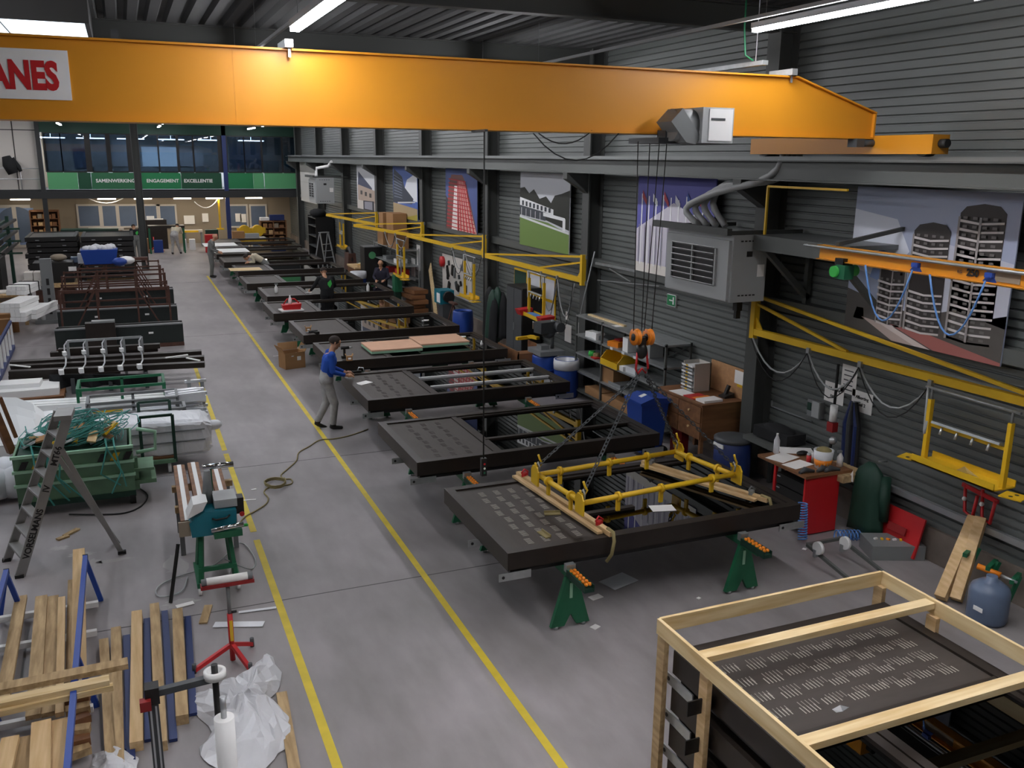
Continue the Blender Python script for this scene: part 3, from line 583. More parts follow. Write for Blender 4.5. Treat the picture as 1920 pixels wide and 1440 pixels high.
# festoon cables on the jibs
def festoon(J, us, lab, drop, m='plastic_grey', r=.014):
    t, a, b = J; fe = None
    for k in range(len(us)-1):
        p = a.lerp(b, us[k])+V(-.05, 0, -.1); q = a.lerp(b, us[k+1])+V(-.05, 0, -.1)
        c = obj('festoon_cable', MB().tube(sag(p, q, drop), r, 6), m, t); obj('festoon_cable', MB().tube(sag(p+V(-.03, 0, 0), q+V(-.03, 0, 0), drop*1.3), r*.6, 5), 'rubber', t)
        obj('cable_trolley', MB().cbox(q+V(0, 0, .04), (.06, .06, .08)), 'galv', t)
festoon(J5, (.01, .25, .44, .66), '', .42); festoon(J4, (.05, .2, .35), '', .8); festoon(J3, (.0, .2, .35), '', .5); festoon(J2, (.2, .35, .5), '', .4)
# hanging yellow tool carriers
def carrier(lab, c, ztop, zbot, L, W, rz, extra=None):
    """c: x,y centre below a jib; U-shaped frame hanging from a roller tube"""
    t = thing('tool_carrier', lab, 'tool carrier', (c[0], c[1], zbot), rz)
    o = lambda n, mb, m, par=t: obj(n, mb, m, par, world=False); h = ztop-zbot
    o('hanger_tube', MB().cyl((0, -L/2-.1, h), (0, L/2+.1, h), .018, 8), 'galv')
    for s in (-1, 1):
        o('hanger_rod', MB().cyl((0, s*L/2, h*.82), (0, s*L/2, h), .015, 8), 'grey')
        o('side_post', MB().bar((0, s*L/2, 0), (0, s*L/2, h*.85), .06, .05), 'yellow')
        tb = o('corner_tab', MB().cbox((-.03, s*(L/2+.18), -.02), (.24, .24, .012), .3), 'yellow')
        for q in (-.05, .05): o('tab_hole', MB().cyl((-.03+q, s*(L/2+.18), -.015), (-.03+q, s*(L/2+.18), -.012), .025, 10), 'black', tb)
    o('tray_floor', MB().box((-W/2, -L/2-.03, 0), (W/2, L/2+.03, .015)), 'yellow')
    o('tray_lip', MB().box((-W/2, -L/2-.03, 0), (-W/2+.015, L/2+.03, .09)), 'yellow'); o('tray_lip', MB().box((W/2-.015, -L/2-.03, 0), (W/2, L/2+.03, .09)), 'yellow')
    mf = o('air_manifold', MB().cbox((0, 0, h*.55), (.1, L*.86, .03), 0, 0, .25), 'galv')
    for k in range(4): o('air_coupling', MB().cyl((-.02, -L*.3+L*.2*k, h*.52), (-.05, -L*.3+L*.2*k, h*.43), .016, 8), 'alu', mf)
    o('cross_rail', MB().bar((.03, -L/2, h*.5), (.03, L/2, h*.5), .03, .04), 'yellow')
    o('supply_hose', MB().tube(sag((-.02, L/2+.05, h), (-.03, L/2, h*.55), .35), .016, 6), 'plastic_grey')
    return t
a = WX(1742, 725, 8.95); b = WX(1890, 915, 8.95)
c5 = carrier('large yellow tool carrier hanging before wall beside the door bracket', (8.95, 7.35, 0), 2.42, 1.5, 1.12, .36, 0)
p = WX(1803, 885, 8.95); one('paper_sheet', 'folded white paper in the large yellow tool carrier tray', 'paper', MB().add([(8.86, 7.4, 1.52), (8.98, 7.28, 1.52), (8.95, 7.1, 1.53), (8.88, 7.26, 1.63)], [(0, 1, 3), (1, 2, 3)]), 'paper')
q4 = WX(1005, 600, 8.75); c4 = carrier('yellow tool carrier with red bins under the rack-side jib', (8.75, q4.y, 0), 2.5, 1.45, .95, .3, -.05)
for k, dy in enumerate((-.62, .62)):
    p = V(8.72, q4.y+dy, 1.44); one('red_bin', ['red storage bin on carrier side facing the shelf rack', 'red storage bin on carrier side away from the shelf rack'][k], 'bin', MB().prism([p+V(-.13, -.13, 0), p+V(.13, -.13, 0), p+V(.16, -.15, .17), p+V(-.2, -.15, .14)], (0, .28, 0)), 'red')
one('blue_tray', 'blue tray lying in the carrier between red bins', 'tray', MB().cbox((8.73, q4.y, 1.5), (.22, .8, .05)), 'blue_lt')
q3 = WX(880, 553, 8.6); c3 = carrier('yellow tool carrier in front of the white tool board', (8.6, q3.y, 0), 2.5, 1.35, .85, .3, -.05)
q2 = WX(752, 515, 8.2); c2 = carrier('yellow tool carrier beside the open metal shelving', (8.2, q2.y, 0), 2.5, 1.3, .95, .3, -.05)
q1 = WX(642, 468, 8.5); c1 = carrier('yellow tool carrier beside the silver ladder', (8.5, q1.y, 0), 2.55, 1.35, .9, .3, -.05)
# monorail arm with chain hoist
mb_x = 8.2; a = WX(1537, 480, mb_x)
t = thing('hoist_monorail', 'orange hoist beam marked 250 in front of the tower poster', 'hoist beam', (mb_x, a.y, 3.9))
bm = obj('web', MB().box((mb_x-.006, 3.2, 3.9), (mb_x+.006, a.y, 4.06)), 'orange', t)
obj('flange', MB().box((mb_x-.06, 3.2, 4.06), (mb_x+.06, a.y, 4.072)), 'orange', t); obj('flange', MB().box((mb_x-.06, 3.2, 3.888), (mb_x+.06, a.y, 3.9)), 'orange', t)
obj('conductor_rail', MB().cyl((mb_x-.16, 3.2, 4.06), (mb_x-.16, a.y+.12, 4.06), .018, 8).bar((mb_x-.17, a.y+.1, 4.06), (mb_x+.1, a.y+.1, 4.06), .03, .03), 'galv', t)
obj('capacity_plate', MB().box((mb_x-.012, 6.35, 3.925), (mb_x-.007, 6.75, 4.035)), 'wall_beige', t)
q = WX(1838, 515, mb_x); text('250', .1, frame3((mb_x-.014, q.y+.16, 3.945), (0, -1, 0), (0, 0, 1)), 'lettering', 'black', t, bold=.004)
text('KG', .045, frame3((mb_x-.014, q.y+.28, 3.96), (0, -1, 0), (0, 0, 1)), 'lettering', 'grey_dk', t)
obj('wall_support', MB().bar((mb_x, 3.6, 4.1), (9.45, 3.6, 4.3), .08, .08), 'column', t); obj('wall_support', MB().bar((mb_x, a.y-.3, 4.1), (9.45, a.y-.3, 4.3), .05, .05), 'column', t)
q = WX(1580, 515, mb_x); t = thing('chain_hoist', 'green electric chain hoist hanging from the orange beam', 'hoist', (mb_x, q.y, 3.6))
obj('motor', MB().cyl((mb_x-.16, q.y, 3.78), (mb_x+.2, q.y, 3.78), .07, 16), 'logo_green', t); obj('gear_case', MB().cbox((mb_x-.05, q.y-.08, 3.78), (.15, .16, .17)), 'green', t); obj('trolley', MB().cbox((mb_x, q.y, 3.89), (.16, .14, .1)), 'black', t)
for k, px in enumerate((1717, 1858)):
    q = WX(px, 500, mb_x-.16); c = V(mb_x-.16, q.y, 4.0)
    tt = thing('cable_carriage', ['blue cable carriage on the beam next to the capacity number', 'blue cable carriage on the beam between hoist and capacity number'][1-k], 'cable carriage', c-V(0, 0, .1))
    obj('clip', MB().cbox(c, (.05, .09, .05)).prism([c+V(0, -.08, -.07), c+V(0, .08, -.07), c+V(0, .03, 0), c+V(0, -.03, 0)], (.015, 0, 0)), 'blue', tt)
    obj('cable', MB().tube(sag(c+V(0, .04, -.06), V(mb_x-.16, c.y+.75, 3.92), .62, 13), .011, 6), 'blue_lt', tt)
# exit sign
q = WX(1261, 563, XW-.06); t = thing('exit_sign', 'small green emergency exit sign on ribbed wall', 'sign', q)
obj('plate', MB().box((XW-.09, q.y-.15, q.z-.11), (XW-.055, q.y+.15, q.z+.11)), 'white', t); obj('green_field', MB().box((XW-.094, q.y-.14, q.z-.1), (XW-.09, q.y+.14, q.z+.1)), 'band_green', t)
obj('symbol', MB().box((XW-.098, q.y-.1, q.z-.07), (XW-.094, q.y-.06, q.z+.07)).box((XW-.098, q.y-.06, q.z-.012), (XW-.094, q.y+.06, q.z+.012)), 'white', t)
# heaters
def heater(lab, x0, x1, y0, y1, z0, z1):
    t = thing('unit_heater', lab, 'heater', ((x0+x1)/2, (y0+y1)/2, z0))
    obj('casing', MB().box((x0+.02, y0, z0+.08), (x1, y1, z1)), 'plastic_grey', t)
    obj('front_hood', MB().box((x0-.03, y0+.04, z0+.1), (x0+.02, y1-.04, z1-.08)), 'plastic_grey', t)
    w = y1-y0; ya, yb = y0+.2*w, y0+.86*w; za, zb = z0+.28*(z1-z0), z0+.8*(z1-z0)
    obj('louvre_opening', MB().box((x0-.036, ya, za), (x0-.03, yb, zb)), 'black', t)
    n = 6
    for k in range(n+1):
        z = za+(zb-za)*k/n; obj('louvre_blade', MB().cbox((x0-.055, (ya+yb)/2, z), (.05, yb-ya, .012), ry=.5), 'plastic_grey', t)
    obj('louvre_divider', MB().box((x0-.07, (ya+yb)/2-.012, za), (x0-.03, (ya+yb)/2+.012, zb)), 'plastic_grey', t)
    obj('louvre_frame', MB().box((x0-.06, ya-.03, za), (x0-.03, ya, zb)).box((x0-.06, yb, za), (x0-.03, yb+.03, zb)), 'plastic_grey', t)
    for zz in (z0+.17, z1-.1):
        for k in range(5): obj('vent_slit', MB().box((x0+.15+(x1-x0-.3)*k/5, y0-.003, zz), (x0+.15+(x1-x0-.3)*(k+.65)/5, y0, zz+.02)), 'black', t)
    obj('rating_label', MB().box((x0+.42*(x1-x0), y0-.003, z1-.32), (x0+.58*(x1-x0), y0, z1-.24)), 'black', t)
    obj('paper_label', MB().box((x0+.75*(x1-x0), y0-.003, z1-.62), (x0+.95*(x1-x0), y0, z1-.44)), 'paper', t)
    obj('gas_valve', MB().cbox(((x0+x1)/2, y0+.2, z0), (.1, .1, .16)).cbox(((x0+x1)/2, y0+.2, z0-.13), (.08, .06, .14)), 'black', t)
    obj('top_rail', MB().bar((x0-.1, y0-.05, z1+.05), (x0-.1, y1+.25, z1+.05), .08, .1).bar((x0-.1, y0+.05, z1+.03), (9.4, y0+.05, z1+.03), .06, .06).bar((x0-.1, y1-.05, z1+.03), (9.4, y1-.05, z1+.03), .06, .06), 'column', t)
    return t
h1 = heater('large grey louvred unit heater on the wall above the exit sign', 8.12, 8.75, 11.0, 12.75, 2.98, 4.05)
for k in range(4):
    pts = [V(8.4+.1*k, 12.3-.1*k, 4.1), V(8.35+.1*k, 12.6-.1*k, 4.35+.03*k), V(8.5+.08*k, 12.1, 4.6+.05*k), V(8.7+.05*k, 11.3, 4.8), V(8.75+.05*k, 10.9-.05*k, 5.0), V(8.8+.05*k, 10.85-.05*k, 5.3)]
    o = MB()
    sp_ = []
    for i in range(len(pts)-1):
        p0 = pts[max(i-1, 0)]; p1_, p2_ = pts[i], pts[i+1]; p3 = pts[min(i+2, len(pts)-1)]
        for u in (0, .25, .5, .75):
            sp_.append(.5*((2*p1_)+(p2_-p0)*u+(2*p0-5*p1_+4*p2_-p3)*u*u+(3*p1_-p0-3*p2_+p3)*u**3))
    sp_.append(pts[-1]); obj('flexible_hose', MB().tube(sp_, [.05+(.006 if i % 2 else 0) for i in range(len(sp_))], 10), 'plastic_grey', h1)
q = WX(602, 350, 8.3); h2 = heater('smaller-looking grey heater far along the wall by white boards', 7.9, 8.7, q.y-.9, q.y+.7, 3.0, 4.2)
obj('flexible_hose', MB().tube([V(8.1, q.y, 4.25), V(8.2, q.y+.3, 4.6), V(8.6, q.y-.3, 4.7), V(8.7, q.y-.6, 4.9)], .07, 8), 'white', h2)
# wall platform right of the heater
t = thing('wall_platform', 'grey steel platform on diagonal struts beside the big heater', 'platform', (9.0, 10.0, 3.2))
obj('deck', MB().box((8.5, 9.0, 4.0), (9.45, 10.95, 4.06)), 'rail_steel', t); obj('edge_beam', MB().box((8.45, 9.0, 3.84), (8.5, 10.95, 4.06)), 'ledge', t)
for y in (10.8, 9.3): obj('strut', MB().bar((8.5, y, 3.9), (9.4, y, 3.1), .08, .08), 'ledge', t); obj('upright', MB().bar((9.38, y, 3.0), (9.38, y, 4.0), .08, .08), 'ledge', t)
obj('yellow_handrail', MB().bar((8.6, 10.9, 4.06), (8.6, 10.9, 4.75), .03, .03).bar((8.6, 10.9, 4.75), (8.6, 9.3, 4.75), .03, .03), 'yellow', t)
# ---------------------------------------------------------------- posters
mats_p = {}
def pc(h):
    if h not in mats_p: mats_p[h] = 'print_'+h.strip('#'); mat(mats_p[h], h, .55)
    return mats_p[h]
def poster(lab, px0, px1, zb, zt, bg, shapes, X=XW-.24):
    ya = WX(px0, 400, X).y; yb = WX(px1, 400, X).y     # ya: far edge (picture's left)
    t = thing('wall_poster', lab, 'poster', (X, (ya+yb)/2, zb))
    obj('board', MB().box((X, yb, zb), (X+.02, ya, zt)), bg if bg in M else pc(bg), t)
    mb = MB(); cols = []
    for k, (h, pts) in enumerate(shapes):
        m = h if h in M else pc(h)
        if m not in cols: cols.append(m)
        mb.poly([(X-.0012*(k % 40+1)*.6-.001, ya-u*(ya-yb), zb+v*(zt-zb)) for u, v in pts][::-1], cols.index(m))
    if shapes: obj('printed_picture', mb, cols, t)
def R_(u0, v0, u1, v1): return [(u0, v0), (u1, v0), (u1, v1), (u0, v1)]
random.seed(3)
# white villa
sh = [('#1d2016', [(0, .42), (0, .78), (.1, .8), (.2, .72), (.3, .78), (.42, .66), (.55, .7), (.65, .62), (.72, .72), (.85, .75), (1, .8), (1, .3), (.5, .4)]), ('#6e8a45', [(0, 0), (1, 0), (1, .26), (.6, .36), (0, .4)]), ('#e9ebec', [(0, .55), (.7, .47), (.7, .54), (0, .66)]), ('#3d434a', [(0, .42), (.55, .38), (.55, .49), (0, .55)]), ('#e9ebec', [(.5, .44), (.92, .41), (.92, .45), (.5, .49)]), ('#e9ebec', [(.88, .27), (.93, .27), (.93, .44), (.88, .44)]), ('#dfe2e2', [(0, .38), (1, .25), (1, .275), (0, .41)])]
for k in range(8): sh.append(('#2c3238', R_(.05+.08*k, .55-.008*k, .09+.08*k, .615-.009*k)))
for k in range(5): sh.append(('#dfe2e2', R_(.04+.1*k, .4-.005*k, .05+.1*k, .52-.01*k)))
poster('poster of a white villa on a green lawn', 975, 1068, 2.98, 4.78, '#c9ccd2', sh)
# red tower
sh = [('#4d5f9a', [(0, .55), (0, 1), (1, 1), (1, 0), (.8, 0)]), ('#7d4a44', [(.02, 0), (.12, .75), (.2, .9), (.55, .9), (.68, .75), (1, .0)]), ('#e7b7ad', [(.45, 0), (.42, .8), (.6, .8), (.98, 0)]), ('#efe6e2', [(.2, 0), (.3, .72), (.4, .72), (.42, 0)])]
for k in range(13):
    v = .04+.065*k; a_, b_ = .02+.12*v, .97-.37*v; sh.append(('#c22d35', [(a_, v), (b_, v-.03), (b_, v-.015), (a_, v+.017)]))
for k in range(6): sh.append(('#d8434a', [(.4+.1*k, 0), (.43+.1*k, 0), (.42+.045*k, .8), (.4+.045*k, .8)]))
poster('poster of a tall red and white tower', 836, 895, 2.98, 4.8, '#3c3a44', sh)
sh = [('#e9edf4', [(.45, .5), (.6, .75), (1, .9), (1, .35), (.5, .4)]), ('#3a4250', [(.0, .35), (.05, .95), (.4, .8), (.5, .6), (.85, .4), (.8, .3), (0, .28)]), ('#b7a27c', [(0, 0), (1, 0), (1, .22), (0, .28)]), ('#b2a441', [(.4, 0), (1, 0), (1, .12)]), ('#d5d8dc', [(.2, .27), (.9, .33), (.95, .36), (.2, .3)])]
for k in range(8): sh.append(('#8b97a8', [(.05, .4+.06*k), (.4, .38+.05*k), (.4, .39+.05*k), (.05, .415+.06*k)]))
poster('poster of a dark office block under blue sky', 738, 783, 2.98, 4.8, '#5470b8', sh)
sh = [('#464c63', [(.05, .45), (.1, .85), (.85, .5), (.85, .35)]), ('#bba99a', [(.05, .1), (.05, .55), (1, .45), (1, .1)]), ('#d8d2cb', [(0, 0), (1, 0), (1, .18), (0, .2)]), ('#3a3c44', [(.35, 0), (.95, 0), (.95, .22), (.35, .2)]), ('#9a9ba8', [(.42, .02), (.85, .02), (.85, .2), (.42, .18)])]
for k in range(3): sh.append(('#4d4a48', R_(.2+.25*k, .33-.02*k, .32+.25*k, .42-.02*k)))
poster('poster of a building with slanted dark roof', 671, 704, 2.98, 4.8, '#d9dce0', sh)
# flags
sh = [('#cfcbd6', [(0, 0), (1, 0), (1, .55), (.5, .75), (0, .45)]), ('#e4dfd6', R_(0, 0, 1, .1))]
for k in range(9): sh.append(('#efeff2', R_(.06+.1*k, .08, .075+.1*k, .82-.02*(k % 3))))
for k, c_ in enumerate(('#a33542', '#eef0f4', '#b23a4a', '#d8d9e2', '#3c5aa8', '#c8404a')): sh.append((c_, [(.075+.15*k, .78-.03*(k % 2)), (.14+.15*k, .7), (.14+.15*k, .75), (.075+.15*k, .86-.03*(k % 2))]))
for k in range(12): sh.append(('#9b97ab', R_(.04+.08*k, .1, .05+.08*k, .5)))
poster('poster of flags on tall poles partly behind the heater', 1195, 1340, 2.98, 4.8, '#5a5aa6', sh)
# twin towers
def tower(u0, u1, v0, v1, n):
    o = [('#3b3634', [(u0, v0), (u1, v0), (u1, v1-.05), (u1-.03*(u1-u0)/.2, v1-.01), ((u0+u1)/2, v1), (u0+.03, v1-.02), (u0, v1-.06)])]
    for k in range(n):
        v = v0+(v1-v0-.06)*k/n; h = (v1-v0)/n*.3; m_ = (u0+u1)/2
        o.append(('#cfc9c6', [(u0, v), (m_, v-h*.8), (u1, v), (u1, v+h*.8), (m_, v), (u0, v+h)]))
        for j in range(4): o.append(('#6b6765', R_(u0+(u1-u0)*(.1+.22*j), v+h, u0+(u1-u0)*(.2+.22*j), v+h*2)))
    for j in (0, .47, .95): o.append(('#9a9593', R_(u0+(u1-u0)*j, v0, u0+(u1-u0)*(j+.05), v1-.08)))
    return o
sh = [('#dfe3ee', [(0, .45), (.25, .4), (.4, .6), (.3, .8), (0, .85)]), ('#8ea6d6', [(.15, .4), (.35, .35), (.35, .55), (.2, .6)]), ('#c8cbd8', [(.4, .2), (1, .2), (1, .6), (.5, .7)]), ('#54504c', [(0, 0), (1, 0), (1, .22), (.72, .28), (.5, .2), (.25, .24), (0, .3)])]
sh += tower(.22, .4, .1, .58, 9) + tower(.42, .64, .1, .8, 13) + tower(.68, .93, .1, .93, 15)
sh += [('#2c3128', [(0, .1), (.25, .1), (.3, .2), (.2, .26), (.05, .27), (0, .3)]), ('#23291f', [(.85, .1), (1, .1), (1, .3), (.9, .26)]), ('#7d7c48', [(.06, .1), (.14, .1), (.13, .18), (.08, .18)]), ('#b8a7a0', [(.12, .12), (.3, .1), (.6, .0), (.35, .0)]), ('#a5655f', [(.32, .11), (.55, .1), (1, .02), (1, 0), (.62, 0)]), ('#d6cbc6', [(.25, .1), (.33, .1), (.6, 0), (.5, 0)])]
poster('huge poster of twin residential towers with curved balconies', 1604, 1916, 2.8, 4.78, '#a9b2ca', sh)
poster('blank white board panel on wall behind the far heater', 566, 598, 2.7, 5.0, '#c9c7c2', [('#b5b3ae', R_(0, .7, 1, .71)), ('#b5b3ae', R_(0, .45, 1, .46))])
# ================================================================ FURNITURE ALONG THE RIGHT WALL
# --- metal shelf rack
SX = 8.85; ya = WX(1082, 590, SX).y; yb = WX(1250, 640, SX).y; ym = WX(1130, 610, SX).y
t = thing('shelf_rack', 'grey metal shelf rack with four levels against ribbed wall', 'shelf', (SX+.28, (ya+yb)/2, 0))
for y in (ya, ym, yb):
    for x in (SX, 9.38): obj('upright', MB().box((x-.02, y-.02, 0), (x+.02, y+.02, 1.86)), 'ledge', t)
SZ = [.2, .62, 1.02, 1.42, 1.84]
for z in SZ: obj('shelf_board', MB().box((SX-.02, yb-.02, z-.035), (9.4, ya+.02, z)), 'galv' if z > .3 else 'ledge', t)
for k, px in enumerate((1146, 1168, 1190)): 
    q = WX(px, 665, SX-.022); obj('price_tag', MB().box((SX-.026, q.y-.05, 1.375), (SX-.022, q.y+.05, 1.43)), 'white', t)
obj('back_brace', MB().bar((9.38, ya, .1), (9.38, yb, 1.8), .02, .02), 'ledge', t)
def shelfitem(name, lab, cat, px, k, w, d, h, m, dx=.2, rz=0.0, taper=0.0):
    y = WX(px, 660, SX+dx).y; c = V(SX+dx, y, SZ[k])
    mb = MB().cbox(c+V(0, 0, h/2+.001), (d, w, h), rz)
    return one(name, lab, cat, mb, m)
shelfitem('plank', 'thin wooden plank lying on top of the shelf rack', 'plank', 1135, 4, 1.5, .07, .03, 'wood_pale', .22, .02)
shelfitem('paper_sheet', 'paper sheet on top of the rack beside the thin plank', 'paper', 1155, 4, .2, .15, .002, 'paper', .12)
shelfitem('white_packet', 'white packet on upper shelf closest to the drill press', 'packet', 1110, 3, .25, .2, .12, 'white', .15, .2)
shelfitem('white_packet', 'white packet on upper shelf beside the rack mid upright', 'packet', 1121, 3, .22, .2, .14, 'white', .15, -.1)
shelfitem('grey_case', 'flat grey case on the upper rack shelf', 'case', 1142, 3, .45, .3, .09, 'grey_dk', .25)
shelfitem('orange_box', 'tilted orange box on the upper rack shelf', 'box', 1156, 3, .3, .25, .1, 'orange_roller', .15, .3)
shelfitem('red_box', 'dark red box on the upper rack shelf', 'box', 1166, 3, .22, .25, .13, 'red_dk', .3)
shelfitem('paper_box', 'white paper carton on the upper rack shelf', 'box', 1184, 3, .2, .3, .28, 'white', .18)
shelfitem('grey_carton', 'grey carton at the end of the upper rack shelf', 'box', 1218, 3, .5, .3, .28, 'plastic_grey', .3)
for k, (px, m) in enumerate(((1110, 'logo_green'), (1119, 'strap'))):
    y = WX(px, 665, SX+.12).y; one('tape_reel', ['green round reel on the third rack shelf', 'olive round reel on the third rack shelf'][k], 'reel', MB().lathe([(.02, 0), (.07, 0), (.08, .05), (.07, .1), (.02, .1)], (SX+.12, y, SZ[2]+.001), 14), m)
shelfitem('red_packet', 'small red and white packet on rack shelf under the reels', 'packet', 1117, 2, .18, .14, .03, 'red', .06)
y = WX(1158, 695, SX+.15).y; c = V(SX+.2, y, SZ[2])
t = thing('storage_bin', 'yellow plastic storage bin with open front on rack', 'bin', c)
obj('tub', MB().box(c+V(-.25, -.35, .0), c+V(.22, .35, .015)).prism([c+V(-.25, -.35, 0), c+V(.22, -.35, 0), c+V(.24, -.35, .27), c+V(-.14, -.35, .27), c+V(-.27, -.35, .12)], (0, .015, 0)).prism([c+V(-.25, .335, 0), c+V(.22, .335, 0), c+V(.24, .335, .27), c+V(-.14, .335, .27), c+V(-.27, .335, .12)], (0, .015, 0)).box(c+V(.21, -.35, 0), c+V(.235, .35, .27)).box(c+V(-.27, -.35, 0), c+V(-.25, .35, .12)), 'yellow', t)
obj('rim', MB().box(c+V(-.14, -.36, .26), c+V(.25, -.33, .28)).box(c+V(-.14, .33, .26), c+V(.25, .36, .28)), 'yellow', t)
shelfitem('white_box', 'small white box at shelf edge beside yellow bin', 'box', 1171, 2, .2, .15, .1, 'white', .06)
shelfitem('plastic_wrap', 'clear plastic wrap bundle on rack shelf behind the chain', 'packet', 1193, 2, .4, .3, .12, 'film', .2, .1)
shelfitem('carton', 'brown cardboard carton on the second lowest rack shelf', 'box', 1155, 1, .5, .4, .3, 'cardboard', .25, .05)
shelfitem('grey_tray', 'grey tray on the second lowest rack shelf end', 'tray', 1170, 1, .5, .4, .06, 'grey', .25)
for k, (px, l) in enumerate(((1118, .7), (1165, 1.3))):
    y = WX(px, 760, SX+.1).y; one('brown_carton', ['flat brown carton on lowest shelf near mid upright', 'long brown carton on lowest rack shelf'][k], 'box', MB().cbox((SX+.15, y, SZ[0]+.08), (.3, l, .15)), 'cardboard')
# --- drill press on blue drums
q = G(1048, 752); q = V(8.62, WX(1045, 690, 8.62).y, 0)
for k, (dx, dy, r, h) in enumerate(((-.15, .35, .29, .82), (.05, -.35, .27, .85))):
    c = q+V(dx, dy, 0); t = thing('blue_drum', ['blue plastic drum under the drill press', 'blue plastic drum lined with a white bag beside the rack'][k], 'drum', c)
    obj('body', MB().lathe([(r*.9, 0), (r, .04), (r, h-.04), (r*.95, h), (r*.9, h), (r*.88, .05)], c, 24), 'blue', t)
    if k: obj('bin_liner', MB().lathe([(r+.012, h-.22), (r+.02, h-.1), (r+.01, h), (r*.85, h-.02), (r*.8, h-.3)], c, 24), 'film', t)
    else: obj('rim_band', MB().lathe([(r+.005, h*.6), (r+.015, h*.62), (r+.005, h*.64)], c, 24), 'blue', t)
c = q+V(-.1, .4, .84); t = thing('drill_press', 'grey bench drill press with yellow guard near shelf rack', 'machine', c)
obj('base', MB().box(c+V(-.3, -.35, 0), c+V(.3, .35, .1)), 'grey', t); obj('vice', MB().cbox(c+V(-.08, 0, .15), (.2, .25, .1)), 'grey', t)
obj('column', MB().cyl(c+V(.15, 0, .1), c+V(.15, 0, .75), .04, 12), 'grey', t); obj('head', MB().cbox(c+V(.0, 0, .6), (.5, .28, .25), .2).ball(c+V(.05, 0, .45), (.16, .14, .12), 12), 'grey_dk', t)
obj('motor', MB().cyl(c+V(.22, -.1, .62), c+V(.22, -.3, .62), .11, 14), 'grey_dk', t); obj('feed_lever', MB().tube([c+V(-.1, .15, .6), c+V(-.2, .3, .68), c+V(-.15, .4, .5)], .015, 6), 'alu', t); obj('guard', MB().cbox(c+V(-.2, .25, .33), (.1, .3, .06), .3), 'yellow', t)
for k, (px, py, z) in enumerate(((985, 633, 1.1), (1010, 652, 1.05))):
    p = WX(px, py, 8.5); one('yellow_bar', ['yellow rail stub above the timber trough', 'yellow rail stub ahead of the drill press'][k], 'rail', MB().cbox(p, (.5, .09, .07), .2), 'yellow')
c = V(8.3, WX(985, 680, 8.3).y, 0); t = thing('timber_trough', 'brown wooden trough bench beside the drill press', 'trough', c)
obj('trough', MB().box(c+V(-.45, -.6, .62), c+V(.35, .6, .65)).box(c+V(-.45, -.6, .62), c+V(-.42, .6, .9)).box(c+V(.32, -.6, .62), c+V(.35, .6, .9)).box(c+V(-.45, -.6, .62), c+V(.35, -.57, .85)), 'wood_brown', t)
for dx in (-.4, .3):
    for dy in (-.55, .55): obj('leg', MB().box(c+V(dx-.03, dy-.03, 0), c+V(dx+.03, dy+.03, .62)), 'wood_brown', t)
# --- wooden drawer cabinet
KX = 8.55; n_ = WX(1316, 760, KX); f_ = WX(1235, 726, KX); zt = (n_.z+f_.z)/2; ky0, ky1 = n_.y, f_.y; zb = zt-.62
t = thing('drawer_cabinet', 'brown wooden cabinet with four drawers and backboard', 'cabinet', (9.0, (ky0+ky1)/2, 0))
obj('body', MB().box((KX+.02, ky0, zb), (9.42, ky1, zt-.02)), 'wood_brown', t); obj('top', MB().box((KX-.01, ky0-.02, zt-.02), (9.42, ky1+.02, zt+.005)), 'wood_brown', t)
for i in range(2):
    for j in range(2):
        y0 = ky0+.02+(ky1-ky0-.02)*i/2; z0 = zb+.02+(zt-zb-.05)*j/2; yw = (ky1-ky0)/2-.03; zh = (zt-zb)/2-.045
        d = obj('drawer', MB().box((KX-.005, y0, z0), (KX+.02, y0+yw, z0+zh)), 'wood_brown', t); obj('knob', MB().cyl((KX-.005, y0+yw/2, z0+zh*.6), (KX-.03, y0+yw/2, z0+zh*.6), .02, 10), 'wood', d)
for x in (KX+.06, 9.36):
    for y in (ky0+.05, ky1-.05): obj('leg', MB().box((x-.03, y-.03, 0), (x+.03, y+.03, zb)), 'wood_brown' if x < 9 else 'wood_brown', t)
obj('backboard', MB().box((9.4, ky0-.0, zt), (9.42, ky1-.35, zt+.52)), 'osb', t)
obj('pinned_note', MB().box((9.396, ky0+.04, zt+.25), (9.399, ky0+.3, zt+.48)), 'paper', t); obj('sticky_note', MB().box((9.396, ky0+.08, zt+.2), (9.399, ky0+.22, zt+.25)), 'yellow', t)
kw = ky1-ky0
def ktop(u, v): return V(KX+.02+.85*v, ky0+kw*u, zt+.005)
c = ktop(.72, .55); t = thing('letter_trays', 'tall stack of white letter trays on the wooden cabinet', 'letter tray', c, 0)
obj('cabinet_shell', MB().box(c+V(-.12, -.18, 0), c+V(.22, -.165, .5)).box(c+V(-.12, .165, 0), c+V(.22, .18, .5)).box(c+V(.2, -.18, 0), c+V(.22, .18, .5)), 'wall_white', t)
for k in range(8): tr = obj('tray', MB().box(c+V(-.16, -.165, .01+.06*k), c+V(.2, .165, .02+.06*k)).box(c+V(-.165, -.165, .02+.06*k), c+V(-.16, .165, .045+.06*k)), 'white' if k % 2 else 'plastic_grey', t); obj('index_tab', MB().box(c+V(-.17, -.03, .02+.06*k), c+V(-.166, .03, .045+.06*k)), 'yellow', tr)
for k, (u, v, w_, d_, m, lab, h) in enumerate(((.62, .18, .42, .3, 'paper', 'white sheet on wooden cabinet before the letter trays', .004), (.38, .25, .3, .34, 'red', 'red folder lying on the wooden cabinet', .012), (.28, .3, .2, .34, 'orange_roller', 'orange folder lying on the wooden cabinet', .013), (.14, .3, .24, .38, 'paper', 'white book on the cabinet corner', .04))):
    one('folder' if k in (1, 2) else 'document', lab, 'folder' if k in (1, 2) else 'document', MB().cbox(ktop(u, v)+V(0, 0, h/2+.001), (d_, w_, h), .05), m)
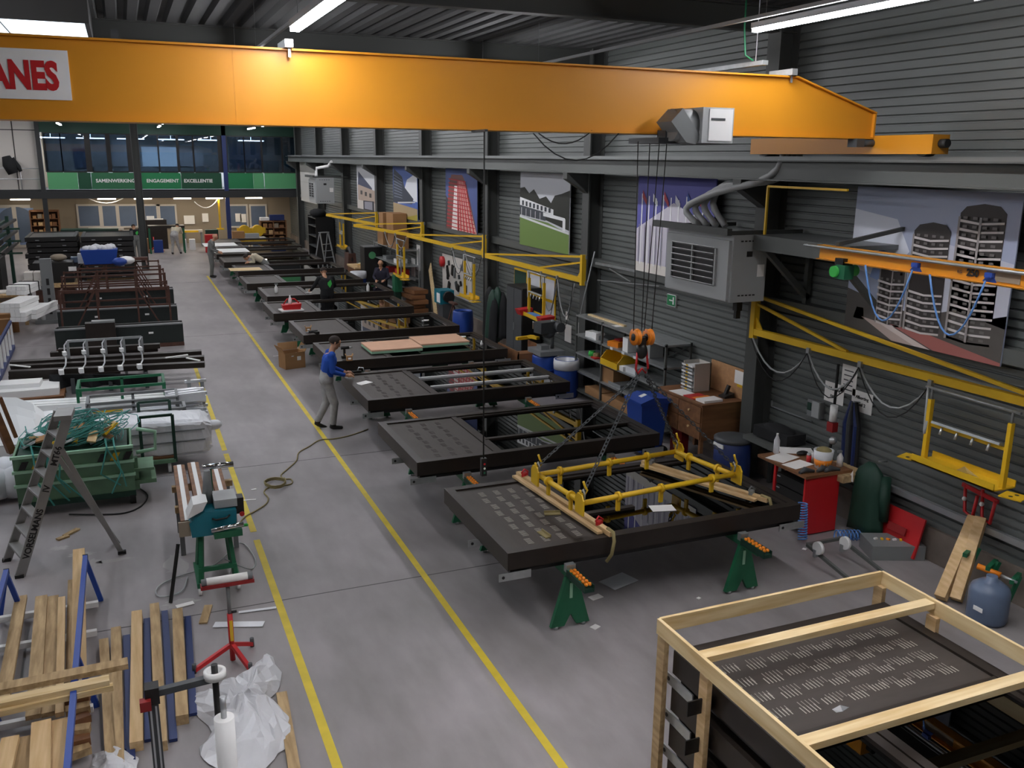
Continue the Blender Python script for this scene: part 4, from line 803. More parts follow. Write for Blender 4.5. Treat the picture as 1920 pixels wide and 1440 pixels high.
c = ktop(.22, .8); t = thing('desk_phone', 'black cordless phone in its cradle on the cabinet', 'phone', c); obj('cradle', MB().prism([c+V(-.1, -.09, 0), c+V(.1, -.09, 0), c+V(.1, -.09, .08), c+V(-.1, -.09, .03)], (0, .18, 0)), 'black', t); obj('handset', MB().cbox(c+V(.03, .03, .12), (.05, .06, .17), 0, 0, .4), 'black', t)
c = V(9.3, ky0-.25, zt-.25); one('green_glove', 'bright green glove hanging beside the cabinet', 'glove', MB().tube([c+V(-.1, -.02, .08), c+V(-.02, .02, .14), c+V(.03, .05, .06), c+V(0, .08, -.12)], [.03, .05, .05, .02], 8).cyl(c+V(-.02, .02, .14), c+V(.06, 0, .16), .02, 8), 'logo_green')
# --- wheelie bin
c = V(8.22, WX(1212, 790, 8.22).y, 0); t = thing('wheelie_bin', 'blue wheelie bin beside the drawer cabinet', 'bin', c)
obj('body', MB().add([c+V(*v) for v in ((-.2, -.2, .08), (.2, -.2, .08), (.2, .2, .08), (-.2, .2, .08), (-.27, -.27, .98), (.27, -.27, .98), (.27, .27, .98), (-.27, .27, .98))], [(0, 3, 2, 1), (4, 5, 6, 7), (0, 1, 5, 4), (1, 2, 6, 5), (2, 3, 7, 6), (3, 0, 4, 7)]), 'blue', t)
obj('lid', MB().prism([c+V(-.3, -.29, .98), c+V(.3, -.29, .98), c+V(.31, -.29, 1.06), c+V(-.05, -.29, 1.1), c+V(-.3, -.29, 1.02)], (0, .58, 0)), 'blue', t); obj('handle', MB().cyl(c+V(.34, -.22, 1.02), c+V(.34, .22, 1.02), .02, 8), 'blue', t); obj('sticker', MB().cbox(c+V(-.1, 0, 1.085), (.12, .1, .004), 0, 0, -.3), 'paper', t)
for s in (-1, 1): obj('wheel', MB().cyl(c+V(.2, s*.22, .1), c+V(.2, s*.27, .1), .1, 16), 'rubber', t)
# --- things under / right of cabinet
c = V(8.74, WX(1373, 850, 8.74).y, 0); t = thing('waste_drum', 'dark blue drum with grey lid between cabinet and workbench', 'drum', c); obj('body', MB().lathe([(.26, 0), (.3, .05), (.3, .72), (.27, .75)], c, 24), 'blue_dk', t); obj('lid', MB().lathe([(.31, .73), (.31, .78), (.25, .8), (.02, .8)], c, 24), 'grey_dk', t); obj('label_band', MB().cbox(c+V(-.295, -.02, .68), (.02, .25, .06)), 'white', t)
c = V(9.0, (ky0+ky1)/2, 0); one('orange_case', 'orange toolbox standing under the drawer cabinet', 'toolbox', MB().cbox(c+V(-.2, .3, .3), (.15, .35, .6)), 'red_dk')
# --- red workbench with clutter
BZ = .9; A = G(1512, 893, BZ); B = G(1432, 850, BZ); D = G(1588, 882, BZ); bx0, bx1, by0, by1 = A.x-.02, D.x+.1, A.y-.02, B.y
t = thing('workbench', 'red steel workbench with a dark wooden top against the wall', 'workbench', ((bx0+bx1)/2, (by0+by1)/2, 0))
obj('worktop', MB().box((bx0, by0, BZ-.04), (bx1, by1, BZ)), 'wood_brown', t); obj('side_top', MB().box((bx1-.25, by0-.1, BZ-.14), (bx1+.2, by0+.5, BZ-.04)), 'wood_old', t)
obj('cabinet_side', MB().box((bx0+.02, by0+.02, .02), (bx0+.62, by0+.05, BZ-.04)), 'red', t); obj('cabinet_back', MB().box((bx0+.6, by0+.05, .02), (bx0+.62, by1-.4, BZ-.04)), 'red', t); obj('leg', MB().box((bx0+.02, by1-.4, .02), (bx0+.06, by1-.36, BZ-.04)), 'red', t)
for k in range(4):
    d = obj('drawer', MB().box((bx0+.03, by0+.05, .1+.17*k), (bx0+.6, by1-.42, .25+.17*k)), 'black', t); obj('drawer_handle', MB().box((bx0+.02, by1-.5, .2+.17*k), (bx0+.03, by1-.44, .215+.17*k)), 'alu', d)
def bt(px, py): return G(px, py, BZ+.001)
for k, (px, py, w_, d_, rz, lab) in enumerate(((1467, 858, .42, .3, .3, 'white sheet on the workbench corner by water bottle'), (1492, 845, .5, .3, -.5, 'large white sheets on the workbench behind the thermos'), (1496, 871, .4, .25, .2, 'white sheet with a coffee ring on the workbench'))): sheet(lab, bt(px, py), w_, d_, rz)
c = bt(1455, 850); t = thing('water_bottle', 'clear water bottle on the workbench corner', 'bottle', c); obj('bottle', MB().lathe([(.035, 0), (.045, .02), (.045, .2), (.018, .27), (.018, .29)], c, 14), 'film', t); obj('cap', MB().cyl(c+V(0, 0, .29), c+V(0, 0, .31), .018, 10), 'white', t)
c = bt(1516, 866); t = thing('drink_can', 'red drink can standing on the workbench', 'can', c); obj('can', MB().cyl(c, c+V(0, 0, .1), .034, 16), 'red', t); obj('rim', MB().cyl(c+V(0, 0, .1), c+V(0, 0, .13), .03, 16), 'alu', t)
c = bt(1524, 862); one('white_cup', 'white cup beside the red can', 'cup', MB().lathe([(.03, 0), (.045, .1), (.04, .1), (.028, .01)], c, 14), 'white')
c = bt(1542, 876); t = thing('parts_bucket', 'clear bucket of orange parts on the workbench', 'bucket', c); obj('bucket', MB().lathe([(.11, 0), (.14, .26), (.13, .26), (.1, .02)], c, 18), 'film', t); obj('orange_contents', MB().lathe([(.112, .02), (.128, .13), (.01, .14)], c, 16), 'orange_roller', t); obj('top_contents', MB().ball(c+V(0, 0, .25), (.11, .11, .05), 10), 'strap', t)
c = bt(1574, 874); t = thing('oil_can', 'white spray can on the bench end by the wall', 'bottle', c); obj('can', MB().lathe([(.045, 0), (.045, .13), (.02, .18), (.015, .2)], c, 12), 'white', t); obj('nozzle', MB().cbox(c+V(-.02, 0, .22), (.07, .03, .03)), 'alu', t)
c = bt(1504, 853); one('glasses_case', 'black glasses case on the workbench', 'case', MB().ball(c+V(0, 0, .03), (.1, .06, .035), 12), 'black')
for k, (px, py) in enumerate(((1512, 887), (1545, 884), (1560, 884))): c = bt(px, py); one('work_glove', 'dark rag or glove lying on the workbench edge', 'glove', MB().tube([c+V(-.12, 0, .02), c+V(0, .04, .035), c+V(.12, -.02, .02)], [.02, .045, .02], 8), 'grey_dk', 'dark rags on the workbench edge')
c = V(9.1, by1+.4, 0); t = thing('tool_bag', 'dark navy tool bag on a stand behind the workbench', 'bag', c); obj('bag', MB().cbox(c+V(0, .1, .98), (.38, .75, .16), .06).ball(c+V(0, .1, 1.03), (.18, .36, .1), 12), 'cloth_black', t); obj('stand', MB().box(c+V(-.3, -.4, .8), c+V(.28, .6, .87)), 'ledge', t)
for dx in (-.26, .24): obj('leg', MB().box(c+V(dx-.03, -.36, 0), c+V(dx+.03, -.3, .8)), 'ledge', t); obj('leg', MB().box(c+V(dx-.03, .5, 0), c+V(dx+.03, .56, .8)), 'ledge', t)
# coiled blue air hoses
def coil(lab, a, b, r, n, m='blue_lt'):
    a = Vector(a); b = Vector(b); d = (b-a); u = d.cross(V(0, 0, 1)); u = u.normalized() if u.length > .01 else V(1, 0, 0); v = d.normalized().cross(u)
    one('coiled_hose', lab, 'hose', MB().tube([a+d*(k/(n*10))+u*(r*math.cos(k*2*PI/10))+v*(r*math.sin(k*2*PI/10)) for k in range(n*10+1)], .01, 5), m)
g1 = G(1497, 1000); g2 = G(1512, 980); coil('blue spiral air hose hanging down the red workbench side', (bx0-.06, by0-.05, .55), (bx0-.1, by0-.15, .06), .06, 14)
g = G(1590, 1012); coil('blue spiral air hose heap on the floor near red board', g+V(-.2, .05, .08), g+V(.22, -.1, .08), .07, 9)
# papers & boxes on the wall
def wsheet(lab, px, py, w_, h_, lines=(), tilt=0.0, X=XW-.05):
    q = WX(px, py, X); t = thing('wall_notice', lab, 'notice', q)
    obj('paper', MB().cbox(q, (.003, w_, h_), 0, tilt), 'paper', t)
    for k, s in enumerate(lines): text(s, .065, frame3((X-.004, q.y, q.z+h_*.12-.1*k), (0, -1, math.sin(-tilt)), (0, 0, 1)), 'lettering', 'black', t, bold=.001, align='CENTER')
    return q, t
q, t = wsheet('tall white notice with table lines on wall', 1592, 712, .3, .42)
for k in range(5): obj('table_line', MB().box((XW-.056, q.y-.08, q.z+.12-.07*k), (XW-.053, q.y+.1, q.z+.135-.07*k)), 'grey_dk', t)
wsheet('white notice reading Afkorting zaal under the table notice', 1564, 737, .4, .3, ('Afkorting', 'zaal 1'))
wsheet('white notice reading Afkorting zaal beside the hanging straps', 1616, 754, .4, .3, ('Afkorting', 'zaal 2'))
q = WX(1531, 766, XW-.08); t = thing('junction_box', 'grey electrical box on ribbed wall above the workbench', 'electrical box', q); obj('box', MB().cbox(q, (.12, .28, .26)), 'grey', t); obj('cover', MB().cbox(q+V(-.065, -.05, 0), (.01, .15, .24)), 'plastic_grey', t); obj('socket', MB().cbox(q+V(-.065, .09, .02), (.01, .08, .12)), 'green_dk', t)
p0 = WX(1447, 762, XW-.06); p1_ = WX(1522, 790, XW-.06); one('wall_conduit', 'thin grey pipe clipped along the wall below electrical box', 'pipe', MB().tube([p0+V(0, 0, .1), p0, p1_], .015, 6), 'grey')
p = WX(1566, 745, 9.2); t = thing('air_regulator', 'air pressure regulator hanging on a hose with white filter bowl', 'regulator', V(9.2, p.y, 1.2)); zt_ = p.z
obj('supply_hose', MB().cyl((9.2, p.y, 2.3), (9.2, p.y, zt_-.1), .02, 8), 'rubber', t); obj('filter_bowl', MB().cyl((9.2, p.y, zt_-.12), (9.2, p.y, zt_-.36), .055, 14), 'white', t); obj('red_block', MB().cbox((9.2, p.y, zt_-.44), (.1, .12, .14)), 'red_dk', t); obj('coupling', MB().ball((9.18, p.y-.06, zt_-.63), .06, 10), 'alu', t); obj('drop_hose', MB().cyl((9.2, p.y-.02, zt_-.6), (9.2, p.y+.02, .95), .022, 8), 'rubber', t)
p = WX(1606, 770, 9.4)
t = thing('strap_bundle', 'bundle of dark straps with blue strap hanging on wall', 'strap', V(9.35, p.y, .8))
for k in range(5): obj('strap', MB().tube([V(9.38, p.y+.02*k, p.z+.12), V(9.32, p.y-.16+.07*k, p.z-.2), V(9.36, p.y-.14+.065*k, p.z-.8-.1*(k % 3))], .03, 5), ['cloth_black', 'blue_dk', 'cloth_black', 'grey_dk', 'blue_dk'][k], t)
obj('hook', MB().cyl((9.44, p.y, p.z+.12), (9.33, p.y, p.z+.14), .012, 6), 'galv', t)
# long wall rail
a = WX(1661, 912, XW-.15); b = WX(1850, 990, XW-.15); one('wall_handrail', 'long grey aluminium profile resting along the wall', 'profile', MB().bar((XW-.13, 9.2, a.z), (XW-.13, 5.0, a.z), .06, .08), 'alu')
# coats, red board, leaning timbers
p = WX(1635, 935, 9.3); t = thing('green_coat', 'dark green jacket hanging low on the wall by red board', 'jacket', V(9.3, p.y, .3))
obj('coat_body', garment(V(9.28, p.y-.05, 1.08), .95, .26, .12, 3, .08), 'green_dk', t); obj('sleeve', MB().tube([V(9.26, p.y-.24, .93), V(9.16, p.y-.36, .66), V(9.18, p.y-.36, .36)], [.075, .07, .06], 10), 'green_dk', t); obj('hook', MB().cyl((9.44, p.y-.05, 1.08), (9.3, p.y-.05, 1.1), .012, 6), 'galv', t)
obj('paper_tag', MB().add([V(9.05, p.y+.25, .75), V(9.02, p.y+.12, .95), V(9.02, p.y+.1, .78)], [(0, 1, 2)]), 'paper', t)
p = WX(1690, 1007, 9.3); t = thing('red_board', 'bright red plastic board leaning against concrete plinth', 'board', V(9.25, p.y, 0)); obj('board', MB().cbox((9.25, p.y, .3), (.03, .7, .55), 0, 0, .25), 'red', t); obj('grip', MB().cbox((9.2, p.y, .33), (.02, .3, .1), 0, 0, .25), 'red_dk', t)
a = G(1765, 1130); 
for k in range(2):
    b0 = a+V(.14*k, .02-.1*k, 0); t1 = WX(1808, 1012, 9.33)
    one('leaning_timber', ['pale square timber leaning on plinth, front one of two', 'pale square timber leaning on plinth, rear one of two'][k], 'timber', MB().bar(b0+V(0, 0, .05), V(9.33, b0.y+.28, .86+.03*k), .125, .125), 'wood')
p = G(1850, 1195); c = V(8.75, WX(1850, 1150, 8.75).y, 0); t = thing('water_jug', 'blue tinted water jug with spigot beyond the timber crate', 'water jug', c); obj('jug', MB().lathe([(.02, 0), (.2, .0), (.22, .04), (.22, .35), (.2, .42), (.12, .48), (.06, .5), (.06, .55)], c, 24), 'glass_blue', t); obj('label', MB().cbox(c+V(-.22, -.05, .2), (.006, .12, .05)), 'white', t)
c = V(9.05, WX(1850, 1100, 9.05).y, 0)
t = thing('clamp_rack', 'green clamps with an orange grip on the floor by leaning timbers', 'clamp', c)
for k in range(3): obj('clamp_bar', MB().bar(c+V(-.1+.1*k, .3-.25*k, .02), c+V(.1+.05*k, .25-.25*k, .6-.08*k), .04, .04).cbox(c+V(-.0+.1*k, .3-.25*k, .55-.08*k), (.3, .05, .05), .4), 'green', t)
obj('grip', MB().cyl(c+V(-.05, .12, .45), c+V(.05, -.12, .42), .035, 10), 'orange_roller', t); obj('screw', MB().cyl(c+V(.05, -.12, .42), c+V(.1, -.3, .4), .018, 8), 'alu', t)
# red clamp holder on wall
p = WX(1830, 940, XW-.12); t = thing('clamp_holder', 'red steel clamps hanging on the wall under the tool carrier', 'clamp', p)
for s in (0, 1):
    o = V(0, -.25*s, .02*s); obj('clamp_frame', MB().tube([p+o+V(0, .18, .16), p+o+V(0, .14, -.18), p+o+V(-.05, -.02, -.2), p+o+V(-.05, -.05, .1)], .022, 6), 'red', t); obj('screw_head', MB().ball(p+o+V(-.06, .12, .0), .03, 8), 'white', t)
obj('cross_bar', MB().bar(p+V(0, .22, .15), p+V(0, -.3, .1), .03, .05), 'red', t)
# dolly upside down with white castors
a = G(1545, 1075); t = thing('dolly', 'tipped steel trolley frame with white castors on the floor', 'dolly', a)
for x in (0, .55): obj('side_rail', MB().bar(a+V(x, .35, .25), a+V(x+.05, -.55, .05), .04, .04), 'ledge', t)
for y in (.35, -.5): obj('cross_rail', MB().bar(a+V(0, y, .25 if y > 0 else .06), a+V(.58, y, .25 if y > 0 else .06), .04, .04), 'ledge', t)
for x in (-.02, .42): c = a+V(x, .12, .3); w_ = obj('castor', MB().cyl(c+V(-.025, 0, 0), c+V(.025, 0, 0), .085, 18), 'white', t); obj('fork', MB().cbox(c+V(0, .03, -.08), (.07, .05, .1)), 'galv', w_)
p = G(1660, 1040); t = thing('floor_crate', 'low grey crate of small parts on floor by red board', 'crate', p); obj('crate', MB().cbox(p+V(.1, 0, .1), (.7, .45, .2), -.4), 'grey', t)
for k in range(6): obj('small_part', MB().cbox(p+V(-.1+.07*k, .1-.04*k, .21), (.05, .03, .02), k), ['white', 'yellow', 'orange_roller'][k % 3], t)
# ---------------------------------------------------------------- further along the wall
q = WX(880, 515, XW-.06); ya_ = WX(830, 500, XW-.06).y; yb_ = WX(885, 500, XW-.06).y; z0_ = WX(830, 545, XW-.06).z; z1_ = WX(830, 475, XW-.06).z
t = thing('tool_board', 'white perforated tool board with hanging tools', 'tool board', (XW-.06, (ya_+yb_)/2, z0_)); obj('board', MB().box((XW-.07, yb_, z0_), (XW-.05, ya_, z1_)), 'wall_white', t)
rnd = random.Random(5)
for k in range(14):
    y = yb_+.2+(ya_-yb_-.4)*rnd.random(); z = z0_+.15+(z1_-z0_-.35)*rnd.random(); obj('hanging_tool', MB().cbox((XW-.1, y, z), (.05, .06+.12*rnd.random(), .12+.22*rnd.random()), 0, rnd.uniform(-.5, .5)), rnd.choice(['black', 'grey_dk', 'black', 'grey']), t)
c = V(XW-.12, ya_-.12, z1_-.25); obj('red_reel', MB().lathe([(.03, -.05), (.17, -.05), (.17, .05), (.03, .05)], c, 16, axis='x'), 'red', t)
one('leaning_plank', 'wide pale plank leaning by the blue drum near tool board', 'plank', MB().bar(WX(818, 598, 8.9), WX(806, 500, 9.3), .35, .03, (1, 0, 0)), 'wood_pale')
c = V(8.9, WX(835, 590, 8.9).y, 0); t = thing('teal_machine', 'teal grinder machine on a dark stand by the tool board', 'machine', c); obj('stand', MB().box(c+V(-.15, -.2, 0), c+V(.15, .2, .75)), 'grey_dk', t); obj('casing', MB().cbox(c+V(0, .1, .95), (.45, .6, .42)), 'teal', t); obj('label_plate', MB().cbox(c+V(-.23, -.02, .93), (.01, .3, .28)), 'white', t); obj('grinding_wheel', MB().cyl(c+V(0, -.25, .98), c+V(0, -.4, .98), .17, 16), 'black', t)
c = V(8.8, WX(868, 625, 8.8).y, 0); t = thing('blue_barrel', 'blue barrel without lid before the tool board', 'drum', c); obj('body', MB().lathe([(.25, 0), (.29, .06), (.31, .4), (.29, .78), (.27, .82), (.25, .82), (.25, .7)], c, 24), 'blue', t); obj('lid_recess', MB().lathe([(.25, .76), (.01, .76)], c, 20), 'blue_dk', t)
c = V(8.7, WX(850, 610, 8.7).y, 0); t = thing('roller_stand', 'brown steel roller stand beside the blue barrel', 'stand', c); obj('top', MB().cbox(c+V(0, 0, .95), (.12, .5, .05)), 'rust', t); obj('leg', MB().bar(c+V(0, 0, .95), c+V(-.2, .25, 0), .03, .03), 'rust', t); obj('leg', MB().bar(c+V(0, 0, .95), c+V(-.1, -.25, 0), .03, .03), 'rust', t); obj('leg', MB().bar(c+V(0, 0, .95), c+V(.25, 0, 0), .03, .03), 'rust', t)
# heap of dark green coats on column
c = V(8.95, WX(928, 600, 8.95).y, 0); t = thing('coat_heap', 'heap of dark green work jackets hanging on the column', 'jacket', c)
rnd = random.Random(9)
for k in range(7):
    o = V(rnd.uniform(-.1, .1), rnd.uniform(-.35, .35), 0); obj('jacket', garment(c+o+V(.1, 0, 1.78-.04*k), 1.2+.1*(k % 3), .24, .11, k, .06), ['green_dk', 'cloth_black'][k % 2], t)
c = V(9.0, WX(975, 590, 9.0).y, 0); t = thing('dark_locker', 'tall black locker behind the tool carrier with red bins', 'locker', c); obj('body', MB().box(c+V(-.15, -.5, 0), c+V(.35, .5, 2.0)), 'black', t); obj('door', MB().box(c+V(-.17, -.48, .05), c+V(-.15, -.01, 1.95)), 'grey_dk', t); obj('door', MB().box(c+V(-.17, .01, .05), c+V(-.15, .48, 1.95)), 'grey_dk', t); obj('handle', MB().box(c+V(-.2, -.06, .9), c+V(-.17, -.04, 1.1)), 'alu', t)
ya_ = WX(965, 560, XW-.06).y; yb_ = WX(1042, 580, XW-.06).y; t = thing('drawing_board', 'yellow framed wall board holding four drawings', 'notice board', (XW-.06, (ya_+yb_)/2, .9)); z0_, z1_ = 1.15, 2.3
obj('board', MB().box((XW-.08, yb_, z0_), (XW-.055, ya_, z1_)), 'yellow', t); w2 = (ya_-yb_)/3
for i in range(3):
    for j in range(2): obj('drawing', MB().box((XW-.085, yb_+.05+w2*i, z0_+.05+.56*j), (XW-.08, yb_+w2*(i+1)-.03, z0_+.54+.56*j)), 'film' if i < 2 else 'green_dk', t)
for k, (px, py, w_, h_) in enumerate(((1065, 625, .35, .42), (1063, 592, .14, .2), (1088, 620, .2, .35), (1043, 612, .25, .3))): wsheet(['white notice beside the drill press', 'small blue-print notice above the drill press', 'white notice on the rack-side column', 'grey notice next to the framed drawings'][k], px, py, w_, h_)
# air hose reel arm at column
a = WX(1130, 475, 9.0); b = WX(1088, 590, 8.9); one('diagonal_pipe', 'thin grey pipe slanting down from column to the shelf rack', 'pipe', MB().cyl(V(9.0, 16.9, a.z), b, .014, 6), 'plastic_grey')
t = thing('wall_bracket', 'pale triangular pipe bracket on wall under the flag poster', 'bracket', (9.3, 15.5, 2.4)); obj('rail', MB().bar((9.2, 17.2, 2.95), (9.35, 14.9, 2.95), .04, .05), 'galv', t); obj('stay', MB().bar((9.2, 17.1, 2.6), (9.35, 14.9, 2.75), .02, .02), 'galv', t); obj('strut', MB().bar((9.2, 16.6, 2.9), (9.3, 15.9, 2.72), .02, .02), 'galv', t)
# far shelving with cartons, black cabinet, ladder...
FXs = 8.75; ya_ = WX(702, 480, FXs).y; yb_ = WX(752, 500, FXs).y
t = thing('open_shelving', 'open metal shelving with a stack of big cartons on top', 'shelf', (9.05, (ya_+yb_)/2, 0))
for y in (ya_, yb_):
    for x in (FXs, 9.4): obj('upright', MB().box((x-.02, y-.02, 0), (x+.02, y+.02, 2.0)), 'galv', t)
for z in (.5, .95, 1.4, 1.95): obj('shelf_board', MB().box((FXs-.02, yb_, z-.03), (9.42, ya_, z)), 'galv', t)
L_ = ya_-yb_
for k, (u, z, w_, h_, m, lab) in enumerate(((.25, .95, .5, .25, 'red', 'red crate on the open shelving'), (.6, .95, .4, .2, 'red_dk', 'dark red crate on the open shelving'), (.3, 1.4, .4, .15, 'white', 'white box on upper open shelving'), (.7, 1.4, .5, .12, 'grey', 'grey tray on upper open shelving'), (.5, .5, .6, .2, 'grey_dk', 'dark crate low on the open shelving'))): one('shelf_crate', lab, 'crate', MB().cbox((9.05, yb_+L_*u, z+h_/2+.001), (.4, w_, h_)), m)
for k, (u, z, w_, h_) in enumerate(((.3, 1.951, .95, .62), (.72, 1.951, .8, .55), (.35, 2.572, .9, .6), (.68, 2.572, .6, .55))): one('big_carton', ['large carton on open shelving, lower of its pair by the tool carrier', 'large carton on open shelving, lower of its pair by the black locker', 'large carton stacked uppermost nearest the jib arm', 'large carton stacked uppermost beside the poster'][k], 'box', MB().cbox((8.98, yb_+L_*u, z+h_/2), (.5, w_ if w_ < L_*.45 else L_*.42, h_)), 'cardboard')
wsheet('large white plan sheet on wall behind the tool carrier', 790, 485, 1.1, .9); wsheet('second white plan sheet on wall by the tool carrier', 775, 505, .5, .8)
c = V(8.62, WX(694, 490, 8.62).y, 0); t = thing('black_cabinet', 'slim black cabinet with a round green emblem', 'cabinet', c); obj('body', MB().box(c+V(-.3, -.35, 0), c+V(.4, .35, 1.75)), 'black', t); obj('emblem', MB().cyl(c+V(0, -.35, 1.45), c+V(0, -.356, 1.45), .14, 16), 'band_lt', t); obj('top_plate', MB().box(c+V(-.3, -.35, 1.75), c+V(.4, .35, 1.78)), 'grey', t)
c = V(8.4, WX(672, 500, 8.4).y, 0); t = thing('wood_bench', 'light wooden bench with small tools behind the bald worker', 'bench', c); obj('top', MB().box(c+V(-.3, -.7, .85), c+V(.6, .7, .92)), 'wood', t); obj('apron', MB().box(c+V(-.28, -.65, .6), c+V(.5, .65, .85)), 'wood_brown', t)
for k in range(5): obj('tool', MB().cbox(c+V(-.1+.08*k, -.5+.25*k, .96), (.12, .1, .08), k), ['wood', 'yellow', 'white', 'wood_pale', 'green'][k], t)
for dy in (-.6, .6): obj('leg', MB().box(c+V(-.26, dy-.04, 0), c+V(-.2, dy+.04, .6)), 'wood_brown', t)
c = V(8.0, WX(672, 522, 8.0).y, 0); t = thing('lined_drum', 'dark blue drum with white liner behind the bald worker', 'drum', c); obj('body', MB().lathe([(.27, 0), (.3, .05), (.3, .85)], c, 20), 'blue_dk', t); obj('liner', MB().lathe([(.31, .62), (.32, .75), (.31, .88), (.25, .86)], c, 20), 'film', t)
c = V(8.6, WX(656, 500, 8.6).y, 0); t = thing('strapping_cart', 'upright dark strapping wheel on a brown cart', 'cart', c); obj('wheel', MB().tube([c+V(0, .42*math.cos(a), .95+.42*math.sin(a)) for a in [k*PI/10 for k in range(20)]], .1, 8, closed=True), 'black', t); obj('cart', MB().prism([c+V(-.2, -.5, .5), c+V(.2, -.5, .5), c+V(.15, -.5, 1.2), c+V(-.15, -.5, 1.2)], (0, .7, 0)), 'rust', t); obj('leg', MB().box(c+V(-.05, -.05, 0), c+V(.05, .05, .6)), 'rust', t)
def ladder(lab, base, h, w_, rz, m='alu'):
    t = thing('step_ladder', lab, 'ladder', base, rz); o = lambda n, mb, mm=m: obj(n, mb, mm, t, world=False)
    for s in (-1, 1): o('stile', MB().bar((s*w_/2, 0, 0), (s*w_*.38, .45, h), .03, .06)); o('rear_leg', MB().bar((s*w_/2, .95, 0), (s*w_*.38, .5, h*.97), .03, .04))
    for k in range(1, int(h/.28)): z = .28*k; u = z/h; o('tread', MB().cbox((0, .45*u, z), (w_*(1-.24*u), .08, .025)))
    o('top_cap', MB().cbox((0, .47, h), (w_*.8, .16, .04)))
ladder('silver step ladder standing between panels and black shelving', V(8.15, WX(622, 480, 8.15).y, 0), 1.9, .6, .5)
c = V(8.8, WX(598, 470, 8.8).y, 0); t = thing('black_shelving', 'tall black shelving stuffed with dark stock near far wall', 'shelf', c); obj('body', MB().box(c+V(.3, -1.0, 0), c+V(.6, 1.0, 2.2)), 'black', t)
for z in (.3, .8, 1.3, 1.8, 2.2): obj('shelf_board', MB().box(c+V(-.3, -1.0, z-.04), c+V(.5, 1.0, z)), 'grey_dk', t)
for y in (-1, 1): obj('side_panel', MB().box(c+V(-.3, y-.02, 0), c+V(.5, y+.02, 2.25)), 'black', t)
obj('top_bundle', MB().ball(c+V(0, -.1, 2.4), (.4, .8, .22), 12), 'cloth_black', t)
c = V(8.55, 28.75, 0); t = thing('brown_pallet_stack', 'brown wooden timber stack under the tool carrier', 'timber stack', c)
for k in range(6): obj('board', MB().cbox(c+V(.1*(k % 2), .1*(k % 3)-.2, .08+.15*k), (.5, .9, .13), .08*(k % 3)), 'wood_brown', t)
c = V(8.15, WX(745, 545, 8.15).y, 0); t = thing('green_pump', 'green machine column beside the bald worker', 'machine', c); obj('column', MB().box(c+V(-.1, -.12, 0), c+V(.1, .12, .9)), 'green_dk', t); obj('casing', MB().cbox(c+V(0, 0, 1.05), (.25, .32, .55)), 'green', t)
# ================================================================ FAR END: MEZZANINE OFFICES OVER WORKSHOPS
YM, YK = 54.0, 57.9
def mx(px, Y=YM): return FY(px, 340, Y).x
def mz(py, Y=YM, px=300): return FY(px, py, Y).z
ZB0, ZB1 = mz(355), mz(324); ZS = mz(369)
wb = struct('wall_back', MB().box((XL, YK, 0), (XW, YK+.3, ZC+.4)), 'wall_beige')
XM0 = mx(84); XM1 = XW-.1
ms = struct('mezzanine_slab', MB().box((XL, YM, ZS), (XM1, YK, ZB0)), 'beam_dark')
obj('edge_beam', MB().box((XL, YM-.12, ZS-.06), (XM1, YM, ZS+.3)), 'beam_dark', ms)
for k, px in enumerate((80, 262, 424, 564)):
    x = mx(px); c = struct('mezzanine_column', MB().box((x-.11, YM-.1, 0), (x+.11, YM+.12, ZC)), 'blue_dk' if px == 424 else 'beam_dark')
# green spandrel band
xs = [mx(p) for p in (90, 170, 253, 265, 340, 416, 428, 495, 560)]
bt_ = thing('spandrel_band', 'green spandrel band with white lettering across the mezzanine front', 'sign band', ((xs[0]+xs[-1])/2, YM-.06, ZB0))
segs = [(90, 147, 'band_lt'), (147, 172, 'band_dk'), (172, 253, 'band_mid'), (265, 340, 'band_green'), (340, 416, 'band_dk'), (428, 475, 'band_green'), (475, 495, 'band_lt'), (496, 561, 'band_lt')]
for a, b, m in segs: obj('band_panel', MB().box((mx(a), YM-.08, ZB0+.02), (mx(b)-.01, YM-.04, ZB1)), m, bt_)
for s, px in (('SAMENWERKING', 180), ('ENGAGEMENT', 275), ('EXCELLENTIE', 345)):
    q = FY(px, 342, YM-.09); text(s, .25, frame3((q.x, YM-.085, q.z), (1, 0, 0), (0, 0, 1)), 'lettering', 'white', bt_, bold=.006)
# office glazing above
WZ0, WZ1 = ZB1+.02, mz(252)
win = [(90, 120), (122, 165), (176, 205), (213, 243), (264, 300), (303, 335), (340, 365), (368, 412), (430, 460), (462, 492), (495, 530), (533, 560)]
for k, (a, b) in enumerate(win):
    x0, x1 = mx(a), mx(b); w_ = struct('window_%d' % (k+2), MB().box((x0, YM-.02, WZ0), (x1, YM-.01, WZ1)), 'glass_dark')
    obj('window_frame', MB().box((x0-.05, YM-.04, WZ0), (x0, YM, WZ1)).box((x1, YM-.04, WZ0), (x1+.05, YM, WZ1)).box((x0, YM-.04, WZ0-.02), (x1, YM, WZ0+.05)).box((x0, YM-.04, WZ1-.05), (x1, YM, WZ1)), 'black', w_)
for (a, b), (c_, d) in zip(win[:-1], win[1:]): struct('trim_5', MB().box((mx(b)+.0, YM-.015, WZ0), (mx(c_), YM+.05, WZ1)), 'black')
struct('trim_4', MB().box((XM0, YM-.1, WZ1), (XM1, YM+.1, ZC)), 'green_dk')
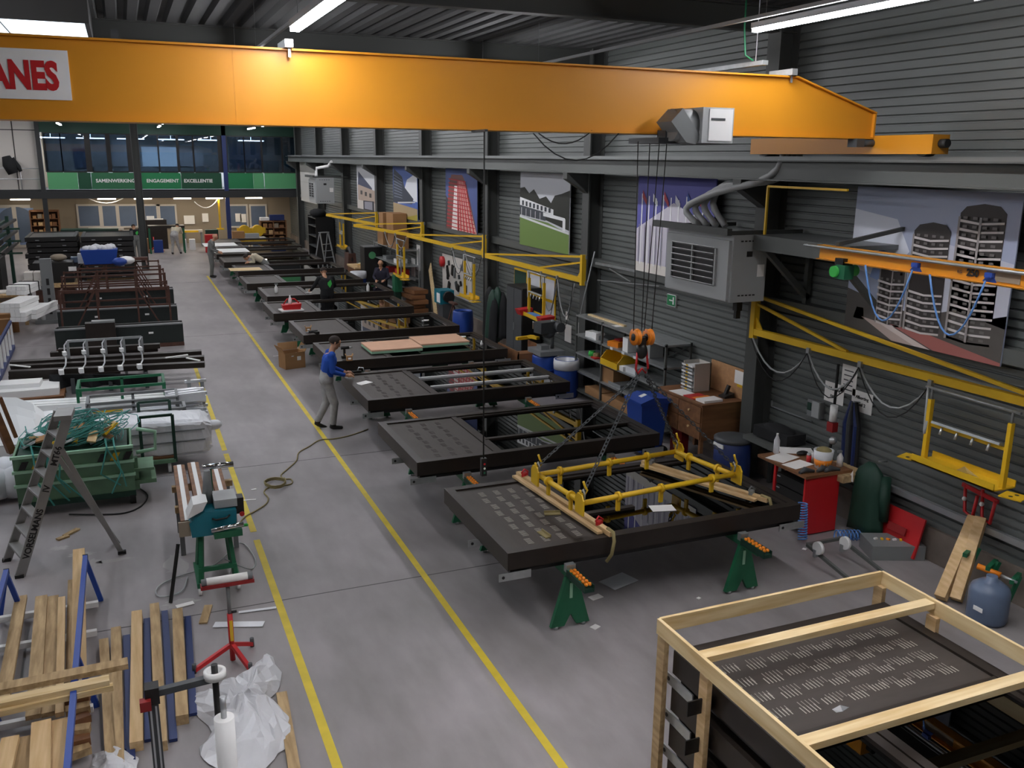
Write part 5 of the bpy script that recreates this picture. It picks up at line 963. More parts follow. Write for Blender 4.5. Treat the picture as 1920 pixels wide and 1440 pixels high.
# office interior seen through the glass
struct('wall_office', MB().box((XM0, YK-.2, ZB0), (XM1, YK-.05, ZC)), 'plastic_grey')
for k, (a, b, y0, y1, m) in enumerate(((140, 165, 278, 316, 'glass_blue'), (178, 203, 262, 310, 'plastic_grey'), (214, 240, 262, 312, 'film'), (268, 330, 276, 312, 'skylight'), (335, 380, 280, 312, 'film'), (432, 490, 270, 315, 'glass_blue'), (535, 556, 265, 318, 'teal'))):  # one panel glows by its skylight emission though it is no lamp
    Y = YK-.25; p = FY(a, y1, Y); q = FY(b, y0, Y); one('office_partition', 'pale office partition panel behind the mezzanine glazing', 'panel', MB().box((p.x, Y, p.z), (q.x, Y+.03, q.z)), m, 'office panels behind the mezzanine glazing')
for k in range(6):  # lights added and enlarged to brighten the office behind the glass
    p = FY(95+75*k, 262, 56.2); t = one('office_fill_light', 'added ceiling light brightening the mezzanine office', 'lamp', MB().box((p.x-.7, 55.9, WZ1-.25), (p.x+.7, 56.35, WZ1-.2)).box((p.x-.01, 56.16, WZ1-.2), (p.x+.01, 56.18, ZC+.1)), 'lamp_office', 'added office ceiling lights')
# landing wall at the very left with rails and jacket
lw = struct('wall_landing', MB().box((XL, YM+.3, ZB0), (XM0-.12, YM+.45, ZC)), 'wall_white')
for px in (33,): obj('panel_joint', MB().box((mx(px)-.02, YM+.28, ZB0), (mx(px)+.02, YM+.3, ZC)), 'black', lw)
obj('panel_joint', MB().box((XL, YM+.28, mz(249)), (XM0-.12, YM+.3, mz(249)+.04)), 'black', lw)
t = thing('landing_rail', 'thin steel handrail on the white landing wall', 'handrail', (mx(30), YM, ZB0))
for py in (317, 336): obj('rail', MB().cyl((XL+2, YM, mz(py)), (XM0-.1, YM, mz(py)), .02, 8), 'alu', t)
obj('rail_post', MB().cyl((mx(40), YM, ZB0), (mx(40), YM, mz(316)), .02, 8), 'alu', t)
c = FY(18, 312, YM-.12); t = thing('black_jacket', 'black jacket hung over the landing rail', 'jacket', c); obj('coat', MB().tube([c+V(-.1, -.1, .5), c+V(0, -.12, .1), c+V(.15, -.12, -.35)], [.2, .32, .25], 10), 'cloth_black', t); obj('sleeve', MB().tube([c+V(.15, -.1, .4), c+V(.4, -.12, 0), c+V(.5, -.12, -.25)], [.12, .12, .08], 8), 'cloth_black', t)
# ---------------------------------------------------------------- workshop under the mezzanine
for k, px in enumerate((38, 200, 268, 342, 402, 476)):
    q = FY(px, 373, 54.4); t = thing('workshop_lamp', 'bright light fitting under the mezzanine slab edge', 'lamp', (q.x, 54.4, ZS-.15), 0, 'lamps under the mezzanine'); obj('housing', MB().box((q.x-.5, 54.25, ZS-.08), (q.x+.5, 54.55, ZS)), 'lamp_fixture', t); obj('diffuser', MB().box((q.x-.45, 54.28, ZS-.14), (q.x+.45, 54.52, ZS-.08)), 'lamp_small', t)
    q = FY(px, 373, 56.3); t = thing('workshop_lamp', 'bright light fitting under the mezzanine slab', 'lamp', (q.x, 56.3, ZS-.15), 0, 'lamps under the mezzanine'); obj('housing', MB().box((q.x-.6, 56.2, ZS-.1), (q.x+.6, 56.4, ZS)), 'lamp_fixture', t); obj('diffuser', MB().box((q.x-.55, 56.22, ZS-.14), (q.x+.55, 56.38, ZS-.1)), 'lamp_small', t)
def bwin(n, a, b, y0, y1, m='glass_blue', fr='wall_white'):
    p = FY(a, y1, YK-.05); q = FY(b, y0, YK-.05); o = struct('window_%d' % n, MB().box((p.x, YK-.05, p.z), (q.x, YK-.03, q.z)), m)
    obj('window_frame', MB().box((p.x-.1, YK-.09, p.z-.1), (p.x, YK-.02, q.z+.1)).box((q.x, YK-.09, p.z-.1), (q.x+.1, YK-.02, q.z+.1)).box((p.x, YK-.09, p.z-.1), (q.x, YK-.02, p.z)).box((p.x, YK-.09, q.z), (q.x, YK-.02, q.z+.1)), fr, o); return o
for k, (a, b) in enumerate(((150, 184), (195, 216), (226, 254), (274, 296), (299, 327), (432, 461), (472, 497))): bwin(20+k, a, b, 386, 424)
dw = struct('door_1', MB().box((FY(-14, 470, YK).x, YK-.12, 0), (FY(66, 470, YK).x, YK-.02, FY(30, 384, YK).z)), 'wall_white')
for k, (a, b) in enumerate(((-8, 26), (36, 62))):
    p = FY(a, 468, YK-.14); q = FY(b, 390, YK-.14); lf = obj('door_leaf', MB().box((p.x, YK-.14, .15), (q.x, YK-.12, q.z)), 'door_blue', dw)
cc = FY(32, 422, YK-.15); obj('round_sticker', MB().cyl(cc, cc+V(0, -.01, 0), 1.0, 32), 'glass_blue', dw)
obj('door_bar', MB().box((FY(27, 430, YK).x, YK-.17, .1), (FY(35, 430, YK).x, YK-.12, FY(30, 387, YK).z)), 'wall_white', dw)
struct('door_2', MB().box((FY(552, 450, YK).x, YK-.1, 0), (FY(575, 450, YK).x, YK-.02, 2.1)), 'wall_white')
def fbox(name, lab, cat, a, b, y0, y1, Y, d, m, group=None):
    p = FY(a, y1, Y); q = FY(b, y0, Y); return one(name, lab, cat, MB().box((p.x, Y, 0.0 if p.z < 1.6 and 'packet' not in name and 'strip' not in name else p.z), (q.x, Y+d, q.z)), m, group)
# brown shelf racks with stock
def stock(lab, a, b, y0, Y, d, rows, cols, seed, top=None):
    p = FY(a, 455, Y); q = FY(b, y0, Y); t = thing('stock_rack', lab, 'shelf', ((p.x+q.x)/2, Y, 0)); H_ = q.z; rnd = random.Random(seed)
    for x in (p.x, (p.x+q.x)/2, q.x): obj('upright', MB().box((x-.03, Y, 0), (x+.03, Y+d, H_)), 'wood_brown', t)
    for r in range(rows+1):
        z = .15+(H_-.2)*r/rows; obj('shelf_board', MB().box((p.x, Y, z-.03), (q.x, Y+d, z)), 'wood_brown', t)
        if r < rows:
            for c_ in range(cols):
                x = p.x+.1+(q.x-p.x-.2)*(c_+.1)/cols; w_ = (q.x-p.x)/cols*rnd.uniform(.5, .8); h_ = (H_-.2)/rows*rnd.uniform(.3, .7); obj('stored_box', MB().box((x, Y+.05, z+.001), (x+w_, Y+d-.05, z+h_)), rnd.choice(['cardboard', 'wood', 'wall_beige', 'wood_brown', 'cardboard']), t)
    obj('back', MB().box((p.x, Y+d, 0), (q.x, Y+d+.02, H_)), 'wood_brown', t); return t, p.x, q.x, H_
stock('brown stock rack beside the blue double door', 62, 108, 394, 55.8, .6, 5, 5, 1)
t, x0, x1, H_ = stock('brown stock rack topped with blue and white boxes', 491, 536, 413, 52.4, .6, 4, 4, 2)
for k, (u0, u1, h_, m, lab) in enumerate(((.0, .35, .16, 'white', 'white box on the far brown rack'), (.38, .95, .3, 'blue_dk', 'dark blue crate on the far brown rack'))): one('rack_top_box', lab, 'box', MB().box((x0+(x1-x0)*u0, 52.45, H_+.001), (x0+(x1-x0)*u1, 52.9, H_+h_)), m)
# workbenches
def bench(lab, a, b, yt, Y, d, m, legm='green'):
    p = FY(a, yt, Y); q = FY(b, yt, Y); t = thing('workbench', lab, 'workbench', ((p.x+q.x)/2, Y, 0)); z = p.z
    obj('top', MB().box((p.x, Y, z-.12), (q.x, Y+d, z)), m, t)
    for x in (p.x+.06, q.x-.06):
        for y in (Y+.06, Y+d-.06): obj('leg', MB().box((x-.04, y-.04, 0), (x+.04, y+.04, z-.12)), legm, t)
    return p.x, q.x, z
bench('long dark workbench before the blue windows', 113, 222, 431, 50.5, .9, 'green_dk'); X0_, X1_, Z_ = bench('dark workbench where the leaning worker works', 277, 346, 424, 52.0, .9, 'bronze')
bench('white bench strip under the windows', 165, 232, 428, 56.5, .6, 'wall_white', 'grey'); bench('white bench under the grey wall', 345, 380, 432, 55.5, .6, 'wall_white', 'grey')
fbox('drawer_unit', 'dark drawer unit behind the leaning worker', 'cabinet', 272, 312, 412, 424, 54.6, .4, 'bronze')
fbox('white_screen_panel', 'white panel standing on the drawer unit', 'panel', 275, 289, 405, 413, 54.7, .05, 'white'); fbox('white_packet', 'white stuff lying on the drawer unit', 'packet', 282, 306, 410, 412, 54.8, .2, 'white')
for k, (a, b, y0, y1, Y, m, lab, nm) in enumerate(((208, 232, 441, 447, 50.0, 'red', 'flat red box by the dark workbench', 'box'), (178, 198, 444, 449, 50.1, 'wall_beige', 'beige box under the dark workbench', 'box'), (160, 178, 442, 449, 50.2, 'green', 'green box under the dark workbench', 'box'), (231, 252, 432, 448, 51.0, 'wall_beige', 'pale board leaning under the dark workbench', 'board'), (386, 409, 431, 440, 52.6, 'green_dk', 'green crate stacked over the red bin', 'crate'), (385, 408, 440, 452, 51.8, 'red', 'red bin standing at the far end by yellow arm', 'bin'), (356, 366, 449, 459, 53.5, 'white', 'white box with dark mark on far floor', 'box'), (344, 349, 449, 456, 53.6, 'white', 'narrow white box on far floor', 'box'), (288, 305, 451, 456, 52.6, 'blue', 'blue crate under the leaning worker bench', 'crate'), (262, 278, 448, 470, 52.5, 'cardboard', 'brown panel under the leaning worker bench', 'panel'), (345, 372, 432, 436, 55.4, 'yellow', 'yellow strip on the white bench', 'strip'), (437, 458, 434, 453, 51.0, 'cardboard', 'open brown carton before the yellow machine', 'box'), (462, 486, 438, 455, 50.6, 'plastic_grey', 'grey bin under the yellow machine', 'bin'))):
    fbox('red_bin' if 'red bin' in lab else nm if nm not in ('box',) else 'storage_box', lab, nm, a, b, y0, y1, Y, .5, m)
p = FY(472, 430, 51.4); t = thing('yellow_machine', 'yellow cable reel machine on a white table', 'machine', (p.x, 51.4, 0)); obj('table', MB().box((p.x-.7, 51.2, .75), (p.x+.7, 52.0, .8)), 'white', t)
for s in (-1, 1): obj('reel', MB().cyl((p.x+s*.35, 51.4, 1.15), (p.x+s*.35, 51.9, 1.15), .3, 18), 'yellow', t); obj('leg', MB().box((p.x+s*.6-.04, 51.3, 0), (p.x+s*.6+.04, 51.38, .75)), 'grey', t)
obj('frame', MB().box((p.x-.75, 51.5, 1.0), (p.x+.75, 51.8, 1.3)), 'yellow', t)
p = FY(411, 395, 54.5); t = thing('balancer_arm', 'yellow vertical tool arm hanging near the blue column', 'tool arm', (p.x, 54.5, 1.1)); obj('post', MB().box((p.x-.05, 54.45, 1.1), (p.x+.05, 54.55, ZS)), 'yellow', t); obj('foot', MB().box((p.x-.2, 54.35, 1.02), (p.x+.2, 54.65, 1.1)), 'yellow', t); obj('hose', MB().tube(sag((p.x-.05, 54.5, 2.7), (p.x-1.3, 54.5, 2.6), .4), .025, 6), 'white', t)
p = FY(215, 385, 54.8); one('ceiling_hose', 'white hose looping under the slab by the windows', 'hose', MB().tube(sag((p.x-1.4, 54.8, ZS), (p.x+.6, 54.8, ZS), .35), .03, 6), 'white')
for k, (px, py) in enumerate(((447, 408), (456, 409), (385, 408), (355, 412))): p = FY(px, py, YK-.1); one('wall_paper', ['white paper on blue window beside the column', 'second white paper on the blue window', 'grey paper on far wall by yellow arm', 'pale board on the far grey wall'][k], 'notice', MB().cbox(p, (.35 if k < 3 else .6, .01, .5), 0), 'paper')
p = FY(290, 470, 52.6); q = G(290, 472); t = thing('red_stool', 'red three-legged stand on the floor by the bench', 'stand', q)
for a in (0, 2.1, 4.2): obj('leg', MB().bar(q+V(0, 0, .25), q+V(.5*math.cos(a), .5*math.sin(a), .02), .04, .04), 'red', t)
obj('pole', MB().cyl(q+V(0, 0, .2), q+V(0, 0, .8), .03, 8), 'red', t)
# ================================================================ LEFT SIDE OF THE AISLE
# inner column carrying the mezzanine
cx_ = FY(266, 420, 45.1).x; struct('steel_column', MB().box((cx_-.16, 45.0, 0), (cx_-.13, 45.3, ZC)).box((cx_+.13, 45.0, 0), (cx_+.16, 45.3, ZC)).box((cx_-.13, 45.13, 0), (cx_+.13, 45.17, ZC)), 'column')
# --- stacks of dark frames far away
def frame_stack(px0, px1, py, n, seed, lab, grp, h=.22, dep=3.0):
    a = G(px0, py); b = G(px1, py); rnd = random.Random(seed)
    for k in range(n):
        z = .1+h*k; dx = rnd.uniform(-.06, .06); y0 = a.y+rnd.uniform(-.05, .05); x0, x1 = a.x+dx, b.x+dx
        t = thing('stacked_frame', lab % ('lowest', 'second lowest', 'third lowest', 'fourth lowest', 'fourth uppermost', 'third uppermost', 'second uppermost', 'uppermost')[k], 'facade panel', ((x0+x1)/2, y0+dep/2, z), 0, grp)
        for lo, hi in (((x0, y0, z), (x1, y0+.12, z+h-.04)), ((x0, y0+dep-.12, z), (x1, y0+dep, z+h-.04)), ((x0, y0+.12, z), (x0+.12, y0+dep-.12, z+h-.04)), ((x1-.12, y0+.12, z), (x1, y0+dep-.12, z+h-.04))): obj('frame_bar', MB().box(lo, hi), 'black', t)
        obj('infill_sheet', MB().box((x0+.1, y0+.1, z+.03), (x1-.1, y0+dep-.1, z+h-.07)), 'bronze', t)
        for u in (.2, .7): obj('spacer_tag', MB().box((x0+(x1-x0)*u, y0-.012, z+.04), (x0+(x1-x0)*u+.14, y0, z+.07)), 'galv', t)
    one('timber_skid', 'timber skid under the ' + grp, 'skid', MB().box((a.x+.1, a.y+.2, 0), (b.x-.1, a.y+.3, .1)).box((a.x+.1, a.y+dep-.4, 0), (b.x-.1, a.y+dep-.3, .1)).box((a.x+.2, a.y+.3, .02), (a.x+.3, a.y+dep-.4, .08)), 'wood_old')
frame_stack(56, 150, 530, 8, 1, '%s dark frame in the tall stack farther from the column', 'dark frame stack away from the column')
frame_stack(158, 257, 528, 8, 2, '%s dark frame in the tall stack beside the column', 'dark frame stack beside the column')
# --- slab stacks on brown racks
def slab(lab, px0, px1, pyb, h, dep, m='green_dk', top='black'):
    a = G(px0, pyb); b = G(px1, pyb); t = thing('panel_block', lab, 'panel stack', ((a.x+b.x)/2, a.y+dep/2, 0))
    obj('base_rail', MB().box((a.x, a.y, 0), (b.x, a.y+dep, .1)), 'rust', t)
    n = 4
    for k in range(n): obj('slab', MB().box((a.x+.03*(k % 2), a.y+.02*k, .1+(h-.1)*k/n), (b.x-.04*(k % 2), a.y+dep, .1+(h-.1)*(k+.94)/n)), m if k < n-1 else top, t)
    obj('edge_strip', MB().box((a.x, a.y-.01, h-.03), (b.x, a.y+.08, h)), 'grey', t)
    return a, b
def slab(lab, px0, px1, Yf, pyt, dep, n=5):
    a = FY(px0, pyt, Yf); b = FY(px1, pyt, Yf); h = FY((px0+px1)/2, pyt, Yf).z; t = thing('panel_block', lab, 'panel stack', ((a.x+b.x)/2, Yf+dep/2, 0))
    obj('base_rail', MB().box((a.x, Yf-.05, 0), (b.x, Yf+dep+.05, .1)), 'rust', t)
    for k in range(n):     # upright dark sheets, one behind the other
        y = Yf+dep*k/n; obj('sheet', MB().box((a.x+.04*((k*3) % 4), y, .1), (b.x-.05*((k*2) % 3), y+dep/n*.8, h-.02*((k*5) % 3))), 'slate' if k == 0 else 'black', t)
    obj('edge_strip', MB().box((a.x, Yf-.02, h-.03), (b.x, Yf+.1, h+.005)), 'grey', t)
    for u in (.3, .72): x = a.x+(b.x-a.x)*u; obj('tag', MB().box((x, Yf-.012, h-.25), (x+.12, Yf, h-.2)), 'white', t)
slab('dark upright panel block standing farthest under brown racks', 118, 325, 32.2, 545, .55); slab('dark upright panel block in the middle of the brown racks', 106, 332, 29.2, 578, .55); slab('greenish upright panel block beside the aluminium trolley', 101, 343, 26.2, 612, .6)
# brown steel rack trolleys
def rack(lab, px0, px1, py, h, dep, m='rust'):
    a = G(px0, py); b = G(px1, py); t = thing('steel_rack', lab, 'rack', ((a.x+b.x)/2, a.y+dep/2, 0))
    for y in (a.y, a.y+dep):
        for x in (a.x, a.x+(b.x-a.x)*.33, a.x+(b.x-a.x)*.7, b.x): obj('upright', MB().box((x-.025, y-.025, 0), (x+.025, y+.025, h)), m, t)
        for z in (h*.6, h*.97): obj('rail', MB().bar((a.x, y, z), (b.x, y, z), .04, .05), m, t)
        obj('diagonal', MB().bar((a.x+(b.x-a.x)*.1, y, .1), (a.x+(b.x-a.x)*.33, y, h), .04, .04), m, t); obj('diagonal', MB().bar((a.x+(b.x-a.x)*.92, y, .1), (a.x+(b.x-a.x)*.7, y, h), .04, .04), m, t)
    for x in (a.x, b.x): obj('side_rail', MB().bar((x, a.y, h*.9), (x, a.y+dep, h*.9), .04, .05), m, t)
    return a, b
rack('brown steel rack trolley around the middle panel block', 120, 326, 632, 1.35, 1.3); rack('brown steel rack trolley around the farthest panel block', 124, 318, 597, 1.35, 1.3); ra, rb_ = rack('brown steel rack trolley carrying the blue tub', 152, 308, 572, 1.3, 1.8)
c = G(185, 560); c = V(G(185, 520, 1.3).x, ra.y+.5, 1.33); t = thing('blue_tub', 'blue plastic tub heaped with white film on the brown rack', 'tub', c)
obj('tub', MB().add([c+V(*v) for v in ((-.5, -.35, .05), (.5, -.35, .05), (.5, .35, .05), (-.5, .35, .05), (-.6, -.42, .55), (.6, -.42, .55), (.6, .42, .55), (-.6, .42, .55))], [(0, 3, 2, 1), (4, 5, 6, 7), (0, 1, 5, 4), (1, 2, 6, 5), (2, 3, 7, 6), (3, 0, 4, 7)]), 'blue', t)
rnd = random.Random(4); mb = MB()
for k in range(9): mb.ball(c+V(-.4+.1*k, rnd.uniform(-.2, .2), .58), (.16, .2, .1+.06*rnd.random()), 8)
obj('white_film', mb, 'film', t); obj('support', MB().box(c+V(-.55, -.3, 0), c+V(.55, .3, .05)), 'rust', t)
for k, (px, py, w_, m, lab) in enumerate(((225, 493, .25, 'blue', 'small blue box behind the rack tub'), (237, 490, .3, 'white', 'white crumpled pack behind the rack tub')  )):
    p = G(px, py+6, 1.46 if k == 2 else 1.36); one('rack_item', lab, 'packet', MB().ball(p+V(0, 0, .15), (w_, .25, .15), 10), m)
for k, (px, py, w_, d_, h_, m, lab) in enumerate(((165, 512, .8, .5, .35, 'film', 'white sack bundle behind the blue tub'), (195, 528, 1.4, .5, .12, 'wood_pale', 'pale boards lying on the far rack trolley'), (148, 528, .9, .5, .2, 'glass_blue', 'bluish wrapped stack on the far rack trolley'), (250, 512, 1.1, .4, .1, 'rust', 'dark red boards lying on the far rack trolley'))):
    q = G(px, py, 1.32); one('rack_load', lab, 'stack', MB().cbox((q.x, ra.y+1.15+.18*k, 1.33+h_/2), (w_, .3, h_)), m)
for k in range(3): x = ra.x+(rb_.x-ra.x)*(.12+.36*k); obj('cross_rail', MB().bar((x, ra.y, 1.3), (x, ra.y+1.8, 1.3), .05, .05), 'rust', [o for o in C.objects if o.name.startswith('steel_rack')][-1])
# dark crate on pallet, pale cartons, lumber, cantilever post
p = G(82, 572); q = G(143, 572); t = thing('dark_crate', 'dark crate with white label on a pallet', 'crate', ((p.x+q.x)/2, p.y+.5, 0)); obj('crate', MB().box((p.x-.2, p.y, .75), (q.x, p.y+1.0, 1.45)), 'black', t); obj('label', MB().box((p.x+.9, p.y-.01, 1.15), (p.x+1.15, p.y, 1.3)), 'paper', t); one('beige_pouch', 'beige pouch lying on the dark crate', 'pouch', MB().ball(V(q.x-.45, p.y+.5, 1.58), (.28, .22, .13), 12), 'wall_beige'); obj('pallet', MB().box((p.x-.3, p.y-.1, .6), (q.x+.1, p.y+1.1, .75)), 'wood', t); obj('stand', MB().box((p.x-.2, p.y, 0), (q.x, p.y+1, .6)), 'rust', t)
p = G(98, 606); t = thing('cantilever_post', 'grey slotted cantilever rack post with two cartons', 'rack', p)
obj('post', MB().box(p+V(-.16, -.1, 0), p+V(.16, .1, 2.0)), 'grey', t); obj('foot', MB().box(p+V(-.45, -.12, 0), p+V(.2, .9, .12)), 'grey', t); obj('arm', MB().box(p+V(-.6, -.08, 1.05), p+V(-.1, .3, 1.18)), 'grey', t); obj('leg', MB().bar(p+V(-.55, 0, 1.05), p+V(-.3, 0, 0), .14, .1), 'grey', t)
for k in range(4): obj('slot', MB().box(p+V(-.03, -.105, .3+.3*k), p+V(.05, -.1, .5+.3*k)), 'black', t)
for k, (dx, dz) in enumerate(((-.52, 1.185), (-.24, 1.185), (-.5, 1.39), (-.24, 1.39))): one('small_carton', ['cream carton on the cantilever arm, lower outer', 'cream carton on the cantilever arm, lower by post', 'cream carton on the cantilever arm, upper outer', 'cream carton on the cantilever arm, upper by post'][k], 'box', MB().box(p+V(dx-.12, -.06, dz), p+V(dx+.12, .5, dz+.2)), 'wall_white')
for k, (px, py, z, dx, l) in enumerate(((48, 538, 1.22, .0, 1.6), (36, 570, .95, -.2, 1.5), (55, 585, .7, .1, 1.8), (84, 580, .75, .2, 1.8))):
    c = G(px, py, z); lab = ['white wrapped profile bundle tied with black strap, uppermost', 'white wrapped profile bundle beneath the strapped one', 'white profile bundle low beside the cantilever post', 'slim white profile next to the cantilever post'][k]
    t = thing('wrapped_profiles', lab, 'profile bundle', c-V(0, 0, .14), -.25); n_ = (4, 4, 3, 1)[k]
    for i in range(n_):
        for j_ in range(2): obj('profile', MB().cbox(((i-(n_-1)/2)*.135, .06*((i*3+j_) % 3), .07+.13*j_), (.125, l, .12)), 'white', t, world=False)
    if k == 0:
        for dy in (-.45, .3): obj('black_strap', MB().cbox((0, dy, .135), (n_*.135+.02, .05, .29)), 'black', t, world=False)
c = G(60, 612)+V(-.75, .3, 0); t = thing('low_rack', 'low timber rack under the white profile bundles', 'rack', c)
for dx in (-.5, .6):
    for dy in (0, 1.6): obj('leg', MB().box(c+V(dx-.05, dy, 0), c+V(dx+.05, dy+.1, 1.1 if dy else .6)), 'wood_old', t)
obj('deck', MB().box(c+V(-.9, 0, .5), c+V(.7, 1.9, .58)), 'wood_old', t); obj('shelf', MB().box(c+V(-1.0, .9, .75), c+V(.5, 2.0, .82)), 'wood_old', t)
# far-left dark profile rack
c = G(18, 600); t = thing('profile_rack', 'dark rack loaded with black profiles at hall edge', 'rack', V(c.x-.6, c.y+3, 0)); c = V(c.x-.8, c.y+1.5, 0)
obj('dark_cover', MB().box(c+V(-.6, 0, .2), c+V(.55, 1.6, 1.75)), 'black', t)
for z in (1.9, 2.3, 2.7): 
    obj('arm', MB().bar(c+V(-.6, .5, z), c+V(1.2, .5, z), .06, .06), 'green_dk', t)
    for k in range(6): obj('profile', MB().bar(c+V(-.5+.25*k, -.6, z+.08), c+V(-.5+.25*k, 4.0, z+.08), .1, .08), 'black' if k % 2 else 'green_dk', t)
obj('upright', MB().box(c+V(-.7, .4, 0), c+V(-.6, .6, 3.0)), 'green_dk', t); obj('upright', MB().box(c+V(.6, 2.4, 0), c+V(.7, 2.6, 3.0)), 'green_dk', t)
for k, (px, py, w_, h_, lab) in enumerate(((10, 630, .6, .45, 'brown carton at the hall edge, under the white one'), (30, 625, .5, .55, 'brown carton beside the blue railing'), (25, 600, .6, .3, 'pale carton stacked at the hall edge'))):
    p = G(px, py); one('stock_carton', lab, 'box', MB().cbox(p+V(-.2, .5, h_/2+(.56 if k == 2 else 0)), (w_, .7, h_), .1), 'cardboard' if k < 2 else 'wall_white')
# blue and white railing
a = G(26, 655); b = G(-20, 760); t = thing('guard_railing', 'guard railing with a blue top rail and white bars', 'railing', (a+b)/2)
obj('top_rail', MB().bar(a+V(0, 0, .75), b+V(0, 0, .75), .06, .07), 'blue_dk', t); obj('bottom_rail', MB().bar(a+V(0, 0, .08), b+V(0, 0, .08), .08, .1), 'blue_dk', t)
for k in range(9): p = a.lerp(b, k/8); obj('bar', MB().box(p+V(-.025, -.025, .1), p+V(.025, .025, .75)), 'white', t)
# --- dark carton with grey lid
p = FY(190, 632, 25.9); q = FY(190, 601, 25.9); t = thing('dark_carton', 'dark upright carton with grey top strip before the greenish panel block', 'box', V(p.x, 25.8, 0)); obj('carton', MB().box((p.x-.36, 25.8, 0), (p.x+.36, 26.1, q.z-.05)), 'bronze', t); obj('top_strip', MB().box((p.x-.2, 25.79, q.z-.05), (p.x+.36, 26.05, q.z)), 'galv', t)
# --- aluminium frame trolley
c0 = G(118, 700, 0); L0 = G(126, 640, .95); L1 = G(265, 632, .95)
t = thing('aluminium_trolley', 'aluminium stillage with curved white-tipped arms', 'trolley', ((L0.x+L1.x)/2, L0.y-.8, 0))
yb2 = L0.y; yf = G(150, 690, .55).y
obj('top_rail', MB().bar((L0.x, yb2, .95), (L1.x, yb2, .95), .05, .05), 'alu', t)
for k in range(5):
    x = L0.x+(L1.x-L0.x)*k/4; pa = V(x, yb2, .95); pb = V(x-.05, yb2-.5, .72); pd = V(x-.02, yb2-1.0, .6); pe = V(x-.1, yf-.1, .5)
    obj('curved_arm', MB().tube([pa, pa+V(-.06, -.15, -.06), pb, pb+V(.03, -.2, -.05), pd, pe], .018, 6), 'alu', t); obj('white_tip', MB().cbox(pe+V(0, -.03, .02), (.09, .16, .1), .2), 'white', t); obj('white_tip', MB().cbox(pb+V(0, 0, .05), (.08, .14, .08), .2), 'white', t); obj('post', MB().box((x-.03, yb2-.03, 0), (x+.03, yb2+.03, .95)), 'alu', t)
for k in range(3):
    x = L0.x+.1+.75*k; obj('cross_support', MB().box((x-.04, yf-.1, .0), (x+.04, yb2+.6, .33)), 'grey_dk', t)
# --- long dark profiles lying across
z = .42
PR = [((20, 683), (378, 662), .5, .14), ((22, 690), (383, 672), .46, .13), ((18, 700), (384, 683), .42, .12), ((110, 658), (300, 648), .51, .11), ((95, 664), (296, 654), .39, .11), ((18, 708), (225, 700), .32, .1)]
for k, (a, b, z, w_) in enumerate(PR):
    p = G(*a, z); q = G(*b, z); one('dark_profile', ['long dark bronze profile across stillage, rearmost of the long three', 'long dark bronze profile across stillage, middle of the long three', 'long dark bronze profile across stillage, nearest the black cloth', 'shorter dark profile over the curved arms, upper', 'shorter dark profile over the curved arms, lower', 'dark profile stub resting by the white pallet'][k], 'profile', MB().bar(p, q, w_*1.6, w_), 'bronze')
for k, (a, b) in enumerate((((18, 684), (56, 688)), ((310, 671), (352, 665)), ((350, 671), (374, 676)))): p = G(*a, .582); q = G(*b, .582); one('white_strip', ['white edge strip on the profile ends away from the aisle', 'white edge strip on the profiles above the aisle line', 'white edge strip at the profile ends over yellow line'][k], 'strip', MB().bar(p, q, .05, .02), 'white')
mb = MB(); n = 10
vs = []; 
for i in range(n+1):
    for j in range(2):
        p = G(92+(295-92)*i/n, (702 if j == 0 else 728-8*i/n+3*math.sin(i*2)), .42 if j == 0 else .12); vs.append(p)
mb.add(vs, [(2*i, 2*i+1, 2*i+3, 2*i+2) for i in range(n)]); o = one('black_cloth', 'black cloth draped in front of the dark profiles', 'cloth', mb, 'cloth_black'); md = o.modifiers.new('thick', 'SOLIDIFY'); md.thickness = .02
# --- green stillage and profile bundles
def stillage(lab, pts, z, m, dep=.8):
    a, b = G(*pts[0], z), G(*pts[1], z); t = thing('stillage', lab, 'stillage', ((a.x+b.x)/2, a.y-.3, 0))
    for y in (a.y, a.y-dep):
        obj('rail', MB().bar((a.x, y, z), (b.x, y, z), .05, .05), m, t); obj('base_rail', MB().bar((a.x, y, .12), (b.x, y, .12), .06, .06), m, t)
        for x in (a.x, (a.x+b.x)/2, b.x): obj('post', MB().box((x-.025, y-.025, .08), (x+.025, y+.025, z)), m, t)
    for x in (a.x, b.x): obj('side_rail', MB().bar((x, a.y, z), (x, a.y-dep, z), .05, .05), m, t); obj('base_side', MB().bar((x, a.y, .12), (x, a.y-dep, .12), .05, .05), m, t)
    for x in (a.x+.1, b.x-.1):
        for y in (a.y-.08, a.y-dep+.08): obj('castor', MB().cyl((x-.02, y, .06), (x+.02, y, .06), .06, 12), 'grey_dk', t)
    return a, b
stillage('green stillage behind the white profile bundle', ((148, 714), (305, 704)), .85, 'green'); stillage('grey stillage holding silver profiles', ((165, 744), (330, 734)), .8, 'grey', .6); stillage('grey and yellow stillage next to wrapped bundle', ((155, 770), (345, 760)), .72, 'grey', .45)
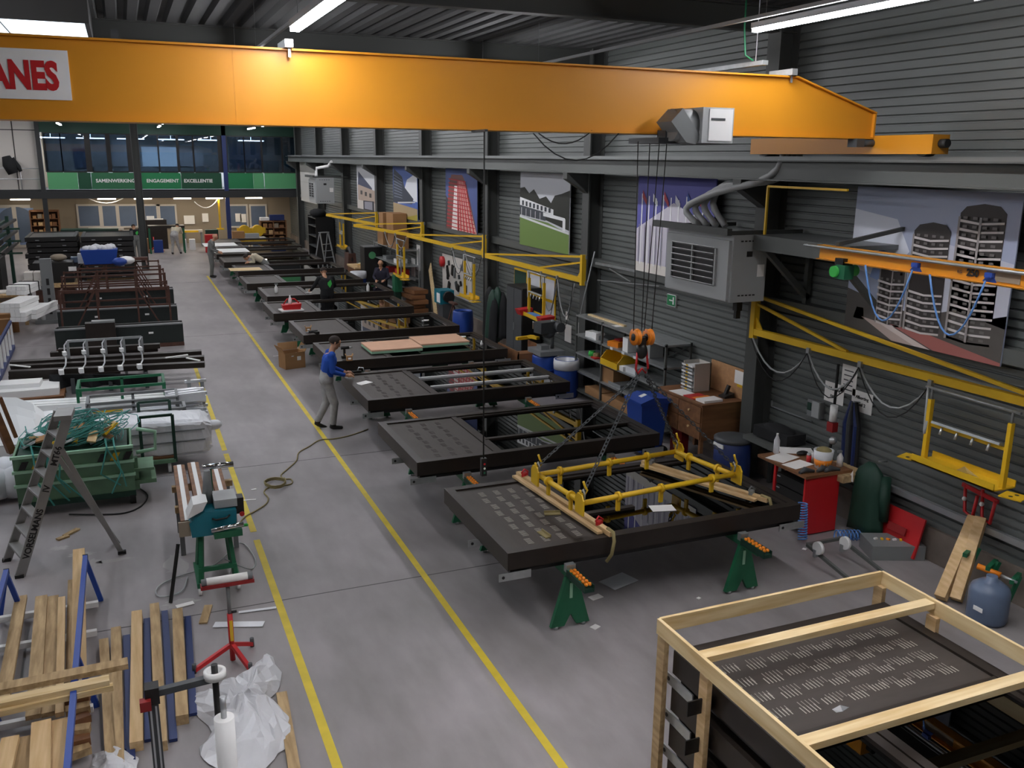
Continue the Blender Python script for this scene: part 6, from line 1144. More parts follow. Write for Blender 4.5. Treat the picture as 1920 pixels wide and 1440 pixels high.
for k, (a, b, z, h, w_, m, lab) in enumerate((((8, 765), (385, 742), .55, .12, .5, 'white', 'white wrapped profile bundle across the green stillage'), ((75, 778), (380, 762), .42, .1, .4, 'film', 'pale profile bundle under the white one'), ((150, 790), (388, 772), .45, .12, .35, 'alu', 'silver aluminium profile bundle in the grey stillage'), ((310, 745), (383, 737), .72, .16, .45, 'film', 'white plastic-wrapped profile ends over the aisle line'), ((180, 800), (370, 785), .3, .08, .4, 'film', 'pale boards under the silver profiles'))):
    p = G(*a, z); q = G(*b, z); t = thing('profile_bundle', lab, 'profile bundle', (p+q)/2-V(0, 0, h/2)); n = 5
    for i in range(n): s = (i-(n-1)/2)*w_/n; obj('profile', MB().bar(p+V(.05*((i*7) % 3), s, .012*(i % 2)), q+V(-.06*((i*5) % 3), s, .012*(i % 2)), w_/n*.92, h), m, t)
for k, (a, b) in enumerate((((175, 772), (230, 768)), ((157, 797), (232, 790)))): p = G(*a, .57); q = G(*b, .57); one('yellow_bar', ['yellow tape bar on the grey stillage rail', 'yellow tape bar on the stillage beside the skip'][k], 'bar', MB().bar(p, q, .05, .05), 'yellow')
c = G(372, 790); t = thing('steel_end_frame', 'grey steel end frame holding profile ends at the aisle line', 'frame', c)
for dx in (-.12, .12): obj('post', MB().box(c+V(dx-.035, -.03, 0), c+V(dx+.035, .03, .85)), 'grey', t)
for z in (.3, .55, .8): obj('arm', MB().box(c+V(-.2, -.04, z), c+V(.2, .04, z+.05)), 'alu', t)
# pallet with white sheets; foam sheets; leaning frames
p = G(60, 748); t = thing('pallet', 'wooden pallet stacked with white sheets', 'pallet', p)
for k in range(3): obj('runner', MB().cbox(p+V(0, -.35+.35*k, .05), (1.3, .1, .1)), 'wood_brown', t)
obj('deck', MB().cbox(p+V(0, 0, .11), (1.3, .9, .025)), 'wood_brown', t); obj('white_sheets', MB().cbox(p+V(-.05, .05, .2), (1.2, .8, .15), .03).cbox(p+V(-.2, .15, .32), (.8, .5, .09), -.05), 'white', t)
c = G(30, 850); t = thing('foam_sheet', 'big curled white foam sheets behind the green skip', 'foam sheet', c)
for k in range(3):
    a = G(0-10*k, 800+8*k, .5+.15*k); pts = [G(-15, 745+18*k, .95), G(30, 745+16*k, 1.0), G(62, 757+14*k, .95), G(82, 772+12*k, .8)]
    vs = []
    for q in pts: vs += [q, q+V(.12, -.55, -.35)]
    obj('sheet', MB().add(vs, [(2*i, 2*i+1, 2*i+3, 2*i+2) for i in range(3)]), 'white', t).modifiers.new('thick', 'SOLIDIFY').thickness = .04
obj('block', MB().cbox(G(30, 850)+V(0, 0, .32), (1.3, .5, .64), .1), 'white', t)
a = G(20, 850, .6); one('leaning_window', 'brown window frame profiles leaning behind the skip', 'frame', MB().bar(G(22, 848, .85), G(-15, 760, 1.6), .12, .1).bar(G(30, 820, .95), G(0, 745, 1.6), .05, .05), 'wood_brown')
c = G(18, 935); t = thing('plastic_bag', 'crumpled translucent plastic bag beside the green skip', 'bag', c); rnd = random.Random(8); mb = MB()
for k in range(7): mb.ball(c+V(rnd.uniform(-.3, .3), rnd.uniform(-.1, .4), .2+rnd.random()*.3), (.28, .25, .26), 10)
obj('bag', mb, 'film', t)
# --- wrapped bundle on green cart
a = G(190, 905); b = G(395, 885); t = thing('wrapped_bundle', 'long white foil-wrapped profile bundle on cart', 'profile bundle', ((a.x+b.x)/2, a.y+.4, .3))
nx, ny = 26, 20; vs = []; xa, xb = -.72, 1.02; yc = 15.72; rnd = random.Random(12)
for i in range(nx):
    u = i/(nx-1); x = xa+(xb-xa)*u
    for j in range(ny):
        an = 2*PI*j/ny; cx, sx_ = math.cos(an), math.sin(an); e = .25
        r = 1-.25*max(0, u-.93)/.07
        vs.append(V(x+.03*math.sin(7*an+i), yc+.42*r*(abs(cx)**e)*(1 if cx > 0 else -1)+.012*math.sin(9*u+3*an)+rnd.uniform(-.006, .006), .58+.3*r*(abs(sx_)**e)*(1 if sx_ > 0 else -1)+.012*math.sin(5*u+6*an)+rnd.uniform(-.006, .006)-.05*u))
fs = [(i*ny+j, i*ny+(j+1) % ny, (i+1)*ny+(j+1) % ny, (i+1)*ny+j) for i in range(nx-1) for j in range(ny)]+[tuple(range(ny))[::-1], tuple((nx-1)*ny+j for j in range(ny))]
o = obj('wrapping', MB().add(vs, fs, 0, False), 'film_white', t); [obj('edge_strip', MB().box((xa+.1, yc-.445, z_), (xb-.1, yc-.425, z_+.02)), 'grey', t) for z_ in (.5, .68)]; obj('twisted_end', MB().ball((xb+.08, yc, .62), (.14, .1, .09), 10), 'film_white', t)
t = thing('bundle_cart', 'green tube cart carrying the foil-wrapped bundle', 'cart', ((xa+xb)/2, yc, 0)); x0, x1 = xa+.45, xa+1.15
for y in (yc-.5, yc+.48):
    obj('base_rail', MB().bar((x0, y, .22), (x1, y, .22), .06, .06), 'skip_green', t)
    for x in (x0+.2, x1): obj('post', MB().box((x-.025, y-.025, .2), (x+.025, y+.025, 1.0)), 'green_dk', t)
    obj('top_rail', MB().bar((x0+.2, y, 1.0), (x1, y, 1.0), .04, .04), 'green_dk', t)
for x in (x0, x1): obj('cross_rail', MB().bar((x, yc-.5, .22), (x, yc+.48, .22), .06, .06), 'skip_green', t)
for x in (x0+.1, x1-.1):
    for y in (yc-.42, yc+.4): obj('castor', MB().cyl((x-.025, y, .09), (x+.025, y, .09), .09, 14), 'white', t)
obj('timber_packer', MB().box((x0, yc-.46, .25), (x1, yc+.44, .28)), 'wood_brown', t)
# --- green skip
a = G(58, 975); SXc = (-1.0); t0 = G(95, 965); c = V(-.98, 14.35, 0)
t = thing('tipping_skip', 'green tipping skip heaped with teal packing straps', 'skip', c)
w2, d2 = .78, .5
prof = [(-d2, .95), (-d2+.12, .22), (d2-.12, .22), (d2, .95)]
vo = [c+V(s*w2, y, z) for s in (-1, 1) for y, z in prof]; vi = [c+V(s*(w2-.03), y*.94, z+(.03 if z < .5 else 0)) for s in (-1, 1) for y, z in prof]
fo = [(0, 1, 2, 3), (7, 6, 5, 4), (0, 4, 5, 1), (1, 5, 6, 2), (2, 6, 7, 3)]
obj('hopper', MB().add(vo+vi, fo+[tuple(i+8 for i in reversed(f_)) for f_ in fo]+[(0, 8, 12, 4), (3, 7, 15, 11), (0, 3, 11, 8), (4, 12, 15, 7)]), 'skip_green', t)
for z in (.5, .72, .95): y = -d2+.12*(.95-z)/.73; obj('rib', MB().box(c+V(-w2-.02, y-.04, z-.02), c+V(w2+.02, y+.01, z+.02)), 'mint', t)
for k in range(9):
    if 2 < k < 6: continue
    x = -w2+.06+k*.17; z = .8; y = -d2+.02+.004; obj('hazard_stripe', MB().add([c+V(x, y-.032, .76), c+V(x+.09, y-.032, .76), c+V(x+.15, y-.045, .88), c+V(x+.06, y-.045, .88)], [(0, 1, 2, 3)]), 'yellow' if k % 2 else 'black', t)
obj('chassis', MB().box(c+V(-w2, -d2+.1, .14), c+V(w2, -d2+.2, .22)).box(c+V(-w2, d2-.2, .14), c+V(w2, d2-.1, .22)), 'green_dk', t)
obj('tow_step', MB().box(c+V(w2, -.35, .3), c+V(w2+.3, .2, .36)).box(c+V(w2, -.35, .5), c+V(w2+.28, .2, .54)).box(c+V(w2+.0, -.3, .2), c+V(w2+.06, -.2, .7)), 'skip_green', t)
obj('pocket', MB().tube([c+V(w2+.05, -.2, .75), c+V(w2+.32, -.2, .78), c+V(w2+.34, -.2, 1.05), c+V(w2+.08, -.2, 1.12)], .03, 6), 'mint', t)
for x in (-w2+.15, w2-.05):
    for y in (-d2+.2, d2-.2): obj('wheel', MB().cyl(c+V(x-.04, y, .11), c+V(x+.04, y, .11), .11, 16), 'rubber' if x > 0 else 'plastic_grey', t)
rnd = random.Random(21); mb = MB()
for k in range(90):
    a0 = rnd.uniform(0, 6.28); r0 = rnd.uniform(.2, .62); cz = rnd.uniform(1.0, 1.38)-.25*r0; cx_ = rnd.uniform(-.28, .28); tl = rnd.uniform(-.5, .5)
    pts = [c+V(cx_+r0*1.0*math.cos(a0+s*.45)*(1+.1*math.sin(s)), .62*r0*math.sin(a0+s*.45), cz+.12*math.sin(s*.7+a0)+tl*.15*math.cos(s*.45)) for s in range(rnd.randint(6, 13))]
    mb.tube(pts, .0075, 4, caps=False)
for k in range(7):
    x = rnd.uniform(-.7, .7); pts = [c+V(x, -.35, 1.05), c+V(x+rnd.uniform(-.05, .1), -d2-.08, .98), c+V(x+rnd.uniform(-.1, .2), -d2-.1, .6), c+V(x+rnd.uniform(-.1, .3), -d2-.05, rnd.uniform(.15, .45))]; mb.tube(pts, .012, 4, caps=False)
mat('strap_teal', '#479c92', .4, var=.3, scale=3)
o = obj('packing_straps', mb, 'strap_teal', t); o['kind'] = 'stuff'; o['label'] = 'tangle of teal plastic packing straps'
for k in range(26): obj('scrap_in_skip', MB().cbox(c+V(rnd.uniform(-.6, .6), rnd.uniform(-.35, .3), rnd.uniform(1.0, 1.16)), (rnd.uniform(.1, .3), .12, .03), rnd.uniform(0, 3), rnd.uniform(-.4, .4), rnd.uniform(-.5, .5)), ['cardboard', 'film', 'wood', 'yellow', 'film'][k % 5], t)
obj('fill_bed', MB().box(c+V(-.72, -.42, .8), c+V(.72, .42, .95)).ball(c+V(-.1, 0, .95), (.58, .36, .16), 14), 'green_dk', t)
p = G(265, 925); one('black_cable_loop', 'black strap looping out on the floor beside the skip', 'cable', MB().tube(spline([G(225, 912)+V(0, 0, .05), G(255, 916)+V(0, 0, .03), G(277, 930)+V(0, 0, .014), G(265, 950)+V(0, 0, .012), G(235, 963)+V(0, 0, .012), G(190, 967)+V(0, 0, .02), G(130, 968)+V(0, 0, .03)]), .011, 6), 'rubber')
# --- step ladder with painted letters
fA = G(37, 1083); fB = G(13, 1052); fC = G(229, 1038); apex = V(-1.0, 12.05, 0)
L1a = fA; top1 = FY(126, 782, 12.02); top1 = V(top1.x, top1.y, top1.z); off = (fB-fA); top2 = top1+V(-.12, .33, .0)
t = thing('step_ladder', 'silver step ladder lettered on its stile before the green skip', 'ladder', (fA+fC)/2)
mat('ladder_alu', '#9b9a97', .45, .4, var=.15, scale=5)
st = obj('stile', MB().bar(fA+V(0, 0, .0), top1, .03, .115, (1, .25, .4)), 'ladder_alu', t); obj('stile', MB().bar(fB, top2, .03, .1, (1, .25, .4)), 'ladder_alu', t)
for k in range(1, 8): u = k/8; obj('tread', MB().bar(fA.lerp(top1, u), fB.lerp(top2, u), .11, .03), 'ladder_alu', t)
obj('top_cap', MB().cbox((top1+top2)/2+V(.02, 0, .0), (.2, .42, .06), -.05, 0, 0), 'ladder_alu', t)
rl = fA.lerp(top1, .8); obj('rear_leg', MB().bar(rl+V(.04, .0, 0), fC, .03, .06, (1, 0, 1)), 'ladder_alu', t); fD = fC+V(-.05, .36, 0); obj('rear_leg', MB().bar(fB.lerp(top2, .8), fD, .03, .06, (1, 0, 1)), 'ladder_alu', t)
for p in (fA, fB, fC): obj('rubber_foot', MB().cbox(p+V(0, 0, .02), (.1, .06, .04)), 'rubber', t)
dl = (top1-fA).normalized(); nrm = dl.cross(V(1, .25, .4)).normalized(); nrm = -nrm if nrm.y > 0 else nrm
def lad_text(s, u, size):
    text(s, size, frame3(fA.lerp(top1, u)+nrm*.0175-nrm.cross(dl)*(.036), dl, nrm.cross(dl)), 'lettering', 'black', t, bold=.003)
lad_text('VORSELMANS', .12, .105); lad_text('IV', .535, .105); lad_text('MT66', .7, .105)
for k, (px, py, rz) in enumerate(((134, 1000, .9), (118, 1010, .6))): p = G(px, py); one('wood_offcut', ['larger wood offcut on floor under the ladder', 'smaller wood offcut on floor under the ladder'][k], 'offcut', MB().cbox(p+V(0, 0, .015), (.26-.1*k, .07, .025), rz), 'wood_old')
# --- teal roller machine on green stand
a = G(372, 1115); b = G(452, 1105); cx, cy = (a.x+b.x)/2, a.y+.25; t = thing('roller_machine', 'teal bending machine on a green wheeled stand', 'machine', (cx, cy, 0))
for s in (-1, 1):
    obj('stand_leg', MB().bar((cx+s*.2, cy-.25, .12), (cx+s*.15, cy-.1, .72), .05, .06).bar((cx+s*.2, cy+.3, .12), (cx+s*.15, cy+.15, .72), .05, .06), 'green', t)
    obj('base_bar', MB().bar((cx+s*.22, cy-.3, .13), (cx+s*.22, cy+.35, .13), .06, .06), 'green', t)
    for dy in (-.27, .32): obj('castor', MB().cyl((cx+s*.22-.02, cy+dy, .05), (cx+s*.22+.02, cy+dy, .05), .05, 12), 'white', t)
obj('cross_bar', MB().bar((cx-.22, cy-.22, .3), (cx+.22, cy-.22, .3), .05, .05), 'green', t)
obj('body', MB().prism([V(cx-.26, cy-.22, .72), V(cx+.24, cy-.22, .72), V(cx+.26, cy-.22, 1.0), V(cx-.1, cy-.22, 1.02), V(cx-.28, cy-.22, .9)], (0, .5, 0)), 'teal', t)
obj('white_guard', MB().prism([V(cx-.3, cy-.2, .95), V(cx-.12, cy-.2, 1.03), V(cx-.06, cy-.2, 1.14), V(cx-.22, cy-.2, 1.12)], (0, .3, 0)), 'white', t); obj('side_plate', MB().box((cx-.4, cy-.2, .74), (cx-.27, cy-.17, .92)), 'wall_beige', t)
obj('top_plate', MB().box((cx+.02, cy-.15, 1.02), (cx+.28, cy+.2, 1.12)), 'plastic_grey', t); obj('spindle_post', MB().cyl((cx-.04, cy+.12, 1.0), (cx-.02, cy+.12, 1.42), .07, 14, .04), 'grey', t)
rl_ = obj('roller_arm', MB().bar((cx+.02, cy+.3, .95), (cx+.02, cy+.3, 1.38), .05, .05), 'green', t); obj('chrome_roller', MB().cyl((cx-.06, cy+.25, 1.42), (cx+.3, cy+.25, 1.42), .035, 14), 'chrome', t); obj('front_roller', MB().cyl((cx-.05, cy-.35, .83), (cx+.32, cy-.35, .86), .03, 12), 'chrome', t); obj('roller_bracket', MB().box((cx-.02, cy-.36, .72), (cx+.3, cy-.22, .8)), 'green', t); obj('handle', MB().tube([V(cx-.02, cy-.23, .93), V(cx+.02, cy-.26, .92), V(cx+.14, cy-.26, .93), V(cx+.18, cy-.23, .95)], .012, 6), 'black', t); obj('switch_box', MB().box((cx+.27, cy-.1, .9), (cx+.36, cy+.05, 1.1)), 'black', t); obj('red_button', MB().cyl((cx+.33, cy-.11, .9), (cx+.33, cy-.13, .9), .03, 10), 'red', t)
obj('hi_vis_strap', MB().tube([V(cx+.28, cy-.2, .78), V(cx+.36, cy-.24, .8), V(cx+.38, cy-.1, .74)], .02, 6), 'logo_green', t)
one('machine_cable', 'grey cable looping under the teal machine', 'cable', MB().tube(spline([V(cx+.1, cy, .3), G(470, 1070)+V(0, 0, .02), G(478, 1050)+V(0, 0, .02), G(450, 1020)+V(0, 0, .02), G(405, 1060)+V(0, 0, .02), G(330, 1085)+V(0, 0, .02), G(295, 1105)+V(0, 0, .02), G(300, 1122)+V(0, 0, .02), G(340, 1112)+V(0, 0, .02), G(352, 1085)+V(0, 0, .02)]), .009, 6), 'plastic_grey')
# timber beams with white strips behind the machine
for k, (pa, pb) in enumerate((((336, 880), (352, 985)), ((362, 875), (385, 985)), ((403, 880), (425, 965)))):
    p = G(*pa, .75); q = G(*pb, .75); lab = ['brown timber beam with white strip, outermost beside the teal machine', 'brown timber beam with white strip, middle of three', 'brown timber beam with white strip behind the machine rollers'][k]
    t = thing('timber_profile', lab, 'timber', (p+q)/2); obj('beam', MB().bar(p, q, .15, .13), 'wood_brown', t); obj('white_strip', MB().bar(p+V(-.0, 0, .067), q+V(0, 0, .067), .055, .006), 'white', t)
pm = G(370, 930, .68); t = thing('timber_trestle', 'grey trestle carrying the brown timber beams', 'trestle', V(pm.x, pm.y, 0))
for dy in (-.3, .5): obj('under_bar', MB().box((pm.x-.3, pm.y+dy-.04, .6), (pm.x+.5, pm.y+dy+.04, .68)), 'wood_old', t); obj('leg', MB().box((pm.x-.27, pm.y+dy-.03, 0), (pm.x-.21, pm.y+dy+.03, .6)), 'grey', t); obj('leg', MB().box((pm.x+.4, pm.y+dy-.03, 0), (pm.x+.46, pm.y+dy+.03, .6)), 'grey', t)
a = G(320, 1132); b = FY(334, 1020, a.y+.15); one('black_rod', 'thin black bar leaning upright beside teal machine', 'bar', MB().bar(a+V(0, 0, .01), b, .03, .03), 'black')
# --- red roller stand
c = G(437, 1240); t = thing('roller_stand', 'red tripod roller stand with a wrapped roller', 'stand', c)
hz = .87
for px, py in ((365, 1262), (473, 1212), (470, 1260)):
    f_ = G(px, py); obj('leg', MB().bar(c+V(0, 0, .2), f_+V(0, 0, .03), .04, .04), 'red', t); obj('foot', MB().cyl(f_, f_+V(0, 0, .1), .022, 10), 'grey_dk', t)
obj('outer_tube', MB().cyl(c+V(0, 0, .02), c+V(0, 0, .55), .028, 10), 'red', t); obj('inner_tube', MB().cyl(c+V(0, 0, .55), c+V(0, 0, hz), .02, 10), 'grey', t); obj('yellow_label', MB().box(c+V(-.012, -.033, .25), c+V(.02, -.028, .48)), 'yellow', t)
obj('cradle', MB().box(c+V(-.26, -.05, hz), c+V(.26, .05, hz+.035)), 'red_dk', t); obj('roller', MB().cyl(c+V(-.25, 0, hz+.06), c+V(.25, 0, hz+.06), .038, 14), 'grey', t); obj('paper_wrap', MB().cyl(c+V(-.2, 0, hz+.062), c+V(.2, 0, hz+.062), .042, 14), 'paper', t); obj('clamp_knob', MB().cyl(c+V(.02, 0, .56), c+V(.07, 0, .56), .015, 8), 'black', t)
for k, (px, py, l, w_, rz, m, lab) in enumerate(((386, 1153, .42, .09, 1.35, 'wood_old', 'short plank offcut on floor beside the roller stand'), (448, 1172, .55, .12, -.35, 'film', 'white plastic offcut on the floor behind the roller stand'), (483, 1145, .42, .05, -.1, 'film', 'white plastic sliver beside the yellow line'), (347, 1135, .2, .08, .2, 'paper', 'white scraps on the floor by the teal machine'))): p = G(px, py); one('floor_offcut', lab, 'offcut', MB().cbox(p+V(0, 0, .01), (l, w_, .018 if k == 0 else .005), rz), m)
# --- crumpled plastic film heap
c = G(455, 1350); vs = []; n = 30; rnd = random.Random(31)
def heap(lab, poly, zmax, seed, name='plastic_film', m='film'):
    cen = V(sum(p[0] for p in poly)/len(poly), sum(p[1] for p in poly)/len(poly), 0); rings = 7; N = 44; vs = [V(cen.x, cen.y, zmax)]; fs = []
    P_ = [Vector(p) for p in poly]
    def per(u):
        k = u*len(P_); i = int(k) % len(P_); return P_[i].lerp(P_[(i+1) % len(P_)], k-int(k))
    for r in range(1, rings+1):
        for k in range(N):
            e = per(k/N); s = r/rings; p = cen.lerp(V(e.x, e.y, 0), s)
            nz = noise.noise((p*4.5)+V(seed, 0, 0)); nz2 = noise.noise((p*11)+V(0, seed, 0))
            z = zmax*(1-s**1.6)*(.7+.9*abs(nz)*1.6)+.1*zmax*nz2*(1-s)+.012
            vs.append(V(p.x+.06*nz2, p.y+.06*nz, max(.006, z)))
    for k in range(N): fs.append((0, 1+k, 1+(k+1) % N))
    for r in range(rings-1):
        for k in range(N): fs.append((1+r*N+k, 1+(r+1)*N+k, 1+(r+1)*N+(k+1) % N, 1+r*N+(k+1) % N))
    return one(name, lab, 'plastic film', MB().add(vs, fs), m)
mat('film_thin', '#d9dadd', .35, var=.1, scale=4)
heap('heap of crumpled translucent plastic film beside the yellow line', [G(x, y) for x, y in ((370, 1300), (430, 1290), (470, 1255), (505, 1225), (535, 1270), (510, 1310), (555, 1355), (545, 1400), (500, 1440), (420, 1450), (370, 1420), (400, 1370), (355, 1325))], .2, 3, m='film_thin')
heap('crumpled plastic film under the timber planks end', [G(x, y) for x, y in ((175, 1415), (220, 1400), (255, 1425), (260, 1470), (170, 1470))], .12, 7, m='film_thin')
one('edge_plank', 'worn plank lying under the plastic film heap', 'plank', MB().bar(G(528, 1300, .02), G(555, 1460, .02), .1, .035), 'wood_old')
# --- tape dispenser stand close to the camera
YT = 5.9; b0 = FY(408, 1330, YT); zt_ = FY(406, 1245, YT).z
t = thing('wrapping_station', 'black and silver wrapping station with tape roll and white film roll', 'machine', V(b0.x-.2, YT, 0))
px_ = FY(285, 1300, YT); pp = FY(292, 1440, YT)
obj('post', MB().box((px_.x-.035, YT-.03, .0), (px_.x+.035, YT+.03, px_.z)), 'grey_dk', t)
for s in (-.017, .017): obj('silver_edge', MB().box((px_.x+s-.006, YT-.036, .05), (px_.x+s+.006, YT-.03, px_.z-.08)), 'alu', t)
obj('post_head', MB().cbox((px_.x, YT, px_.z), (.09, .1, .12)), 'black', t); obj('red_knob', MB().cbox((px_.x-.045, YT-.06, px_.z-.04), (.07, .06, .07)), 'red_dk', t)
obj('arm', MB().bar((px_.x, YT, px_.z), (b0.x, YT, zt_-.1), .05, .045), 'grey_dk', t); obj('spindle', MB().cyl((b0.x, YT, b0.z-.1), (b0.x, YT, zt_), .022, 12), 'black', t)
rc = V(b0.x, YT, FY(405, 1263, YT).z); obj('tape_roll', MB().lathe([(.045, -.025), (.075, -.025), (.075, .025), (.045, .025), (.045, -.025)], rc, 28), 'white', t)
w0 = FY(420, 1345, YT-.1); obj('film_roll', MB().cyl((w0.x, YT-.1, .1), (w0.x, YT-.1, w0.z), .068, 24), 'white', t); obj('roll_core', MB().cyl((w0.x, YT-.1, w0.z), (w0.x, YT-.1, w0.z+.16), .02, 12), 'alu', t)
obj('base_table', MB().cbox((px_.x+.08, YT-.25, .42), (.75, .5, .05)), 'grey_dk', t); obj('base_leg', MB().box((px_.x-.2, YT-.45, 0), (px_.x-.14, YT-.4, .4)), 'grey_dk', t); obj('base_leg', MB().box((px_.x+.3, YT-.45, 0), (px_.x+.36, YT-.4, .4)), 'grey_dk', t)
# --- timber planks on blue rack
t = thing('timber_rack', 'blue steel rack holding sawn planks', 'rack', G(100, 1250))
bz = 1.0
for x_px, y_px, bot in ((160, 1045, 165), (12, 1072, -40)):
    a = G(x_px, y_px, .55); y0, y1 = 6.2, a.y
    obj('top_rail', MB().bar((a.x, y0, .55), (a.x, y1, .55), .05, .06), 'blue', t)
    for y in (y0+.1, (y0+y1)/2, y1-.05): obj('leg', MB().bar((a.x, y, .55), (a.x+.12, y, 0), .05, .05), 'blue', t); obj('leg', MB().bar((a.x, y, .55), (a.x-.12, y, 0), .05, .05), 'blue', t)
    obj('rail_end', MB().cbox((a.x, y1+.005, .55), (.055, .02, .065)), 'black', t)
xl, xr = G(12, 1072, .55).x, G(160, 1045, .55).x
for y in (10.6, 9.9, 8.4): obj('cross_bar', MB().bar((xl-.1, y, .08), (xr+.1, y, .08), .06, .06), 'white', t)
PLK = [((40, 1120), (2, 1330), .18, .12), ((78, 1120), (62, 1345), .25, .12), ((100, 1120), (90, 1340), .22, .11), ((116, 1122), (112, 1340), .3, .07), ((148, 1032), (148, 1260), .4, .13), ((133, 1090), (128, 1330), .2, .06),
       ((20, 1385), (5, 1450), .42, .13), ((78, 1355), (75, 1450), .44, .15), ((112, 1352), (110, 1450), .4, .14), ((45, 1385), (40, 1450), .35, .12)]
for k, (a, b, z, w_) in enumerate(PLK):
    p = G(*a, z); q = G(*b, z); one('sawn_plank', ['weathered plank next to the far blue rail', 'weathered plank second beside the far blue rail', 'plank between weathered one and slim lath', 'slim lath among the planks in rack', 'clean pale plank standing proud by the blue rail end', 'slim lath under the clean pale plank', 'pale plank end under the crossing boards, outermost', 'broad pale plank end under the crossing boards', 'broad plank end beside the blue rail', 'short brown plank end under the crossing boards'][k], 'plank', MB().bar(p, q, w_, .045), 'wood_old' if k in (0, 1, 2, 5, 9) else 'wood')
PLK2 = [((195, 1205), (208, 1420), .09), ((218, 1183), (222, 1440), .1), ((257, 1152), (256, 1400), .11), ((290, 1138), (303, 1400), .1), ((333, 1148), (342, 1350), .11)]
for k, (a, b, w_) in enumerate(PLK2):
    p = G(*a, .05); q = G(*b, .05); t = thing('floor_plank', ['dark short plank on floor right beside the blue rack', 'rough plank on floor, second from the blue rack', 'long clean plank on floor, third from the blue rack', 'weathered plank on floor behind the wrapping station post', 'worn square beam on floor, closest to the plastic film'][k], 'plank', (p+q)/2-V(0, 0, .05)); obj('plank', MB().bar(p, q, w_, .1), 'wood' if k == 2 else 'wood_old', t)
    obj('under_bar', MB().bar(p+V(.1, -.1, -.03), q+V(.1, .1, -.03), .07, .03), 'blue_dk', t)  # dark blue bar along the gap beside each plank
for k, (a, b, z, w_) in enumerate((((0, 1292), (240, 1243), .6, .13), ((0, 1318), (205, 1275), .58, .11), ((0, 1336), (212, 1287), .53, .06))):
    p = G(*a, z); q = G(*b, z); d = (q-p); one('crossing_board', ['worn board laid crosswise over the planks, uppermost', 'pale board laid crosswise, middle of three', 'slim lath laid crosswise nearest the plank ends'][k], 'plank', MB().bar(p-d*.4, q, w_, .05), 'wood_old' if k == 0 else 'wood_pale')
p = G(145, 1350, .2); t = thing('offcut_pile', 'small pile of dark timber offcuts beside the blue rail', 'offcut', G(145, 1370))
for k in range(6): obj('offcut', MB().cbox(G(146, 1310+20*k, .3-.04*k), (.2, .1, .07), .2*(k % 3)-.1), 'wood_old' if k % 2 else 'wood_brown', t)
# ================================================================ PEOPLE
def capsule(bm_mb, a, b, ra, rb, n=12):
    a = Vector(a); b = Vector(b); bm_mb.ball(a, ra, n); bm_mb.ball(b, rb, n); bm_mb.cyl(a, b, ra*.985, n, rb*.985)
def limb_fingers(mb, w, d, side, curl=.6, s=1.0):
    """palm and five fingers; w wrist, d hand direction (unit), side: direction from palm towards the thumb"""
    d = Vector(d).normalized(); sd = Vector(side); sd = (sd-d*sd.dot(d)).normalized(); dn = d.cross(sd)
    if dn.z > 0: dn = -dn
    pc_ = w+d*.05*s; mb.ball(pc_, (.042*s,)*3, 10); mb.ball(w+d*.08*s, (.04*s,)*3, 10)
    for k, L in enumerate((.07, .08, .075, .058)):
        b0 = w+d*.095*s+sd*(.03-.02*k)*s; b1 = b0+(d*math.cos(curl*.4)+dn*math.sin(curl*.4)).normalized()*L*.5*s; b2 = b1+(d*math.cos(curl*1.3)+dn*math.sin(curl*1.3)).normalized()*L*.5*s
        capsule(mb, b0, b1, .0105*s, .0098*s, 8); capsule(mb, b1, b2, .0098*s, .0085*s, 8)
    t0 = w+d*.035*s+sd*.035*s; t1 = t0+(d*.6+sd*.7+dn*.2).normalized()*.04*s; t2 = t1+(d*.9+sd*.2+dn*.3).normalized()*.035*s
    capsule(mb, t0, t1, .014*s, .012*s, 8); capsule(mb, t1, t2, .012*s, .0095*s, 8)
